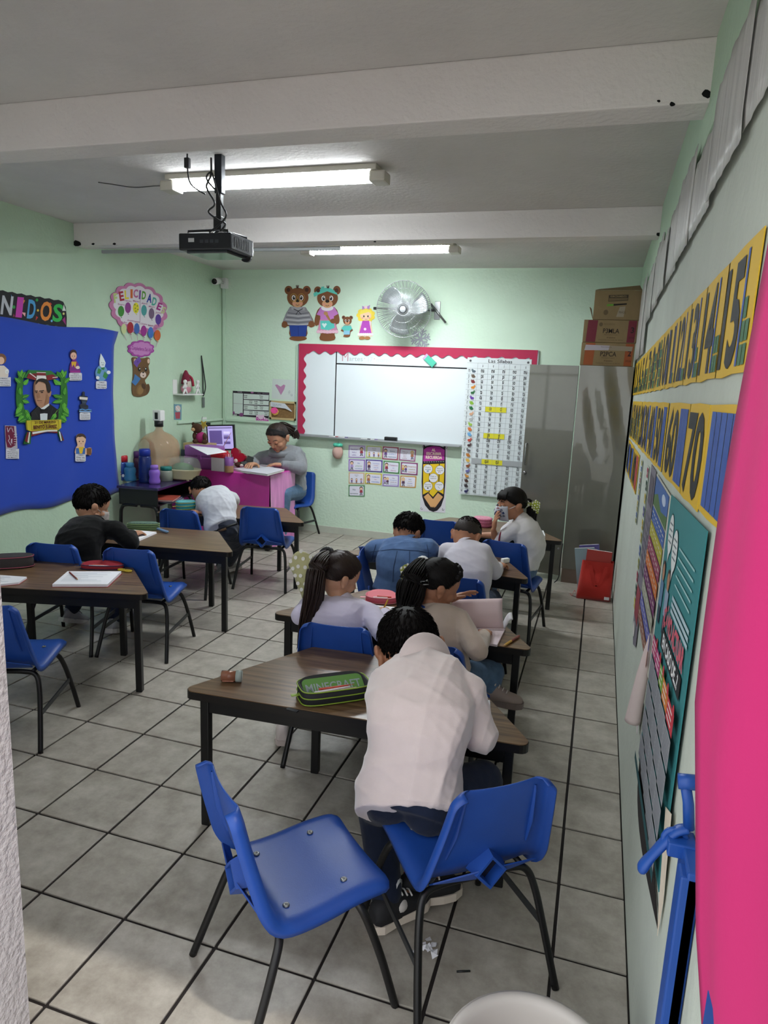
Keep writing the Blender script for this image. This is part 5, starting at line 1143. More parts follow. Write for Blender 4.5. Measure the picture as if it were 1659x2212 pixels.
# the jug stands at the back of the purple desk
jx, jy, jz = -4.015, 3.36, PZ
jh = at(325, 917, y=jy).z-jz
t = thing('water_jug', 'large peach tinted water jug with white electric pump', 'jug', (jx, jy, jz+.001))
rj = .5*abs(at(361, 960, y=jy).x-at(289, 960, y=jy).x)
pr_ = [(0, 0), (.9, 0), (1, .03), (1, .16), (.96, .19), (1, .22), (1, .38), (.96, .41), (1, .44), (1, .62), (.9, .72), (.62, .82), (.25, .88), (.18, .92), (.18, 1.0)]
MB().lathe([(rj*a, jh*q) for a, q in pr_], n=32).build('carboy', mat('peach_polycarbonate', '#c58d66', .1, alpha=.42, spec=.6), t)
ph = at(325, 885, y=jy).z-jz-jh
MB().lathe([(rj*.22, jh*.97), (rj*.22, jh+ph*.3), (0, jh+ph*.3)], n=16).build('pump_collar', M_BLACKP, t); MB().box((-rj*.24, -rj*.2, jh+ph*.28), (rj*.24, rj*.2, jh+ph), bev=.012).build('pump_head', M_WHITEP, t)
MB().box((-rj*.09, -rj*.22, jh+ph*.4), (rj*.09, -rj*.19, jh+ph*.85), bev=.003).build('pump_panel', M_BLACKP, t)
t = thing('bunny_ornament', 'golden rabbit eared ornament behind the red lidded bottle', 'ornament', (at(258, 1005, y=3.1).x, 3.1, PZ))
MB().lathe([(.0, 0), (.025, 0), (.03, .05), (.012, .12), (.022, .14), (0, .16)], n=14).build('stem', mat('gold_paint', '#a8873c', .4, .4), t)
for s in (-1, 1): MB().ell((s*.02, 0, .17), (.022, .006, .012)).build('ear', mat('gold_paint', '#a8873c'), t)
# ---- small shelf with gnome, lanyard, picture, plush strawberry, socket
sp0 = at(396, 850, x=XL)
t = thing('wall_shelf', 'little white shelf on the left wall under the bear sign', 'shelf', (XL, sp0.y, sp0.z))
MB().box((0, -.19, -.012), (.12, .19, 0), bev=.002).build('board', M_WHITEP, t); MB().box((0, -.19, 0), (.008, -.12, .14)).build('back_plate', M_WHITEP, t)
t = thing('gnome_doll', 'pink and red gnome doll seated on the little wall shelf', 'doll', (XL+.06, sp0.y-.04, sp0.z))
MB().ell((0, 0, .05), (.05, .06, .05)).build('torso', mat('pink_doll', '#c98a98', .8), t); MB().lathe([(.05, .10), (.045, .14), (.03, .2), (.012, .235), (0, .24)], n=16).build('hat', mat('wine_felt', '#7d1f3a', .85, var=.3, vscale=40), t); MB().ell((.03, .0, .10), (.02, .035, .05)).build('beard', mat('white_plush', '#cfc6ba'), t)
MB().tube(bez([(0, .0, .2), (.02, .07, .16), (.02, .10, .08)], 5), .014, 8).build('scarf', mat('scarf_red', '#a02840', .8), t)
for i, y in enumerate((-.10, .13)):
    t = thing('white_figurine', ('white stick figurine at the left end of the wall shelf', 'white stick figurine at the right end of the wall shelf')[i], 'figurine', (XL+.09, sp0.y+y, sp0.z), 0, 'white figurines on the wall shelf')
    MB().ell((0, 0, .125), .02).build('head', M_WHITEP, t); MB().tube([(0, 0, .11), (0, 0, .05)], .013, 8).build('torso', M_WHITEP, t)
    for s in (-1, 1): MB().tube([(0, 0, .055), (0, s*.035, 0)], .009, 8).build('leg', M_WHITEP, t); MB().tube([(0, 0, .1), (0, s*.04, .06)], .008, 8).build('arm', M_WHITEP, t)
l0 = at(433, 768, x=XL); l1 = at(437, 880, x=XL)
t = thing('lanyard', 'black lanyard with keys hanging on the left wall', 'lanyard', (XL+.012, l0.y, l0.z)); dz = l1.z-l0.z
for s in (0, 1): MB().tube(bez([(0, 0, 0), (.004, .015+s*.02, dz*.3), (.004, .05*s+.02, dz*.6), (0, .03, dz*.78)], 5), .006, 5).build('strap', M_BLACKP, t)
MB().box((-.004, .01, dz*1.0), (.006, .05, dz*.8), bev=.003).build('key_bunch', M_STEEL, t)
c = Cut('left', z=(0, 580, .27728), off=.003); c.card([(1352, 1056), (1412, 1058), (1410, 1180), (1355, 1178)], '#6f9aa8', .002).e(1382, 1090, 20, 24, '#d8c8c0').p([(1360, 1120), (1400, 1118), (1398, 1170), (1365, 1170)], '#a84a58').line([(1365, 1075), (1395, 1110)], 6, '#e8e4e0')
c.build('picture_card', 'small blue picture card above the plush bear', 'card')
t = thing('wall_socket', 'white wall socket with black charger left of the monitor', 'socket', at(440, 915, x=XL)); MB().box((0, -.045, -.07), (.012, .045, .07), bev=.004).build('plate', M_WHITEP, t); MB().box((.012, -.02, -.02), (.05, .06, .01), bev=.004).build('charger', M_BLACKP, t)
sb = at(733, 975, y=YB)
t = thing('plush_strawberry', 'pale pink plush fruit with green leaves hanging below the board', 'plush', (sb.x, YB-.05, sb.z))
MB().ell((0, 0, -.005), (.062, .045, .075)).build('fruit', mat('rose_plush', '#c9a79c', .95, bump=.3, bscale=80), t)
for k in range(6):
    a = k*math.pi/3; MB().ell((.03*math.cos(a), .025*math.sin(a), .075), (.028, .02, .02), M=None, n=10, k=6).build('leaf', mat('mint_felt', '#56c3a6'), t)
MB().tube([(0, 0, .07), (0, .01, .11)], .003, 6).build('loop', mat('mint_felt', '#56c3a6'), t)

# ================================================================== right wall
def RW(y, z): return Vector((XR, y, z))
M_FILM = mat('plastic_film', '#d6d4d0', .35, alpha=.75, bump=.25, bscale=9, stretch=(1, 9, .6), var=.25, vscale=3, spec=.6)
edges = [-1.05, -.55, -.05, .45, .9, 1.4, 1.9, 2.35, 2.8, 3.3, 3.92]
lows = [2.28, 2.26, 2.245, 2.235, 2.225, 2.215, 2.20, 2.17, 1.98, 1.97]
for i in range(10):
    y0, y1 = edges[i], edges[i+1]; rows = []
    for a in range(7):
        z = lows[i]+(2.535-lows[i]+.04*math.sin(i*2.3))*a/6
        rows.append([(XR-.010-.006*(i % 2)-.007*abs(math.sin(b*2.1+i))*(1 if 0 < a < 6 else .4), y0+(y1-y0+.03)*b/14, z+.008*math.sin(b*.8+i)*(a == 6)) for b in range(15)])
    o = MB().grid(rows).build('plastic_sheet', M_FILM); o.modifiers.new('t', 'SOLIDIFY').thickness = .001
    tag(o, 'grey wrinkled plastic sheet high on the right wall, '+('first from the door', 'second from the door', 'third from the door', 'fourth from the door', 'fifth from the door', 'sixth from the door', 'fifth from the cabinet', 'fourth from the cabinet', 'longer one second from the cabinet', 'longer one over the cabinet boxes')[i], 'plastic sheet', 'plastic sheets along the top of the right wall')
NW = {i+1: w for i, w in enumerate('one two three four five six seven eight nine ten eleven twelve thirteen fourteen fifteen sixteen seventeen eighteen nineteen twenty'.split())}; NW.update({30: 'thirty', 40: 'forty', 50: 'fifty', 60: 'sixty', 70: 'seventy', 80: 'eighty', 90: 'ninety', 100: 'one hundred'})
# number line papers
def num_sheet(y, wd, zb0, zt0, zb1, zt1, digits, tens, units, lb, red=False, bars_only=False, group='number line sheets'):
    # a: 0 (far, left) .. 1 (near, right); b: 0 bottom .. 1 top
    def f(a, b):
        yy = y+wd/2-wd*a; q = (4.1-yy)/4.9; lo = zb0+(zb1-zb0)*q; hi = zt0+(zt1-zt0)*q
        return RW(yy, lo+(hi-lo)*b)
    c = Cut('right', f=f, off=.003)
    c.card([(-.02, .0), (.25, -.012), (.6, .008), (1.02, 0), (1.01, .5), (1.02, 1), (.5, 1.012), (-.02, 1)], '#d3ab22', .002)
    x = .06
    tot = (0 if bars_only else .36*len(digits)) + .075*tens + (.28 if units else 0)
    k = .9/tot
    if not bars_only:
        c.t(digits, .05, .1, .36*len(digits)*k, .8, '#08080a', up=1, bold=.03); x = .08+.36*len(digits)*k
    for i in range(tens):
        x0 = x+.075*k*i; c.r(x0, .06, x0+.068*k, .94, '#a83a3a' if red else ['#3355a0', '#2f4f98'][i % 2])
    x += .075*k*tens+.02
    for u in range(units):
        cx, cy = x+(u % 2)*.13*k, .06+.175*(u//2); c.r(cx, cy, cx+.11*k, cy+.155, '#3c6b46')
    c.build('number_sheet', lb, 'sheet', group)
for n in range(1, 16):
    num_sheet(-.70+(15-n)*.335, .335, 1.685, 1.945, 1.772, 2.018, str(n), n//10, n % 10, 'yellow sheet showing number '+NW[n]+' with counting blocks, upper row')
y = 3.75
for n in (16, 17, 18, 19): num_sheet(y-.16, .33, 1.34, 1.634, 1.475, 1.712, str(n), 1, n % 10, 'yellow sheet showing number '+NW[n]+', second row on the right wall'); y -= .345
for n, yc, wd in ((20, 2.12, .40), (30, 1.70, .42), (40, 1.25, .45), (50, .78, .46), (60, .16, .60), (70, -.33, .36)):
    num_sheet(yc, wd, 1.34, 1.634, 1.465, 1.712, str(n), n//10 if n < 70 else 0, 0, 'yellow sheet showing number '+NW[n]+', second row on the right wall')
num_sheet(-.80, .52, 1.34, 1.634, 1.475, 1.712, '70', 7, 0, 'yellow sheet of seven blue ten bars beside the pink drape', bars_only=True)
for n, yc, wd in ((80, 3.5, .5), (90, 2.98, .5), (100, 2.35, .62)): num_sheet(yc, wd, 1.07, 1.325, 1.20, 1.40, str(n), n//10, 0, 'yellow sheet showing number '+NW[n]+', third row near the cabinet', red=(n == 100))
# strips of coloured word labels
for (yt, zt, yb, zb, off, lb) in ((1.72, 1.36, 1.66, 1.02, 0, 'vertical strip of coloured word labels nearer the cabinet'), (1.22, 1.38, 1.05, .72, 3, 'vertical strip of coloured word labels beside the grey poster')):
    c = Cut('right', f=lambda a, b: RW(yt+(yb-yt)*b+.05-.10*a, zt+(zb-zt)*b), off=.003); c.card([(0, 0), (1, 0), (1, 1), (0, 1)], '#b8c4b8', .001)
    for k in range(11): c.r(.1, k/11+.012, .9, (k+1)/11-.012, ['#a89a34', '#3a5a9a', '#8a8a3a', '#a02c4a', '#2a4a3a', '#c0ac3a', '#4a4a8a', '#b8a23a'][(k+off) % 8]).t('palabra', .2, (k+.65)/11, .6, .028, '#e0dcd0')
    c.build('label_strip', lb, 'strip')
# grey poster, calendar poster, big teal poster
c = Cut('right', f=lambda a, b: RW(1.02-.28*a, 1.41-.80*b), off=.004); c.card([(0, 0), (1, 0), (1, .95), (.5, 1.0), (0, .93)], '#77727c', .002)
c.p([(.1, .04), (.9, .04), (.9, .2), (.1, .2)], '#57505c')
for k in range(7): c.r(.12, .25+k*.05, .88, .275+k*.05, '#68626e')
c.p([(.1, .68), (.9, .66), (.9, .85), (.1, .86)], '#8c3a44').e(.4, .92, .2, .04, '#c8c4c0')
c.build('grey_poster', 'dull grey violet poster between label strip and calendar poster', 'poster')
c = Cut('right', f=lambda a, b: RW(.66-.60*a, 1.41-.62*b+.0*a), off=.006); c.card([(0, 0), (1, 0), (1.02, .5), (.98, 1), (0, .96)], '#c6c4b8', .002)
c.p([(.03, .01), (.97, .01), (.97, .15), (.03, .15)], '#3e62a0').p([(.03, .13), (.3, .09), (.6, .15), (.97, .12), (.97, .19), (.03, .19)], '#4a6a3a').e(.7, .07, .12, .03, '#b8c4d8')
for k, co in enumerate(('#33569c', '#a8a02c', '#8a3250', '#c0662a', '#6a2a5c', '#9a9a8a', '#5a5aa0', '#8a5a4a')):
    y0 = .20+k*.095; c.p([(.03, y0), (.97, y0), (.97, y0+.088), (.03, y0+.088)], co)
    for j in range(7): c.line([(.07+j*.13, y0+.03), (.15+j*.13, y0+.03)], .008, '#d8d4c4').line([(.07+j*.13, y0+.06), (.13+j*.13, y0+.06)], .006, '#c8c4b4')
c.build('calendar_poster', 'many coloured striped calendar poster left of the teal poster', 'poster')
TP0, TP1 = .02, -.735
c = Cut('right', f=lambda a, b: RW(TP0+(TP1-TP0)*a, 1.455-.035*(1-a)-(.90-.05*a)*b), off=.008)
c.card([(0, 0), (1, 0), (1, 1), (0, 1)], '#2d7a7d', .002)
for x, y, r in ((.17, .12, .085), (.36, .15, .085)):
    c.e(x, y, r, .07, '#1c3a3c').e(x, y, r*.93, .066, '#d6dad8').p([(x-.03, y+.05), (x+.03, y+.055), (x-.01, y+.10)], '#d6dad8')
    for k in range(4): c.line([(x-.05, y-.035+k*.02), (x+.05, y-.035+k*.02)], .006, '#6a7478')
for k, x in enumerate((.10, .30)):
    c.e(x, .25, .05, .03, '#3a2a26').e(x, .262, .04, .03, '#a87a5c').p([(x-.06, .29), (x+.06, .29), (x+.05, .38), (x-.05, .38)], ('#5a7a98', '#8a9ab0')[k]).r(x-.04, .38, x+.04, .44, '#2a3446')
for k in range(5): c.line([(.5, .12+k*.028), (.9, .12+k*.028)], .006, '#9ac0c0')
for k in range(3): c.r(.48, .27+k*.02, .95, .283+k*.02, '#a8bcc4')
c.t('¿CÓMO ACTUAR', .3, .395, .62, .06, '#c8586a', bold=.05).p([(.30, .41), (.92, .41), (.92, .475), (.30, .475)], '#1a1c20').t('EN CASO DE...?', .36, .463, .5, .042, '#e4e4e4', bold=.03)
for k, (x0, x1, co) in enumerate(((.03, .22, '#b03a6a'), (.24, .42, '#a83a72'), (.44, .58, '#6f9a3a'), (.60, .77, '#c8782e'), (.79, .97, '#b8303e'))):
    c.r(x0, .50, x1, .565, co).e(x1-.03, .50, .022, .02, '#b8303e')
    for j in range(3): c.line([(x0+.02, .515+j*.018), (x1-.05, .515+j*.018)], .006, '#e0d8d4')
    hs = [.09, .13, .07, .12][k % 4]
    for j in range(4):
        y0 = .575+j*.1; c.r(x0, y0, x1, y0+.09, '#8d8f94')
        for q in range(6): c.line([(x0+.015, y0+.014+q*.0125), (x1-.02, y0+.014+q*.0125)], .0045, '#70737a')
c.p([(.02, .96), (.98, .96), (.98, .99), (.02, .99)], '#1a4a4e')
c.build('teal_poster', 'large teal school poster with speech bubbles and white text panels', 'poster')
# curled dark strip, tape and the rolled paper
rows = [[(XR-.004-.026*math.sin(f*math.pi)*q, .02+.02*q-.78*f, .575-.05*f+.03*math.sin(f*3)-.035*math.sin(f*3)*q) for q in (0, .5, 1)] for f in [k/12 for k in range(13)]]
o = MB().grid(rows).build('curled_strip', mat('dark_brown_paper', '#1c1715', .9)); tag(o, 'dark brown strip curling off the wall below the teal poster', 'strip'); o.modifiers.new('t', 'SOLIDIFY').thickness = .002
o = MB().add([RW(-.775, .83)+Vector((-.012, 0, 0)), RW(-.70, .80)+Vector((-.014, 0, 0)), RW(-.755, .60)+Vector((-.01, 0, 0)), RW(-.77, .52)+Vector((-.006, 0, 0)), RW(-.785, .62)+Vector((-.006, 0, 0))], [(0, 1, 2, 3, 4)]).build('torn_tape', mat('cream_tape', '#d8cbb8', .6)); tag(o, 'torn cream tape beside the lower end of the teal poster', 'tape'); o.modifiers.new('t', 'SOLIDIFY').thickness = .001
ra, rb = Vector((XR-.02, .11, 1.0)), Vector((XR-.145, .13, .55)); u0 = at(1405, 1345, y=.11)
r_t = at(1418, 1345, y=.10); r_b = at(1366, 1558, y=.14)
r_t.y, r_b.y = .10, .14
m = MB(); rr = bez([r_t, r_t.lerp(r_b, .5)+Vector((-.004, 0, 0)), r_b], 8); m.tube(rr, [.006+.021*(i/(len(rr)-1))**.7 for i in range(len(rr))], 16, cap=False)
o = m.build('paper_roll', mat('pinkish_paper', '#cbbab6', .75)); tag(o, 'pale rolled up poster hanging away from the right wall', 'paper roll'); o.modifiers.new('t', 'SOLIDIFY').thickness = .0015
c = Cut('right', f=lambda a, b: RW(.32-.16*a, .66-.12*b), off=.01); c.card([(0, 0), (1, 0), (.9, 1.1), (.3, .9)], '#d8ccd0', .001).p([(.15, .1), (.9, .1), (.8, .9), (.4, .8)], '#8a2050').line([(.3, .3), (.7, .4), (.5, .7)], .08, '#e0d0d8')
c.build('poster_scrap', 'magenta and white poster scrap showing under the paper roll', 'paper')
# ---- blue door frame, latch, open door leaf and pink drape
M_BLUED = mat('blue_door_paint', '#1c4a9a', .4, var=.1, vscale=6)
dfm = MB(); dfm.box((.200, -1.10, 0), (XR-.001, -.99, .925), bev=.004); dfm.box((.190, -1.10, 0), (XR-.001, -1.06, .915), bev=.004)
structure(dfm.build('door_1', M_BLUED))
lt = thing('door_latch', 'blue painted lever latch on top of the blue door post', 'latch', (.195, -1.0, .93))
lp = [at(u, v, y=-1.0)-Vector((.195, -1.0, .93)) for u, v in ((1480, 1690), (1487, 1735), (1488, 1790), (1462, 1795), (1440, 1815), (1420, 1835), (1398, 1860), (1383, 1880))]
MB().tube(lp[:3], .010, 10).build('pin', M_BLUED, lt); MB().tube([lp[0]+Vector((-.012, 0, 0)), lp[0]+Vector((.022, 0, .004))], .014, 12).build('pin_head', M_BLUED, lt)
MB().tube(bez(lp[2:], 4), [.013, .0135, .014, .0145, .0145, .0145, .0145, .015, .0155, .016, .016, .016, .0155, .015, .015, .0155, .017, .018, .018, .016, .011][:4*5+1], 10, flat_=.55).build('lever', M_BLUED, lt)
rg = [lp[2]+Vector((-.02+.02*math.cos(a), 0, -.028+.02*math.sin(a))) for a in [k*.42 for k in range(16)]]
MB().tube(rg, .006, 8).build('ring', M_BLUED, lt)
MB().box((-.02, -.03, -.03), (.028, .02, -.002), bev=.003).build('bracket', M_BLUED, lt)
dl = MB(); dl.box((.196, -2.06, .04), (.215, -1.36, 2.04)); o = structure(dl.build('door_2', M_BLUED))
rows = []
for i in range(33):
    z = 2.10-2.08*i/32; xe = np.interp(z, [.2, .80, 1.0, 1.33, 1.6, 1.9, 2.1], [.215, .212, .178, .141, .142, .151, .153]); row = []
    for j in range(25):
        y = -1.3-.78*j/24; e = j/24
        row.append((xe+.012*math.sin(j*.7+z*.8)*min(1, e*4)+.020*min(e*3, 1), y+(.02*math.sin(z*5) if j == 0 else 0), z))
    rows.append([(.222, -1.33, z)]+row)
o = MB().grid(rows).build('pink_drape', mat('hot_pink_cloth', '#c4246c', .85, bump=.05, bscale=200)); o.modifiers.new('t', 'SOLIDIFY').thickness = .003
tag(o, 'hot pink cloth draped over the open door at right edge', 'cloth')

# ================================================================== things on the children's tables
def notebook(lb, px, th=.008, cover='#a83a50', page=None, spiral=None, lines=True, name='notebook', group='notebooks on the tables', z=TT):
    P = [at(u, v, z=z+th) for u, v in px]; ctr = sum(P, Vector())/4; ctr.z = z
    t = thing(name, lb, 'notebook', ctr, 0, group); Q = [Vector((p.x-ctr.x, p.y-ctr.y)) for p in P]
    MB().prism([q*1.03 for q in Q], 0, .0018).build('cover', mat('cover_'+cover[1:], cover, .5), t); MB().prism(Q, .0018, th).build('pages', page or M_PAPER, t)
    if lines:
        m = MB()
        for k in range(9):
            f = .12+.08*k; a = Q[0].lerp(Q[3], f); b = Q[1].lerp(Q[2], f); A = a.lerp(b, .08); B = a.lerp(b, .25+.6*random.random()); d = (Q[3]-Q[0])*.008
            m.add([(A.x-d.x, A.y-d.y, th+.0004), (B.x-d.x, B.y-d.y, th+.0004), (B.x+d.x, B.y+d.y, th+.0004), (A.x+d.x, A.y+d.y, th+.0004)], [(0, 1, 2, 3)])
        o = m.build('handwriting', mat('pencil_grey', '#9aa0b0', .8), t, fix=False); o['kind'] = 'stuff'
    if spiral is not None:
        a, b = Q[spiral], Q[(spiral+1) % 4]; m = MB()
        for k in range(22):
            p = a.lerp(b, (k+.5)/22); m.tube([(p.x, p.y+.006*math.cos(q), th*.5+.007*math.sin(q)) for q in (0, 1.2, 2.5, 3.8, 5, 6.2)], .0012, 5, cap=False)
        o = m.build('spiral_binding', M_STEEL, t); o['kind'] = 'stuff'
    return t
notebook('open notebook with red cover and a pencil on it, left table', [(146, 1234), (262, 1234), (232, 1262), (113, 1262)], .016, '#9a3040', spiral=0)
notebook('notebook cut by the left door jamb', [(-30, 1240), (58, 1246), (40, 1258), (-20, 1264)], .012, '#b04a4a')
notebook('open notebook under the sleeve of the boy in black', [(262, 1142), (338, 1149), (298, 1166), (250, 1160)], .012, '#c8c4c8')
notebook('open notebook in front of the girl with long ponytail', [(800, 1306), (862, 1312), (868, 1332), (790, 1335)], .010, '#c8c4d0')
notebook('white page right of the boy in pale pink fleece', [(1005, 1508), (1058, 1512), (1060, 1552), (1010, 1548)], .006, '#d0d0d4', lines=False)
notebook('white page below the arm of the cropped hair boy', [(1000, 1222), (1050, 1210), (1062, 1224), (1010, 1236)], .006, '#c0c0c8')
notebook('spiral notebook behind the masked girl on the back table', [(1150, 1145), (1174, 1146), (1178, 1157), (1155, 1158)], .016, '#c8ccd0', spiral=0)
def pencil(lb, a, b, z, col, r=.004, tip='#c8a070', second=None):
    A, B = at(*a, z=z+r), at(*b, z=z+r); ctr = (A+B)/2; t = thing('pencil', lb, 'pencil', (ctr.x, ctr.y, z), 0, 'pencils'); A -= t.location; B -= t.location
    M_ = A.lerp(B, .5); MB().tube([A.lerp(B, .1), M_ if second else A.lerp(B, 1)], r, 6, smooth=False).build('barrel', mat('pencil_'+col[1:], col, .4), t)
    if second: MB().tube([M_, B], r, 6, smooth=False).build('upper_barrel', mat('pencil_'+second[1:], second, .4), t)
    MB().tube([A, A.lerp(B, .1)], r*.3, 6, r2=r).build('point', mat('pencil_tip', tip, .7), t)
pencil('brown pencil lying on the open red covered notebook', (168, 1252), (150, 1236), TT+.0165, '#7a3226')
pencil('two coloured pencil, yellow and brown, on the girls table corner', (1087, 1396), (1121, 1374), TT, '#c89a2c', .006, second='#7a2f24')
def pouch(name, lb, c0, c1, wd, h, body, trim, z=TT, tiers=1, lid=None, group='pencil pouches on the tables', squash=2.6, open_=False, contents=None):
    A, B = at(*c0, z=z), at(*c1, z=z); d = B-A; L = d.length; ang = math.atan2(d.y, d.x); ctr = (A+B)/2; nrm = Vector((-d.y, d.x, 0)).normalized()
    t = thing(name, lb, 'pencil pouch', (ctr.x+nrm.x*wd/2, ctr.y+nrm.y*wd/2, z), ang, group)
    def ring(k, zz, n=32): return [(k*L/2*math.copysign(abs(math.cos(q))**(2/squash), math.cos(q)), k*wd/2*math.copysign(abs(math.sin(q))**(2/squash), math.sin(q)), zz) for q in [2*math.pi*i/n for i in range(n)]]
    hb = h*(.62 if open_ else 1.0)
    rr = [ring(.92, 0), ring(.99, hb*.12), ring(1.0, hb*.5), ring(.98, hb*.9)]+([ring(.93, hb*.9), ring(.9, hb*.3)] if open_ else [ring(.93, hb)])
    m = MB(); m.grid(rr, closed=True); m.add(rr[0], [tuple(range(32))[::-1]]); m.add(rr[-1], [tuple(range(32))]); m.build('pouch_body', body, t)
    for k in range(tiers+1):
        zz = hb*(.12+.78*k/max(1, tiers)); R = ring(1.008, zz); MB().tube(R+[R[0]], .0024, 6, cap=False).build('zip', trim, t)
    MB().box((-L/2-.03, -.008, hb*.4), (-L/2, .008, hb*.46), bev=.002).build('zip_pull', trim, t)
    if open_:
        LM = Matrix.Translation((0, wd*.48, hb*.85)) @ Matrix.Rotation(R_(28), 4, 'X') @ Matrix.Translation((0, -wd*.48, 0))
        l_ = MB(); r1, r2 = ring(.98, 0), ring(.95, .02); l_.grid([[LM @ Vector(p) for p in r1], [LM @ Vector(p) for p in r2]], closed=True); l_.add([LM @ Vector(p) for p in r2], [tuple(range(32))]); l_.add([LM @ Vector(p) for p in r1], [tuple(range(32))[::-1]]); l_.build('lid', lid or body, t)
        for k in range(6):
            y = -wd*.28+k*wd*.1; MB().tube([(-L*.38+.02*k, y, hb*.55+.004*(k % 3)), (L*.3-.02*(k % 2), y+.01, hb*.6)], .004, 6).build('pen', mat('pen_c%d' % k, ('#d8c0a8', '#e6e0e4', '#c85040', '#4a6ab0', '#d8b040', '#4a8a5a')[k], .4), t)
    elif lid: 
        m = MB(); rr = [ring(.9, hb+.001), ring(.84, hb+.004)]; m.grid(rr, closed=True); m.add(rr[1], [tuple(range(32))]); m.build('top_panel', lid, t)
    return t
M_LIME = mat('lime_piping', '#7f9a2e', .5); M_BLKF = mat('black_fabric', '#17181b', .7, bump=.1, bscale=200)
pc = pouch('pencil_pouch', 'black pencil pouch with lime piping open on the nearest table', (656, 1533), (806, 1512), .135, .10, M_BLKF, M_LIME, tiers=2, lid=M_BLKF, open_=True, squash=4.5)
c = Cut('back', f=lambda a, b: Vector((a, b, 0))); 
V, F, w0 = textmesh('MINECRAFT', .015)
lid = [o for o in pc.children if o.name.startswith('lid')][0]; bb = [Vector(v.co) for v in lid.data.vertices]; top = sorted(bb, key=lambda v: v.z+v.y)[-32:]
LMx = Matrix.Translation((0, .135*.48, .062*.85)) @ Matrix.Rotation(R_(28), 4, 'X') @ Matrix.Translation((0, -.135*.48, 0))
Ll = (at(806, 1512, z=TT)-at(656, 1533, z=TT)).length
gpn = MB(); gpn.add([LMx @ Vector((a, b, .0207)) for a, b in rrect(-Ll*.44, -.036, Ll*.44, .048, .02)], [tuple(range(20))]); gpn.build('green_panel', mat('green_panel', '#57863a', .6), pc)
m = MB(); m.add([LMx @ Vector(((a/w0-.5)*Ll*.8, b*.05-.012, .0215)) for a, b in V], F); m.build('lid_lettering', mat('grey_print', '#8d9a98', .6), pc, fix=False)['kind'] = 'stuff'
for i, (u, v, a) in enumerate(((648, 1492, 1.9), (632, 1518, 3.0))):
    p = at(u, v, z=TT+.03)-pc.location; MB().box((-.022, -.008, 0), (.022, .008, .004), M=Matrix.Rotation(-pc.rotation_euler.z, 4, 'Z') @ Matrix.Translation(p-Vector((0, 0, .03 if i else 0))) @ Matrix.Rotation(a, 4, 'Z')).build('pull_tab', M_BLKF, pc)
pouch('pencil_pouch', 'red and navy pencil pouch lying open on the left table', (170, 1231), (262, 1233), .085, .045, mat('red_fabric', '#8f1f2c', .75), mat('navy_trim', '#22264a', .6), tiers=1, open_=True, lid=mat('red_fabric', '#8f1f2c'))
pouch('pencil_pouch', 'pink trimmed grey pencil pouch at the left door jamb', (-40, 1234), (72, 1228), .10, .075, mat('charcoal_mesh', '#3a3636', .8, bump=.2, bscale=300), mat('dusky_pink', '#9a4a5c', .6), tiers=1)
pouch('pencil_pouch', 'green striped pencil pouch on the black sweater boy table', (272, 1146), (342, 1147), .09, .05, mat('dark_green_fabric', '#2f4a34', .7), mat('pale_green_trim', '#8fa870', .6), tiers=3, lid=mat('mosaic_panel', '#5f7a6a', .6, var=.6, vscale=60))
pouch('pencil_pouch', 'teal and yellow pencil pouches piled left of the white polo boy', (385, 1104), (428, 1101), .12, .07, mat('teal_fabric', '#2f8a94', .6), mat('yellow_trim', '#b0a83c', .6), tiers=2, lid=mat('aqua_panel', '#5fb0b4', .5))
pouch('pencil_pouch', 'open pink pencil pouch between the two ponytailed girls', (788, 1304), (858, 1308), .125, .06, mat('pink_fabric', '#c9586e', .6), mat('pale_pink_trim', '#e0909c', .5), tiers=1, open_=True, lid=mat('coral_pink', '#e87a86', .55))
pouch('pencil_pouch', 'pink patterned pencil pouch on the far back table', (1018, 1138), (1060, 1142), .15, .07, mat('rose_fabric', '#bf6a86', .6, var=.3, vscale=40), mat('wine_trim', '#8a2f4c', .6), tiers=2, lid=mat('rose_panel', '#d28aa0', .6, var=.4, vscale=50))
pouch('pencil_pouch', 'olive yellow pouch beside the denim jacket boy', (918, 1186), (945, 1188), .06, .035, mat('olive_fabric', '#8f8c2c', .7), mat('dark_trim', '#3a3a2a', .6), tiers=1)
o = MB().tube([at(340, 1142, z=TT+.02), at(352, 1146, z=TT+.012), at(362, 1149, z=TT+.012)], .010, 8).build('marker_pen', mat('steel_blue', '#6f8fb4', .5)); tag(o, 'grey blue strap lying beside the green striped pouch', 'strap'); o.name = 'fabric_strap'
t = thing('ruler_clip', 'yellow scissors handle lying beside the red and navy pouch', 'scissors', at(270, 1234, z=TT)); 
for s in (-1, 1): MB().tube([(.02*s+.025*math.cos(q), .012*math.sin(q), .006) for q in [k*.5 for k in range(14)]], .005, 6).build('finger_loop', mat('yellow_plastic', '#b8a030', .4), t)
t.name = 'scissors'
# sharpener with clear lid on the nearest table
sA = at(493, 1476, z=TT); t = thing('sharpener', 'clear lidded pencil sharpener full of shavings on the nearest table', 'sharpener', (sA.x, sA.y+.02, TT), R_(20))
MB().tube([(-.035, 0, .021), (.02, 0, .021)], .021, 14, smooth=True).build('shavings_bin', mat('amber_clear', '#8a5a44', .2, alpha=.8), t); MB().tube([(.02, 0, .021), (.042, 0, .021)], .0225, 14).build('cap', mat('grey_clear', '#9aa6a0', .25, alpha=.85), t)
MB().box((-.03, -.017, .005), (.012, .017, .030)).build('shavings', mat('shaving_wood', '#a8705a', .8, var=.5, vscale=80), t)
o = slab('tape_scrap', [(803, 1540), (822, 1533), (826, 1556), (806, 1560)], TT, .002, mat('clear_tape', '#b9c4c0', .2, alpha=.7), lab='scrap of clear tape at the fleece boy elbow', cat='tape')

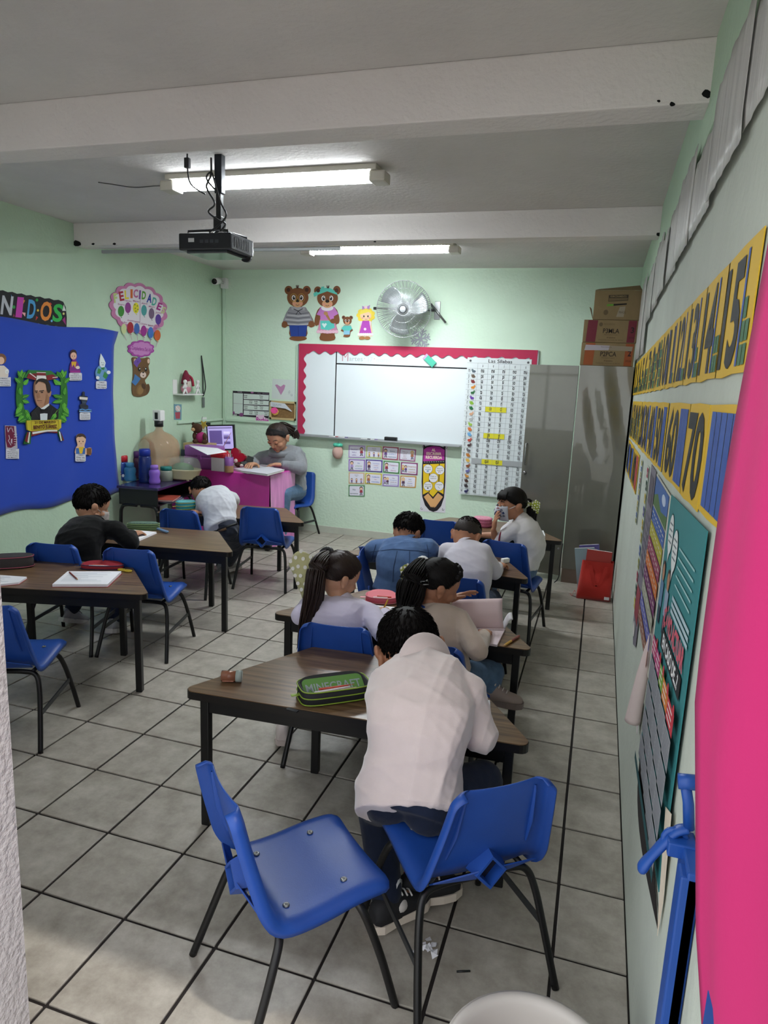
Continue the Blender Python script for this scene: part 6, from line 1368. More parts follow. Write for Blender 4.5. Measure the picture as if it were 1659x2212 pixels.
# ================================================================== people
from mathutils.bvhtree import BVHTree
def cone(mb, a, b, ra, rb, n=14, k=4):
    a, b = Vector(a), Vector(b); d = b-a; L = d.length
    if L < 1e-5: return mb.ell(a, max(ra, rb), n=n, k=8)
    M = Matrix.Translation(a) @ d.to_track_quat('Z', 'Y').to_matrix().to_4x4()
    prof = [(ra*math.sin(t*math.pi/2/k), -ra*math.cos(t*math.pi/2/k)) for t in range(k+1)]
    prof += [(rb*math.cos(t*math.pi/2/k), L+rb*math.sin(t*math.pi/2/k)) for t in range(k+1)]
    prof[0] = (0, prof[0][1]); prof[-1] = (0, prof[-1][1])
    return mb.lathe(prof, n=n, M=M)
def limb(mb, pts, rs):
    for a, b, ra, rb in zip(pts, pts[1:], rs, rs[1:]): cone(mb, a, b, ra, rb)
def loft(mb, secs, n=24, ex=2.4):
    rows = []
    for c, X, Y, hw, hd in secs:
        rows.append([c+X*(hw*math.copysign(abs(math.cos(q))**(2/ex), math.cos(q)))+Y*(hd*math.copysign(abs(math.sin(q))**(2/ex), math.sin(q))) for q in [2*math.pi*i/n for i in range(n)]])
    mb.grid(rows, closed=True); mb.add(rows[0], [tuple(range(n))[::-1]]); mb.add(rows[-1], [tuple(range(n))])
def fuse(mb, name, m, parent, vox=.005, it=5, fold=0, seed=0, fscale=1.0):
    """join overlapping closed shapes into ONE continuous surface"""
    me = bpy.data.meshes.new(name); me.from_pydata([tuple(v) for v in mb.v], [], mb.f)
    bm = bmesh.new(); bm.from_mesh(me); bmesh.ops.remove_doubles(bm, verts=bm.verts, dist=1e-5); bmesh.ops.recalc_face_normals(bm, faces=bm.faces); bm.to_mesh(me); bm.free()
    o = bpy.data.objects.new(name, me); COL.objects.link(o)
    r = o.modifiers.new('r', 'REMESH'); r.mode = 'VOXEL'; r.voxel_size = vox
    s = o.modifiers.new('s', 'SMOOTH'); s.factor = .5; s.iterations = it
    dg = bpy.context.evaluated_depsgraph_get(); m2 = bpy.data.meshes.new_from_object(o.evaluated_get(dg))
    o.modifiers.clear(); o.data = m2; m2.name = name; bpy.data.meshes.remove(me)
    nv = len(m2.vertices); P = np.empty(nv*3); m2.vertices.foreach_get('co', P); P = P.reshape(-1, 3)
    if fold:
        N = np.empty(nv*3); m2.vertices.foreach_get('normal', N); N = N.reshape(-1, 3)
        rs = np.random.RandomState(seed); d = 0
        for k in range(5):
            a = rs.normal(size=3); a /= np.linalg.norm(a); b = rs.normal(size=3); f = fscale*(16+9*k)
            w_ = np.sin(P @ a*f+rs.rand()*6+1.6*np.sin(P @ b*f*.35+rs.rand()*6)); d = d+(1-np.abs(w_))**2*(1.0 if k < 2 else .45)*(.35+.65*(np.sin(P @ b*7+k)*.5+.5))
        P = P+N*((d-.8)*fold)[:, None]; m2.vertices.foreach_set('co', P.ravel())
    m2.polygons.foreach_set('use_smooth', [True]*len(m2.polygons)); m2.materials.clear(); m2.materials.append(m); m2.update()
    if parent: o.parent = parent
    return o
def skin_mat(nm, col):
    m = mat(nm, col, .5, var=.06, vscale=30, spec=.4); b = m.node_tree.nodes['Principled BSDF']
    b.inputs['Subsurface Weight'].default_value = .12; b.inputs['Subsurface Radius'].default_value = (.02, .008, .005); b.inputs['Subsurface Scale'].default_value = .3; return m
M_SKIN = skin_mat('warm_skin', '#a8765a'); M_SKIN2 = skin_mat('warm_skin_light', '#b98a6e')
M_HAIR = mat('black_hair', '#0f0c0b', .62, spec=.22, bump=.25, bscale=60, stretch=(1, 1, .25)); M_HAIRB = mat('brown_black_hair', '#281b16', .48, spec=.4, bump=.25, bscale=60, stretch=(1, 1, .25))
M_EYE = mat('eye_white', '#dcd8d4', .25); M_IRIS = mat('dark_iris', '#140c08', .15); M_LIP = mat('lip', '#8d4d44', .45); M_BROW = mat('brow_hair', '#17110f', .8)
def fabric(nm, col, var=.06, sc=400, sheen=.3, vs=10): return mat(nm, col, .88, bump=.12, bscale=sc, var=var, vscale=vs, spec=.2, sheen=sheen)
M_JEAN = fabric('blue_jeans', '#2b3850', .3, 300, .1, 14); M_JEAND = fabric('dark_jeans', '#1b2336', .3, 300, .1, 14); M_JEANL = fabric('light_jeans', '#55708c', .3, 300, .1, 14)
class Fr:
    def __init__(s, c, f, u=(0, 0, 1)):
        s.c = Vector(c); s.f = Vector(f).normalized(); s.r = s.f.cross(Vector(u)).normalized(); s.u = s.r.cross(s.f).normalized()
    def __call__(s, r, f, u): return s.c+s.r*r+s.f*f+s.u*u
    def M(s, c=None): 
        m = Matrix((s.r, s.f, s.u)).transposed().to_4x4(); m.translation = s.c if c is None else c; return m
    def R(s): return Matrix((s.r, s.f, s.u)).transposed().to_4x4()
def head_prims(mb, F, H, ears=True):
    E = lambda r, f, u, a, b, c: mb.ell(F(r*H, f*H, u*H), (a*H, b*H, c*H), M=F.R(), n=20, k=14)
    E(0, -.02, .10, .355, .43, .40); E(0, .09, -.20, .275, .285, .29); E(0, .0, -.1, .33, .36, .33)
    E(0, .25, -.415, .10, .09, .085); E(.15, .22, -.14, .13, .13, .12); E(-.15, .22, -.14, .13, .13, .12)
    E(0, .31, .10, .21, .085, .06)
    cone(mb, F(0, .365*H, .02*H), F(0, .43*H, -.13*H), .035*H, .058*H); E(.05, .37, -.15, .045, .05, .035); E(-.05, .37, -.15, .045, .05, .035)
    E(0, .345, -.275, .10, .05, .025); E(0, .34, -.315, .085, .05, .028)
    if ears:
        for s in (-1, 1):
            E(s*.375, -.04, -.05, .045, .085, .125); E(s*.415, -.075, -.0, .035, .08, .085); E(s*.385, -.03, -.15, .035, .045, .05)
def face_parts(t, F, H, look=(0, 0), lid=.35):
    for s in (-1, 1):
        e = MB(); e.ell(F(s*.145*H, .355*H, .005*H), (.068*H, .045*H, .046*H), M=F.R(), n=14, k=8); eo = e.build('eye', M_EYE, t)
        q = MB(); q.ell(F((s*.145+look[0]*.02)*H, .385*H, (.0+look[1]*.016)*H), (.032*H, .022*H, .032*H), M=F.R(), n=12, k=8); q.build('iris', M_IRIS, eo)
        l_ = MB(); l_.ell(F(s*.145*H, (.352+.006*(lid > .9))*H, (.02+.025*lid-.03*(lid > .9))*H), (.078*H, .054*H, (.040+.016*(lid > .9))*H), M=F.R(), n=14, k=8); l_.build('eyelid', M_SKIN, t)
        la = MB(); la.tube([F(s*(.145+x)*H, (.395-abs(x)*.35)*H, (.006-.02*lid*2+.02*(1-(x/.07)**2)*(1-lid))*H) for x in (-.07, -.035, 0, .035, .07)], .007*H, 6); la.build('lashes', M_BROW, t)
        b = MB(); b.tube([F(s*(.065+.04*k)*H, (.40-.018*k)*H, (.105+.018*math.sin(k/4*3.1))*H) for k in range(5)], [.010*H, .014*H, .014*H, .012*H, .006*H], 6); b.build('eyebrow', M_BROW, t)
    m = MB(); m.ell(F(0, .375*H, -.272*H), (.088*H, .036*H, .020*H), M=F.R(), n=14, k=8); m.ell(F(0, .37*H, -.312*H), (.075*H, .038*H, .024*H), M=F.R(), n=14, k=8); o = m.build('lips', M_LIP, t); o['kind'] = 'stuff'
def hairline(az, front=30, nape=-44, ear=-10):
    a = abs(math.degrees(az)); return R_(np.interp(a, [0, 35, 58, 74, 95, 112, 180], [front, front-2, front-16, ear+4, ear-4, nape+12, nape]))
def hair_cap(t, F, H, m, k=1.05, front=30, nape=-44, ear=-10, wob=.0, name='hair', seed=1):
    C0 = F(0, -.02*H, .10*H); rows = []; na, ne = 64, 22; rs = np.random.RandomState(seed); ph = rs.rand(4)*6
    for i in range(ne+1):
        row = []
        for j in range(na):
            az = -math.pi+2*math.pi*j/na; lo = hairline(az, front, nape, ear)+.07*math.sin(az*9+ph[0])*math.sin(az*4+ph[1]); el = lo+(math.pi/2-lo)*(i/ne)
            kk = k*(1+wob*math.sin(az*17+ph[2]+el*3)*math.cos(el)+wob*.7*math.sin(az*31+ph[3]))*(.985 if i == 0 else 1)
            thin = 1 if i > 1 else .975
            row.append(C0+F.r*(math.sin(az)*math.cos(el)*.355*H*kk*thin)+F.f*(math.cos(az)*math.cos(el)*.43*H*kk*thin)+F.u*(math.sin(el)*.40*H*kk*thin))
        rows.append(row)
    o = MB().grid(rows, closed=True).build(name, m, t); sd = o.modifiers.new('t', 'SOLIDIFY'); sd.thickness = .03*H*2; sd.offset = -1
    return o
def hdir(F, H, az, el, k): return F(0, -.02*H, .10*H)+F.r*(math.sin(az)*math.cos(el)*.355*H*k)+F.f*(math.cos(az)*math.cos(el)*.43*H*k)+F.u*(math.sin(el)*.40*H*k)
M_TUFT = mat('hair_tuft', '#0f0c0b', .8, spec=.12)
def tufts(t, F, H, m, n=900, k=1.05, ln=.13, front=30, nape=-44, ear=-10, lift=.35, seed=3, crown=(2.9, 60)):
    rs = np.random.RandomState(seed); mb = MB(); cr = hdir(F, H, crown[0], R_(crown[1]), 1)
    for _ in range(n):
        az = rs.uniform(-math.pi, math.pi); lo = hairline(az, front, nape, ear); sl = rs.uniform(math.sin(lo), 1); el = math.asin(min(.999, sl))
        p = hdir(F, H, az, el, k*.985); nrm = (p-F(0, -.02*H, .10*H)).normalized(); d = (p-cr); d -= nrm*d.dot(nrm)
        d = (d.normalized() if d.length > 1e-4 else F.f)+Vector(rs.normal(size=3)*.25); d -= nrm*d.dot(nrm); d.normalize()
        L = ln*H*rs.uniform(.6, 1.15)*(.55 if el < lo+.35 else 1); side = nrm.cross(d)*(.014*H)
        a = p; b = p+d*L*.55+nrm*L*lift*.35; c = p+d*L+nrm*L*lift*.18
        mb.add([a-side, a+side, b+side*.8, b-side*.8, c, b+nrm*.012*H], [(0, 1, 2, 3), (3, 2, 4), (0, 3, 5), (1, 5, 2), (3, 4, 5), (2, 5, 4)], True)
    o = mb.build('hair_tufts', M_TUFT, t, fix=False); o['kind'] = 'stuff'; return o
def strands(t, F, H, m, target, n=260, k=1.045, front=30, nape=-44, ear=-10, seed=5):
    """combed hair: every strand runs over the skull from the hairline to the tie"""
    rs = np.random.RandomState(seed); mb = MB(); C0 = F(0, -.02*H, .10*H)
    def sph(p):
        v = p-C0; v = Vector((v.dot(F.r)/(.355*H), v.dot(F.f)/(.43*H), v.dot(F.u)/(.40*H))); return v.normalized()
    tv = sph(target)
    for i in range(n):
        az = -math.pi+2*math.pi*(i+rs.rand())/n; lo = hairline(az, front, nape, ear); a = Vector((math.sin(az)*math.cos(lo), math.cos(az)*math.cos(lo), math.sin(lo)))
        pts = []; kk = k+rs.uniform(-.012, .03)
        for s in range(9):
            q = a.lerp(tv, s/8); q.normalize(); q += Vector(rs.normal(size=3)*.008); pts.append(C0+F.r*q.x*.355*H*kk+F.f*q.y*.43*H*kk+F.u*q.z*.40*H*kk)
        w_ = .0095*H; mb.tube(pts, [w_*.5]+[w_]*7+[w_*.7], 4, flat_=.6, cap=False)
    o = mb.build('combed_strands', m, t, fix=False); o['kind'] = 'stuff'; return o
def ponytail(t, m, path, r0, n=90, seed=8, wave=.01, name='ponytail'):
    rs = np.random.RandomState(seed); P = bez(path, 6); k = len(P); mb = MB()
    for i in range(n):
        a, rr = rs.uniform(0, 6.28), rs.uniform(.1, 1)**.5; pts = []; ph = rs.uniform(0, 6)
        e = rs.uniform(.82, 1.0); kk = max(4, int(k*e))
        for j in range(kk):
            f = j/(k-1); tg = (P[min(j+1, k-1)]-P[max(j-1, 0)]).normalized(); s1 = tg.orthogonal().normalized(); s2 = tg.cross(s1)
            R = r0*(.55+.75*math.sin(min(1, f*1.6+.12)*math.pi*.62))*(1-.55*max(0, f-.55)/.45)*rr
            pts.append(P[j]+s1*R*math.cos(a+f*.5)+s2*R*math.sin(a+f*.5)+s1*wave*math.sin(f*9+ph)*f)
        mb.tube(pts, [.004]*(len(pts)-2)+[.003, .001], 4, cap=False)
    o = mb.build(name, m, t, fix=False); o['kind'] = 'stuff'; return o
def hand_prims(mb, w, d, nrm, side, s=1.0, curl=.5, spread=.12, thumb=.8):
    """w wrist, d direction, nrm back-of-hand normal; side +1 thumb on the across side"""
    d = Vector(d).normalized(); nrm = Vector(nrm); nrm = (nrm-d*nrm.dot(d)).normalized(); ac = d.cross(nrm)*side
    w = Vector(w); M = Matrix((ac, d, nrm)).transposed().to_4x4()
    mb.ell(w+d*.045*s, (.036*s, .052*s, .017*s), M=M, n=14, k=10); mb.ell(w+d*.028*s+ac*.018*s-nrm*.004*s, (.018*s, .03*s, .015*s), M=M, n=12, k=8)
    for i, (x, L) in enumerate(((.027, .064), (.009, .073), (-.010, .068), (-.028, .052))):
        p = w+d*(.082-.003*abs(i-1))*s+ac*x*s; dd = (d+ac*spread*(1.5-i)*.6).normalized(); r = (.0088-.0004*i)*s; a = curl*(.35+.1*i)
        for q, fl in ((.45, 1.0), (.32, 1.5), (.25, 1.2)):
            dd = (dd*math.cos(a*fl)-nrm*math.sin(a*fl)).normalized(); nrm2 = nrm; e = p+dd*L*q*s; cone(mb, p, e, r, r*.93, n=10, k=3); p = e; r *= .93
    p = w+d*.022*s+ac*.027*s; dd = (d*.6+ac*thumb-nrm*.25).normalized(); e = p+dd*.040*s; cone(mb, p, e, .0125*s, .0105*s, n=10, k=3); d2 = (dd+d*.5-ac*.2-nrm*.2*curl).normalized(); cone(mb, e, e+d2*.030*s, .0105*s, .0085*s, n=10, k=3)
def shoe(t, an, toe, up=(0, 0, 1), L=.205, upper=None, sole=None, lace=None):
    """a shoe: rounded upper (part) with its sole as sub-part"""
    f = Vector(toe).normalized(); F = Fr(Vector(an), f, up); hh = .0
    m = MB(); secs = []
    for y, hw, zt in ((-.055, .018, .05), (-.045, .030, .07), (-.01, .034, .085), (.03, .035, .075), (.075, .038, .052), (.115, .037, .042), (.14, .028, .035), (.15, .012, .028)):
        k = L/.205; secs.append([F((hw*math.copysign(abs(math.cos(q))**.8, math.cos(q)))*k, y*k, (-.05+.012+(zt-.012)*max(0, math.sin(q))**.8)*k) for q in [2*math.pi*i/20 for i in range(20)]])
    m.grid(secs, closed=True); m.add(secs[0], [tuple(range(20))[::-1]]); m.add(secs[-1], [tuple(range(20))]); o = m.build('shoe', upper, t)
    s = MB(); k = L/.205; out = [(.020, -.058), (.034, -.035), (.032, .02), (.040, .08), (.038, .12), (.022, .148), (0, .155)]; out = out+[(-x, y) for x, y in out[::-1][1:]]
    n = len(out); a = [F(x*1.06*k, y*1.02*k, -.062*k) for x, y in out]; b = [F(x*1.06*k, y*1.02*k, -.036*k) for x, y in out]
    s.add(a+b, [tuple(range(n))[::-1], tuple(range(n, 2*n))]+[(i, (i+1) % n, n+(i+1) % n, n+i) for i in range(n)]); s.build('sole', sole, o)
    if lace:
        q = MB()
        for j in range(4): q.tube([F(-.02*k, (.02+.018*j)*k, (.028-.009*j)*k), F(0, (.024+.018*j)*k, (.034-.009*j)*k), F(.02*k, (.02+.018*j)*k, (.028-.009*j)*k)], .003, 6)
        lo_ = q.build('laces', lace, o); lo_['kind'] = 'stuff'
    return o
def lerp(a, b, f): return Vector(a).lerp(Vector(b), f)
def person(lb, J, H=.24, skin=None, top=None, trouser=None, shoes=None, fwd=(0, 1, -.4), up=(0, 0, 1), s=1.0, sleeve='long', topname='sweater', fold=.004, seed=1, hands=None, tw=1.0, hem=.02, look=(0, -1), lid=.4, sleeve_r=1.0, back=None, group=None, collar=True, hipw=1.0):
    skin = skin or M_SKIN; V = {k: Vector(v) for k, v in J.items()}
    pel, neck, head = V['pel'], V['neck'], V['head']
    t = thing('person', lb, 'person', (pel.x, pel.y, 0), 0, group); T0 = t.location
    F = Fr(head, fwd, up)
    shr = (V['shR']-V['shL']); hipr = V.get('hipdir', shr).normalized(); shr = shr.normalized(); sp = neck-pel
    chest = V.get('chest', lerp(pel, neck, .55)+(back or Vector((0, 0, 0))))
    def secs(k, h0):
        pts = bez([pel-sp.normalized()*h0, pel, lerp(pel, chest, .5)+(back or Vector())*.5, chest, lerp(chest, neck, .62), neck], 3); out = []; n = len(pts)
        for i, p in enumerate(pts):
            f = i/(n-1); tg = (pts[min(i+1, n-1)]-pts[max(i-1, 0)]).normalized(); X = hipr.lerp(shr, f); X = (X-tg*X.dot(tg)).normalized(); Y = tg.cross(X)
            hw = np.interp(f, [0, .2, .4, .62, .80, .92, 1], [.112, .122, .113, .132, .132, .095, .052])*s*tw; hd = np.interp(f, [0, .2, .4, .62, .8, .92, 1], [.088, .096, .088, .098, .090, .070, .050])*s*tw
            hw *= 1+(hipw-1)*max(0, 1-f*1.6); out.append((p, X, Y, hw*k, hd*k))
        return out
    loc = lambda mb: mb
    # ---- one continuous body
    b = MB(); head_prims(b, F, H); cone(b, F(0, -.08*H, -.22*H), neck, .185*H, .20*H); loft(b, secs(.86, .0))
    ua, fa = .036*s, .029*s
    for q in 'LR':
        cone(b, V['sh'+q], V['el'+q], ua*1.05, ua*.9); cone(b, V['el'+q], V['wr'+q], fa*1.05, fa*.72); cone(b, lerp(chest, neck, .6), V['sh'+q], .05*s, ua)
        hd_ = (hands or {}).get(q, {}); dv = hd_.get('d', V['wr'+q]-V['el'+q]); hand_prims(b, V['wr'+q], dv, hd_.get('n', (0, 0, 1)), hd_.get('side', -1 if q == 'R' else 1), s*.95, hd_.get('curl', .6))
        hp = pel+hipr*(.062*s*(1 if q == 'R' else -1))-Vector((0, 0, .012)); V['hp'+q] = hp
        limb(b, [hp, V['kn'+q], V['an'+q]], [.062*s, .046*s, .030*s]); cone(b, V['an'+q], V['an'+q]+Vector(V['toe'+q]).normalized()*.07*s-Vector((0, 0, .02)), .030*s, .022*s)
    for mb_ in (b,): mb_.v = [tuple(Vector(v)-T0) for v in mb_.v]
    body = fuse(b, 'body', skin, t, .0046, 3)
    def fz(mb, nm, m, **k): mb.v = [tuple(Vector(v)-T0) for v in mb.v]; return fuse(mb, nm, m, t, **k)
    # ---- clothes
    c = MB(); loft(c, secs(1.06, hem))
    for q in 'LR':
        sh = V['sh'+q]; cone(c, lerp(chest, neck, .66), sh, .066*s, .052*s*sleeve_r)
        if sleeve == 'long': limb(c, [sh, V['el'+q], lerp(V['el'+q], V['wr'+q], .93)], [.052*s*sleeve_r, .047*s*sleeve_r, .033*s*sleeve_r])
        else: limb(c, [sh, lerp(sh, V['el'+q], .72)], [.054*s, .055*s])
    garm = fz(c, topname, top, vox=.0065, it=7, fold=fold, seed=seed)
    p = MB(); 
    for q in 'LR': limb(p, [V['hp'+q], V['kn'+q], lerp(V['kn'+q], V['an'+q], .90)], [.084*s, .062*s, .047*s])
    loft(p, [(pel-sp.normalized()*.055*s, hipr, Vector(sp.normalized()).cross(hipr), .115*s*tw, .088*s*tw), (pel+sp.normalized()*.0, hipr, Vector(sp.normalized()).cross(hipr), .124*s*tw, .098*s*tw), (pel+sp.normalized()*.055*s, hipr, Vector(sp.normalized()).cross(hipr), .118*s*tw, .093*s*tw)])
    fz(p, 'trousers', trouser, vox=.0075, it=6, fold=.003, seed=seed+9)
    for q in 'LR':
        u_, so_, la_ = shoes; o = shoe(t, V['an'+q]-T0, V['toe'+q], (0, 0, 1), .205*s*1.0, u_, so_, la_)
        if V.get('shoeup'+q): pass
    cn = MB(); ax = (F(0, -.08*H, -.25*H)-neck).normalized(); Mc = Matrix.Translation(neck-T0-ax*.018) @ ax.to_track_quat('Z', 'Y').to_matrix().to_4x4(); r = .205*H*(1.22 if collar == 'high' else 1.0)
    if collar: 
        hgt = .062*s if collar == 'high' else .026*s
        if collar == 'high':
            rr = .069*s; Mc = Matrix.Translation(neck-T0-ax*.030-Vector((0, .004, 0))) @ ax.lerp(Vector((0, 0, 1)), .12).to_track_quat('Z', 'Y').to_matrix().to_4x4()
            cn.lathe([(0, -.06), (rr*1.15, -.06), (rr*1.05, -.02), (rr*1.02, .004), (rr*1.0, .016), (rr*.95, .020), (rr*.84, .017), (rr*.82, .0), (0, .0)], n=32, M=Mc, cap=False); cn.build('collar', top, t)
        else: cn.lathe([(r*1.12, -.015), (r*1.10, .01), (r*1.02, hgt), (r*.97, hgt+.003), (r*.95, hgt-.004), (r*.98, -.01)], n=28, M=Mc, cap=False); cn.build('collar', top, t)
    for o in list(t.children):
        pass
    f2 = Fr(head-T0, fwd, up)
    return t, f2, H, garm, V
# ------------------------------------------------------------------ the pose of each person (points on the real things around them)
SW = lambda u, so='#d8d2cc', la='#d8d4d0': (mat('shoe_'+u[1:], u, .6), mat('sole_'+so[1:], so, .6), mat('lace_'+la[1:], la, .7))
SEAT = .445
def eye_skin(t, skin): pass
# 1 — boy in off-white fleece; pink bounce from the drape is put into its colour
J = dict(pel=(-.476, -.36, .455), neck=at(905, 1430, y=-.075), head=at(884, 1400, y=.035), shL=at(856, 1474, y=-.13), shR=at(1003, 1490, y=-.17), chest=(-.475, -.285, .685),
 elL=(-.63, .03, .61), wrL=(-.53, .125, .592), elR=at(1036, 1590, z=.615), wrR=(-.40, -.01, .59), knL=at(812, 1742, y=-.20), knR=(-.275, -.17, .44), anL=at(838, 1950, z=.085), anR=at(895, 1905, z=.085), toeL=(.55, .8, 0), toeR=(.75, .55, 0), hipdir=(1, -.06, 0))
t1, f1, h1, g1, V1 = person('boy in pale pink fleece leaning over the nearest table, seen from behind', J, H=.29, up=(-.16, 0, 1), hipw=1.18, top=fabric('pink_tinted_fleece', '#d8c9c5', .05, 500, .6), trouser=M_JEAND, shoes=(mat('black_canvas', '#1a1a1d', .7), mat('cream_rubber', '#cfc3b4', .6), mat('lace_d8d4d0', '#d8d4d0', .7)), fwd=(-.27, .78, -.56), s=1.12, fold=.0085, seed=11, tw=1.10, hem=.062, collar='high', sleeve_r=1.12, hands={'R': dict(curl=.9), 'L': dict(curl=.8)})
for so_ in [c for c in t1.children if c.name.startswith('shoe')]:
    q = 'L' if (so_.data.vertices[0].co+t1.location-V1['anL']).length < (so_.data.vertices[0].co+t1.location-V1['anR']).length else 'R'
    Fs = Fr(V1['an'+q]-t1.location, V1['toe'+q]); MB().ell(Fs(0, .035, -.012), (.0435, .035, .030), M=Fs.R()).build('white_side_panel', mat('white_canvas', '#c3bdb8', .7), so_); MB().ell(Fs(0, -.044, -.015), (.030, .015, .030), M=Fs.R()).build('heel_cap', MATS['white_canvas'], so_)
    MB().ell(Fs(-.03, .0, .01), (.012, .03, .018), M=Fs.R()).build('red_patch', mat('red_patch', '#a02a30', .7), so_)
hair_cap(t1, f1, h1, M_HAIR, 1.05, nape=-34, ear=6, wob=.004); tufts(t1, f1, h1, M_HAIR, 1800, 1.045, .13, nape=-38, ear=4, seed=2, lift=.22)
MB().tube([Vector(v)-t1.location for v in (at(838, 1912, z=.12), at(862, 1920, z=.12))], .03, 12).build('white_sock', M_WHITEP, t1)
# 2 — girl with long low ponytail
J = dict(pel=(-1.09, .615, .45), neck=at(738, 1296, y=.69), head=at(733, 1243, y=.735), shL=at(668, 1310, y=.68), shR=at(800, 1325, y=.66), chest=(-1.10, .62, .60),
 elL=at(648, 1330, z=.61), wrL=(-1.18, .93, .595), elR=at(828, 1368, z=.62), wrR=at(832, 1322, z=.60), knL=(-1.20, .88, .41), knR=(-1.02, .90, .41), anL=at(612, 1572, z=.085), anR=(-1.0, .72, .085), toeL=(-.35, .9, 0), toeR=(.1, 1, 0), hipdir=(1, .06, 0))
t2, f2, h2, g2, V2 = person('girl with long low ponytail writing at second table, back turned', J, H=.235, skin=M_SKIN2, top=fabric('white_lilac_cotton', '#cfc8dc', .04), trouser=M_JEAN, shoes=SW('#c9bdb9', '#c2b4ae', '#2c2a2c'), fwd=(.62, .66, -.42), s=1.0, seed=21, fold=.004, hands={'R': dict(curl=1.0, d=(-.4, .75, -.1)), 'L': dict(curl=.6)})
tie2 = hdir(f2, h2, -2.45, R_(22), 1.06)
hair_cap(t2, f2, h2, M_HAIRB, 1.05, nape=-40, front=34); strands(t2, f2, h2, M_HAIRB, tie2, 420, 1.05, nape=-40, front=34)
L2 = lambda p: Vector(p)-t2.location
ponytail(t2, M_HAIRB, [tie2, L2(at(686, 1225, y=.60)), L2(at(676, 1290, y=.575)), L2(at(663, 1350, y=.585)), L2(at(650, 1420, y=.60))], .036, 170, wave=.008)
MB().tube([tie2+Vector((.03*math.cos(a), .012*math.sin(a)*2, .026*math.sin(a)+.005)) for a in [k*.45 for k in range(15)]], .011, 8).build('hair_tie', M_BLACKP, t2)
M_BOW = mat('olive_bow_cloth', '#b5b183', .8, sheen=.2); M_DOT = mat('white_dot', '#e4e2da', .8)
def bow(t, c, rt, upv, fr, k=1.0, lobes=((-1, 1.0), (1, .8)), m=M_BOW):
    rt, upv, fr = Vector(rt).normalized(), Vector(upv).normalized(), Vector(fr).normalized()
    for s, q in lobes:
        rows = []
        for i in range(9):
            f = i/8; rows.append([c+rt*s*(.012+f*.085*q)*k+upv*(v*(.018+.052*math.sin(min(1, f*1.15)*math.pi*.72))*k*q-.022*f*k)+fr*(.016*k*math.cos(v*1.57)*math.sin(f*3.14)+.004*math.sin(v*6+f*3)) for v in [-1+2*j/10 for j in range(11)]])
        o = MB().grid(rows).build('bow_lobe', m, t); o.modifiers.new('t', 'SOLIDIFY').thickness = .004
        d = MB()
        for i in range(1, 9, 2):
            for j in range(1, 10, 2):
                p = rows[i][(j+(i//2) % 2) % 11]; n_ = (rows[i][min(j+1, 10)]-rows[i][j-1]).cross(rows[min(i+1, 8)][j]-rows[i-1][j]).normalized()
                for sg in (-1, 1): d.add([p+n_*sg*.0055+(rt*math.cos(a)+upv*math.sin(a))*.0068*k for a in [kk*.785 for kk in range(8)]], [tuple(range(8))])
        o = d.build('polka_dots', M_DOT, o, fix=False); o['kind'] = 'stuff'
    MB().ell(c, (.014*k, .014*k, .018*k)).build('bow_knot', m, t)
bow(t2, tie2+Vector((-.03, -.01, -.03)), (.75, .1, .45), (-.4, 0, .9), (0, -1, 0), 1.45, ((-1, 1.1),))
# pencil in her hand
MB().tube([L2(at(828, 1316, z=.605)), L2(at(838, 1296, z=.66))], .004, 6).build('held_pencil', mat('pencil_c89a2c', '#c89a2c', .4), None, loc=t2.location); bpy.data.objects['held_pencil'].name = 'pencil'
for o in bpy.data.objects:
    if o.name.startswith('pencil') and o.parent is None and not o.get('label') and o.type == 'MESH': tag(o, 'yellow pencil held by the girl with long ponytail', 'pencil', 'pencils')
# 3 — girl with blue lanyard and notebook
J = dict(pel=(-.575, .575, .45), neck=at(930, 1312, y=.615), head=at(945, 1262, y=.66), shL=(-.725, .63, .70), shR=at(990, 1342, y=.56), chest=(-.60, .55, .62),
 elL=(-.74, .78, .63), wrL=at(968, 1298, y=.83), elR=at(1030, 1405, z=.635), wrR=at(1046, 1372, z=.605), knL=(-.62, .88, .42), knR=at(1062, 1452, y=.76), anL=(-.45, .80, .14), anR=at(1058, 1488, y=.66), toeL=(.4, .9, 0), toeR=(.95, .1, -.05), hipdir=(.98, .1, 0))
t3, f3, h3, g3, V3 = person('girl in beige sweater and blue lanyard holding open squared notebook', J, H=.235, skin=M_SKIN, top=fabric('beige_knit', '#bfae9f', .06), trouser=M_JEANL, shoes=SW('#8f8078', '#6f625c', '#bdb3aa'), fwd=(.80, .48, -.36), s=1.0, seed=31, fold=.004, sleeve_r=1.02, hands={'L': dict(curl=.35, d=(.5, .3, .25), n=(0, .4, .8)), 'R': dict(curl=1.1, d=(-.1, .9, -.1))})
tie3 = hdir(f3, h3, -2.45, R_(16), 1.06); L3 = lambda p: Vector(p)-t3.location
hair_cap(t3, f3, h3, M_HAIR, 1.055, nape=-36, front=32); strands(t3, f3, h3, M_HAIR, tie3, 420, 1.055, nape=-36, front=32, seed=9)
ponytail(t3, M_HAIR, [tie3, L3(at(893, 1255, y=.55)), L3(at(884, 1300, y=.53)), L3(at(890, 1345, y=.535))], .048, 170, seed=12, wave=.012)
for sgn in (-1, 1):
    pts = []
    for k in range(9): q = hdir(f3, h3, 1.1*sgn-.1*k*sgn-.9*sgn*0, R_(20+4.5*k), 1.09); pts.append(q+Vector((0, 0, .004*math.sin(k*2))))
    MB().tube(pts, [.013+.003*math.sin(k*2.4) for k in range(9)], 8).build('braid', M_HAIR, t3)
MB().tube([tie3+Vector((.026*math.cos(a), .02*math.sin(a), .024*math.sin(a)+.004)) for a in [k*.45 for k in range(15)]], .009, 8).build('white_hair_tie', M_WHITEP, t3)
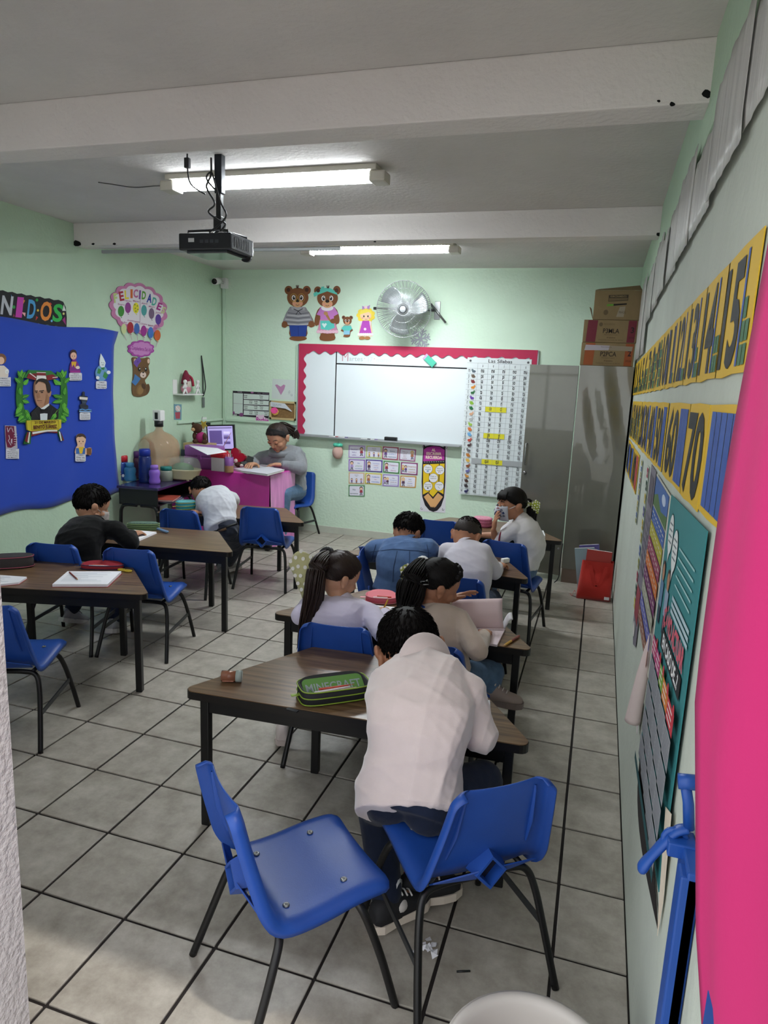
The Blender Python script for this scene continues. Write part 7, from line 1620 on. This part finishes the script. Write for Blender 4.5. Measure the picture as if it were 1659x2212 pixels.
MB().tube([L3(at(u, v, y=.535)) for u, v in ((908, 1256), (924, 1254), (926, 1262), (910, 1264), (908, 1256))], .004, 6).build('hair_clip', M_STEEL, t3)
bow(t3, tie3+Vector((-.02, -.02, -.03)), (.9, .2, .2), (-.2, 0, .95), (0, -1, .1), .8, ((-1, .9),), mat('olive_green_bow', '#8f9440', .8, sheen=.2))
nf = L3(V3['neck']); MB().tube(bez([nf+Vector((-.06, -.02, .02)), nf+Vector((-.01, -.052, .012)), nf+Vector((.05, -.03, -.012)), nf+Vector((.075, .03, -.05)), nf+Vector((.06, .09, -.11))], 5), .008, 6, flat_=.35).build('blue_lanyard', mat('lanyard_blue', '#1f4a9a', .6), t3)
# 4 — boy in denim jacket
J = dict(pel=(-1.12, 1.66, .45), neck=at(884, 1170, y=1.79), head=at(881, 1148, y=1.86), shL=at(812, 1186, y=1.74), shR=at(925, 1184, y=1.74), chest=(-1.10, 1.67, .63),
 elL=at(793, 1198, z=.62), wrL=(-1.25, 1.99, .595), elR=at(940, 1205, z=.62), wrR=(-.98, 1.99, .595), knL=(-1.22, 1.95, .41), knR=(-1.03, 1.97, .41), anL=(-1.22, 1.80, .085), anR=(-1.02, 1.8, .085), toeL=(0, 1, 0), toeR=(0, 1, 0), hipdir=(1, .03, 0))
t4, f4, h4, g4, V4 = person('boy in blue denim jacket hunched over the third table', J, H=.235, top=fabric('denim_jacket', '#506a92', .18, 300, .1, 16), trouser=M_JEAN, shoes=SW('#6a6a70'), fwd=(.34, .72, -.60), s=1.06, seed=41, fold=.0045, topname='denim_jacket', tw=1.08, sleeve_r=1.15, hem=.04)
hair_cap(t4, f4, h4, M_HAIR, 1.06, nape=-30, ear=-8, wob=.004); tufts(t4, f4, h4, M_HAIR, 1000, 1.05, .16, nape=-34, seed=4, lift=.5)
# 5 — boy with cropped hair
J = dict(pel=(-.655, 1.59, .45), neck=at(1003, 1174, y=1.73), head=at(1008, 1156, y=1.79), shL=at(967, 1190, y=1.70), shR=at(1043, 1192, y=1.68), chest=(-.66, 1.60, .63),
 elL=(-.86, 1.80, .61), wrL=(-.72, 1.96, .595), elR=at(1068, 1236, z=.625), wrR=at(1077, 1224, z=.605), knL=(-.74, 1.88, .41), knR=(-.56, 1.9, .41), anL=(-.74, 1.75, .085), anR=(-.56, 1.76, .085), toeL=(0, 1, 0), toeR=(0, 1, 0), hipdir=(1, -.05, 0))
t5, f5, h5, g5, V5 = person('boy with cropped hair in white sweater bent over third table', J, H=.225, top=fabric('white_knit', '#c6c2cb', .04), trouser=M_JEAN, shoes=SW('#55555c'), fwd=(.26, .76, -.60), s=.98, seed=51, fold=.0035, sleeve_r=1.08, hands={'R': dict(curl=.9, d=(.2, .9, 0))})
hair_cap(t5, f5, h5, mat('cropped_hair', '#231a17', .6, bump=.3, bscale=400), 1.02, nape=-30, ear=-4); tufts(t5, f5, h5, M_HAIR, 900, 1.02, .07, nape=20, ear=25, front=30, seed=6, lift=.5)
o = MB().box((-.03, -.014, 0), (.03, .014, .03), bev=.006).build('eraser', M_WHITEP, loc=at(1086, 1218, z=TT)+Vector((.01, .04, 0))); tag(o, 'white eraser block by the hand of the cropped hair boy', 'eraser'); o.rotation_euler = (0, 0, .9)
# 6 — girl in printed mask, sitting sideways
J = dict(pel=(-.44, 2.575, .45), neck=at(1124, 1118, y=2.62), head=at(1106, 1088, y=2.62), shL=at(1112, 1143, y=2.53), shR=(-.50, 2.74, .765), chest=at(1148, 1180, y=2.62),
 elL=at(1072, 1172, y=2.53), wrL=at(1066, 1146, y=2.50), elR=(-.64, 2.80, .62), wrR=(-.80, 2.84, .60), knL=(-.72, 2.52, .46), knR=(-.72, 2.68, .46), anL=at(1064, 1274, z=.085), anR=(-.74, 2.72, .085), toeL=(-1, -.1, 0), toeR=(-1, 0, 0), hipdir=(.1, .99, 0))
t6, f6, h6, g6, V6 = person('girl in printed mask and white shirt turned sideways on her chair', J, H=.235, skin=M_SKIN, top=fabric('white_polo', '#cdcacb', .04), trouser=M_JEANL, shoes=SW('#c4a9a6'), fwd=(-.86, -.50, -.10), s=1.0, seed=61, fold=.004, sleeve='short', look=(-.4, 0), hands={'L': dict(curl=.35, d=(.1, -.1, 1), n=(-.9, -.3, 0), side=-1)})
face_parts(t6, f6, h6, (.6, -.2), .25)
tie6 = hdir(f6, h6, 2.9, R_(-12), 1.06); L6 = lambda p: Vector(p)-t6.location
hair_cap(t6, f6, h6, M_HAIR, 1.06, nape=-40, front=22); strands(t6, f6, h6, M_HAIR, tie6, 240, 1.06, nape=-40, front=22, seed=15)
fr = MB()
for k in range(26):
    az = -.75+1.5*k/25; a = hdir(f6, h6, az, R_(46), 1.07); b_ = hdir(f6, h6, az*1.02, R_(26), 1.13); c_ = hdir(f6, h6, az*1.03+.04*math.sin(k*3), R_(9+3*math.sin(k*2.3)), 1.09); fr.tube([a, b_, c_], [.008, .007, .002], 5)
o = fr.build('fringe', M_HAIR, t6, fix=False); o['kind'] = 'stuff'
ponytail(t6, M_HAIR, [tie6, tie6+Vector((.05, .0, -.03)), L6(at(1150, 1128, y=2.66)), L6(at(1160, 1150, y=2.67))], .026, 80, seed=16)
bow(t6, tie6+Vector((.045, -.03, -.012)), (.9, .1, -.15), (.1, 0, .95), (.2, -1, .1), .75, ((-1, .5), (1, .9)), mat('lime_bow', '#8f9c2c', .8, sheen=.2))
# mask with prints and ear loops
rows = []
for i in range(11):
    u_ = .0-.44*i/10; row = []
    for j in range(15):
        az = -1.15+2.3*j/14; bulge = .50+.055*math.cos(az*1.2)*math.sin(i/10*math.pi)+.06*math.exp(-(az/.35)**2)*math.sin(min(1, i/6)*math.pi*.6)-.05*(i/10)-.07*(i/10)**3
        row.append(f6(.325*h6*math.sin(az)*(1-.33*(i/10)**2), (bulge*math.cos(az)**.7-.01)*h6 if abs(az) < 1.5 else 0, u_*h6-.03*h6+.05*h6*abs(az)*(.5-i/10)))
    rows.append(row)
mk = MB().grid(rows).build('face_mask', mat('mask_cotton', '#b9bac2', .85, bump=.1, bscale=200), t6); mk.modifiers.new('t', 'SOLIDIFY').thickness = .0025
pr2 = MB()
for i, j, w_, h_, mi in ((4, 9, 1.2, 1.0, 0), (3, 10, 1.0, .6, 0), (6, 10, .8, .9, 1), (2, 11, .7, .5, 1), (7, 8, .9, .7, 1), (5, 8, .7, .8, 0), (8, 9, .5, .5, 2), (6, 12, .6, .6, 1), (1, 9, .8, .4, 2), (4, 12, .5, .7, 0), (3, 5, .7, .6, 0), (5, 4, .6, .6, 1)):
    j = 14-j; p = rows[i][j]; n_ = (rows[i][j+1]-rows[i][j-1]).cross(rows[i+1][j]-rows[i-1][j]).normalized(); n_ = n_ if n_.dot(p-f6.c) > 0 else -n_; a1 = (rows[i][j+1]-rows[i][j-1]).normalized(); a2 = n_.cross(a1)
    pr2.mi = mi; pr2.add([p+n_*.0032+a1*.016*w_*math.cos(q)*(1+.3*math.sin(3*q))+a2*.014*h_*math.sin(q) for q in [k*.52 for k in range(12)]], [tuple(range(12))])
pr2.build('mask_print', [mat('mask_blue', '#26345c', .85), mat('mask_grey', '#5e6270', .85), mat('mask_rose', '#8c5a5e', .85)], mk, fix=False)['kind'] = 'stuff'
for s_ in (-1, 1): MB().tube([f6(s_*.27*h6, .20*h6, -.09*h6), f6(s_*.36*h6, .02*h6, -.0*h6), f6(s_*.39*h6, -.08*h6, .0)], .0028, 6).build('ear_loop', M_WHITEP, mk)
MB().tube([L6(V6['shL'].lerp(V6['elL'], .70))+Vector((.056*math.cos(a)*.2, .056*math.cos(a), .056*math.sin(a))) for a in [k*.42 for k in range(16)]], .006, 6).build('maroon_cuff', mat('maroon_trim', '#7a1f38', .8), t6)
# 7 — boy in black sweater
J = dict(pel=(-3.10, 1.215, .45), neck=at(203, 1128, y=1.43), head=at(198, 1090, y=1.49), shL=at(152, 1148, y=1.40), shR=at(250, 1145, y=1.38), chest=(-3.13, 1.25, .63),
 elL=(-3.43, 1.56, .62), wrL=(-3.20, 1.68, .595), elR=at(283, 1172, z=.625), wrR=at(282, 1154, z=.605), knL=(-3.22, 1.50, .42), knR=(-2.98, 1.50, .42), anL=at(152, 1322, z=.09), anR=at(246, 1344, z=.09), toeL=(.1, .9, -.35), toeR=(-.25, .9, -.3), hipdir=(1, .2, 0))
t7, f7, h7, g7, V7 = person('boy in black sweater writing at the left hand table', J, H=.265, skin=M_SKIN2, top=fabric('black_knit', '#060607', .1, 400, .1), trouser=M_JEAND, shoes=SW('#8f8f92', '#b9b6b4', '#5a5a60'), fwd=(.48, .80, -.36), s=1.1, seed=71, fold=.004, sleeve_r=1.1, hands={'R': dict(curl=.9, d=(.2, .9, 0))})
hair_cap(t7, f7, h7, M_HAIR, 1.07, nape=-48, ear=-6, wob=.004); tufts(t7, f7, h7, M_HAIR, 1300, 1.06, .13, nape=-52, seed=7, lift=.25)
rows = [[f7(.285*h7*math.sin(az), (.47+.06*math.sin(i/6*3.1))*math.cos(az)**.7*h7, (-.06-.40*i/6)*h7) for az in [-1.25+2.5*j/12 for j in range(13)]] for i in range(7)]
o = MB().grid(rows).build('face_mask', mat('mask_cotton_warm', '#a8a09c', .85, var=.4, vscale=40), t7); o.modifiers.new('t', 'SOLIDIFY').thickness = .0025
for s_ in (-1, 1): MB().tube([f7(s_*.27*h7, .18*h7, -.12*h7), f7(s_*.37*h7, 0, -.02*h7), f7(s_*.40*h7, -.08*h7, .02*h7)], .003, 6).build('ear_loop', M_WHITEP, o)
# 8 — boy in white polo leaning over the back left table
J = dict(pel=at(478, 1136, y=2.60), neck=at(452, 1066, y=2.83), head=at(434, 1058, y=2.90), shL=at(440, 1078, y=2.80), shR=at(497, 1074, y=2.82), chest=at(472, 1094, y=2.68),
 elL=at(433, 1118, y=2.74), wrL=at(420, 1108, z=.60), elR=(-3.0, 3.0, .63), wrR=(-3.12, 3.12, .60), knL=(-2.98, 2.82, .36), knR=at(512, 1178, y=2.80), anL=(-3.06, 2.90, .085), anR=at(492, 1218, z=.09), toeL=(0, 1, 0), toeR=(.2, .9, 0), hipdir=(1, .05, 0))
t8, f8, h8, g8, V8 = person('boy in white polo bending over the table by draped desk', J, H=.23, top=fabric('white_pique', '#c3c5cb', .04), trouser=fabric('grey_navy_trousers', '#262b38', .2), shoes=SW('#9a9a98'), fwd=(-.35, .72, -.62), s=1.06, seed=81, fold=.0045, sleeve='short', topname='polo_shirt', tw=1.05, hem=.052, hands={'L': dict(curl=.7, d=(-.5, .7, 0)), 'R': dict(curl=.7)})
hair_cap(t8, f8, h8, M_HAIR, 1.07, nape=-36, ear=-8, wob=.004); tufts(t8, f8, h8, M_HAIR, 800, 1.05, .14, nape=-40, seed=8)
TR8 = [o for o in t8.children if o.name.startswith('trousers')][0]
# 9 — teacher
J = dict(pel=(-3.17, 4.47, .52), neck=at(607, 972, y=4.36), head=at(600, 944, y=4.27), shL=at(643, 992, y=4.38), shR=at(567, 990, y=4.38), chest=(-3.18, 4.46, .80),
 elL=at(650, 1012, y=4.27), wrL=at(612, 1004, y=4.18), elR=at(548, 1000, y=4.32), wrR=at(548, 1001, y=4.12), knL=(-3.07, 4.12, .52), knR=(-3.28, 4.12, .52), anL=(-3.07, 4.08, .09), anR=(-3.28, 4.08, .09), toeL=(0, -1, 0), toeR=(0, -1, 0), hipdir=(-1, 0, 0))
t9, f9, h9, g9, V9 = person('teacher in grey hoodie and black headband marking books', J, H=.285, skin=M_SKIN2, top=fabric('grey_marl_fleece', '#808388', .08, 300), trouser=M_JEANL, shoes=SW('#3a3a40'), fwd=(-.12, -.80, -.52), s=1.36, seed=91, fold=.006, topname='hoodie', sleeve_r=1.12, tw=1.12, hem=.06, hands={'L': dict(curl=.7, d=(-.8, -.3, 0)), 'R': dict(curl=.6, d=(.1, -.9, 0))})
face_parts(t9, f9, h9, (0, -1), 1.0)
tie9 = hdir(f9, h9, 2.6, R_(5), 1.08); L9 = lambda p: Vector(p)-t9.location
hair_cap(t9, f9, h9, M_HAIRB, 1.06, nape=-44, front=34); strands(t9, f9, h9, M_HAIRB, tie9, 240, 1.06, nape=-44, front=34, seed=19)
rows = [[hdir(f9, h9, az, el, 1.10) for az in [-1.75+3.5*j/28 for j in range(29)]] for el in [R_(e) for e in (40, 46, 54, 62, 68)]]
rows = [[hdir(f9, h9, az, R_(np.interp(abs(az), [0, .9, 1.6], [e, e-10, e-45])), 1.09) for az in [-1.6+3.2*j/28 for j in range(29)]] for e in (36, 44, 54, 62, 68)]
o = MB().grid(rows).build('headband', mat('black_headband', '#0d0d10', .8), t9); o.modifiers.new('t', 'SOLIDIFY').thickness = .004
ponytail(t9, M_HAIRB, [tie9, tie9+Vector((.05, .02, .0)), L9(at(636, 935, y=4.45)), L9(at(640, 950, y=4.44))], .04, 90, seed=20, wave=.015)
hd = MB(); nk = L9(V9['neck'])
for k in range(15): pass
rows = [[nk+Vector((.125*math.cos(a)*(1+.25*i/4), .10*math.sin(a)*(1+.3*i/4)+.03, -.02+.05*math.sin(i/4*3.14)+.02*math.sin(a)-.03*(i/4))) for a in [2*math.pi*j/30 for j in range(30)]] for i in range(5)]
o = MB().grid(rows, closed=True).build('hood', MATS['grey_marl_fleece'], t9); o.modifiers.new('t', 'SOLIDIFY').thickness = .02
# phone in the teacher's right hand
o = MB().box((-.035, -.07, 0), (.035, .07, .009), bev=.003).build('phone', M_BLACKP, loc=at(540, 993, y=4.10)); o.rotation_euler = (.3, .3, .5); tag(o, 'dark phone held in the teacher right hand', 'phone')
# squared notebook standing open in the hands of girl 3
nb = thing('notebook', 'open squared notebook with one pink tinted page raised by hand', 'notebook', at(1045, 1380, z=TT), 0)
def NB(u, v, **k): return at(u, v, **k)-nb.location
fl0 = [NB(960, 1356, z=TT+.012), NB(1092, 1356, z=TT+.012), NB(1074, 1392, z=TT+.012), NB(955, 1372, z=TT+.012)]
MB().prism([(p.x, p.y) for p in fl0], .0, .010).build('lower_pages', mat('pinkish_page', '#d8c8cc', .8), nb)
ba, bb = NB(962, 1356, z=TT+.012), NB(1088, 1358, z=TT+.012)
ta, tb_ = NB(972, 1296, y=(ba+nb.location).y+.06), NB(1085, 1293, y=(bb+nb.location).y+.06)
rows = [[ba.lerp(bb, j/10).lerp(ta.lerp(tb_, j/10), i/8)+Vector((0, -.02*math.sin(i/8*3.14), 0)) for j in range(11)] for i in range(9)]
pg = MB().grid(rows).build('raised_page', mat('squared_page', '#d9c3c4', .8), nb); pg.modifiers.new('t', 'SOLIDIFY').thickness = .003
gl = MB()
def gp(a, b): 
    i, j = b*8, a*10; i0, j0 = min(int(i), 7), min(int(j), 9); return rows[i0][j0].lerp(rows[i0][j0+1], j-j0).lerp(rows[i0+1][j0].lerp(rows[i0+1][j0+1], j-j0), i-i0)+Vector((.0, -.0025, .0004))
for k in range(1, 26): gl.tube([gp(.04+.92*k/26, q) for q in [.03+.94*z_/16 for z_ in range(17)]], .0008, 3, cap=False)
for k in range(1, 18): gl.tube([gp(q, .03+.94*k/18) for q in [.04+.92*z_/20 for z_ in range(21)]], .0008, 3, cap=False)
o = gl.build('square_grid', mat('grid_ink', '#8a737c', .8), nb, fix=False); o['kind'] = 'stuff'
rows = [[bb.lerp(NB(1108, 1338, z=TT+.06), i/5)+(tb_-bb)*.0+Vector((0, .0, .02*math.sin(i/5*3.1)))+(NB(1085, 1330, y=.98)-bb)*(j/5)*.5 for j in range(6)] for i in range(6)]
o = MB().grid(rows).build('turned_pages', M_PAPER, nb); o.modifiers.new('t', 'SOLIDIFY').thickness = .008
# denim seams: stitched lines lying on the jacket's back
def seam(garm, t, pxs, r, m, name='seam'):
    dg = bpy.context.evaluated_depsgraph_get(); me = garm.data; bv = BVHTree.FromPolygons([v.co+t.location for v in me.vertices], [p.vertices for p in me.polygons]); pts = []
    for (u0, v0), (u1, v1) in zip(pxs, pxs[1:]):
        for k in range(8):
            u, v = u0+(u1-u0)*k/8, v0+(v1-v0)*k/8; d = Vector(MR @ np.array([(u-829.5)/FPX, -(v-1106)/FPX, -1.0])).normalized(); h = bv.ray_cast(Vector(CAM), d)
            if h[0] is not None: pts.append(h[0]-d*.0015-t.location)
    if len(pts) > 2: MB().tube(pts, r, 5).build(name, m, t)
M_SEAM = mat('denim_stitch', '#33486a', .8)
for L_ in ([(800, 1192), (850, 1186), (905, 1190), (935, 1196)], [(858, 1190), (850, 1225), (848, 1262)], [(885, 1190), (884, 1225), (880, 1262)], [(812, 1176), (806, 1196), (803, 1215)], [(922, 1176), (926, 1196), (924, 1215)]): seam(g4, t4, L_, .0022, M_SEAM)
seam(TR8, t8, [(448, 1151), (470, 1145), (492, 1137), (518, 1129)], .010, M_BLACKP, 'belt')
seam(TR8, t8, [(474, 1147), (480, 1145), (490, 1141)], .013, mat('tan_leather', '#6b5238', .6), 'leather_tag')
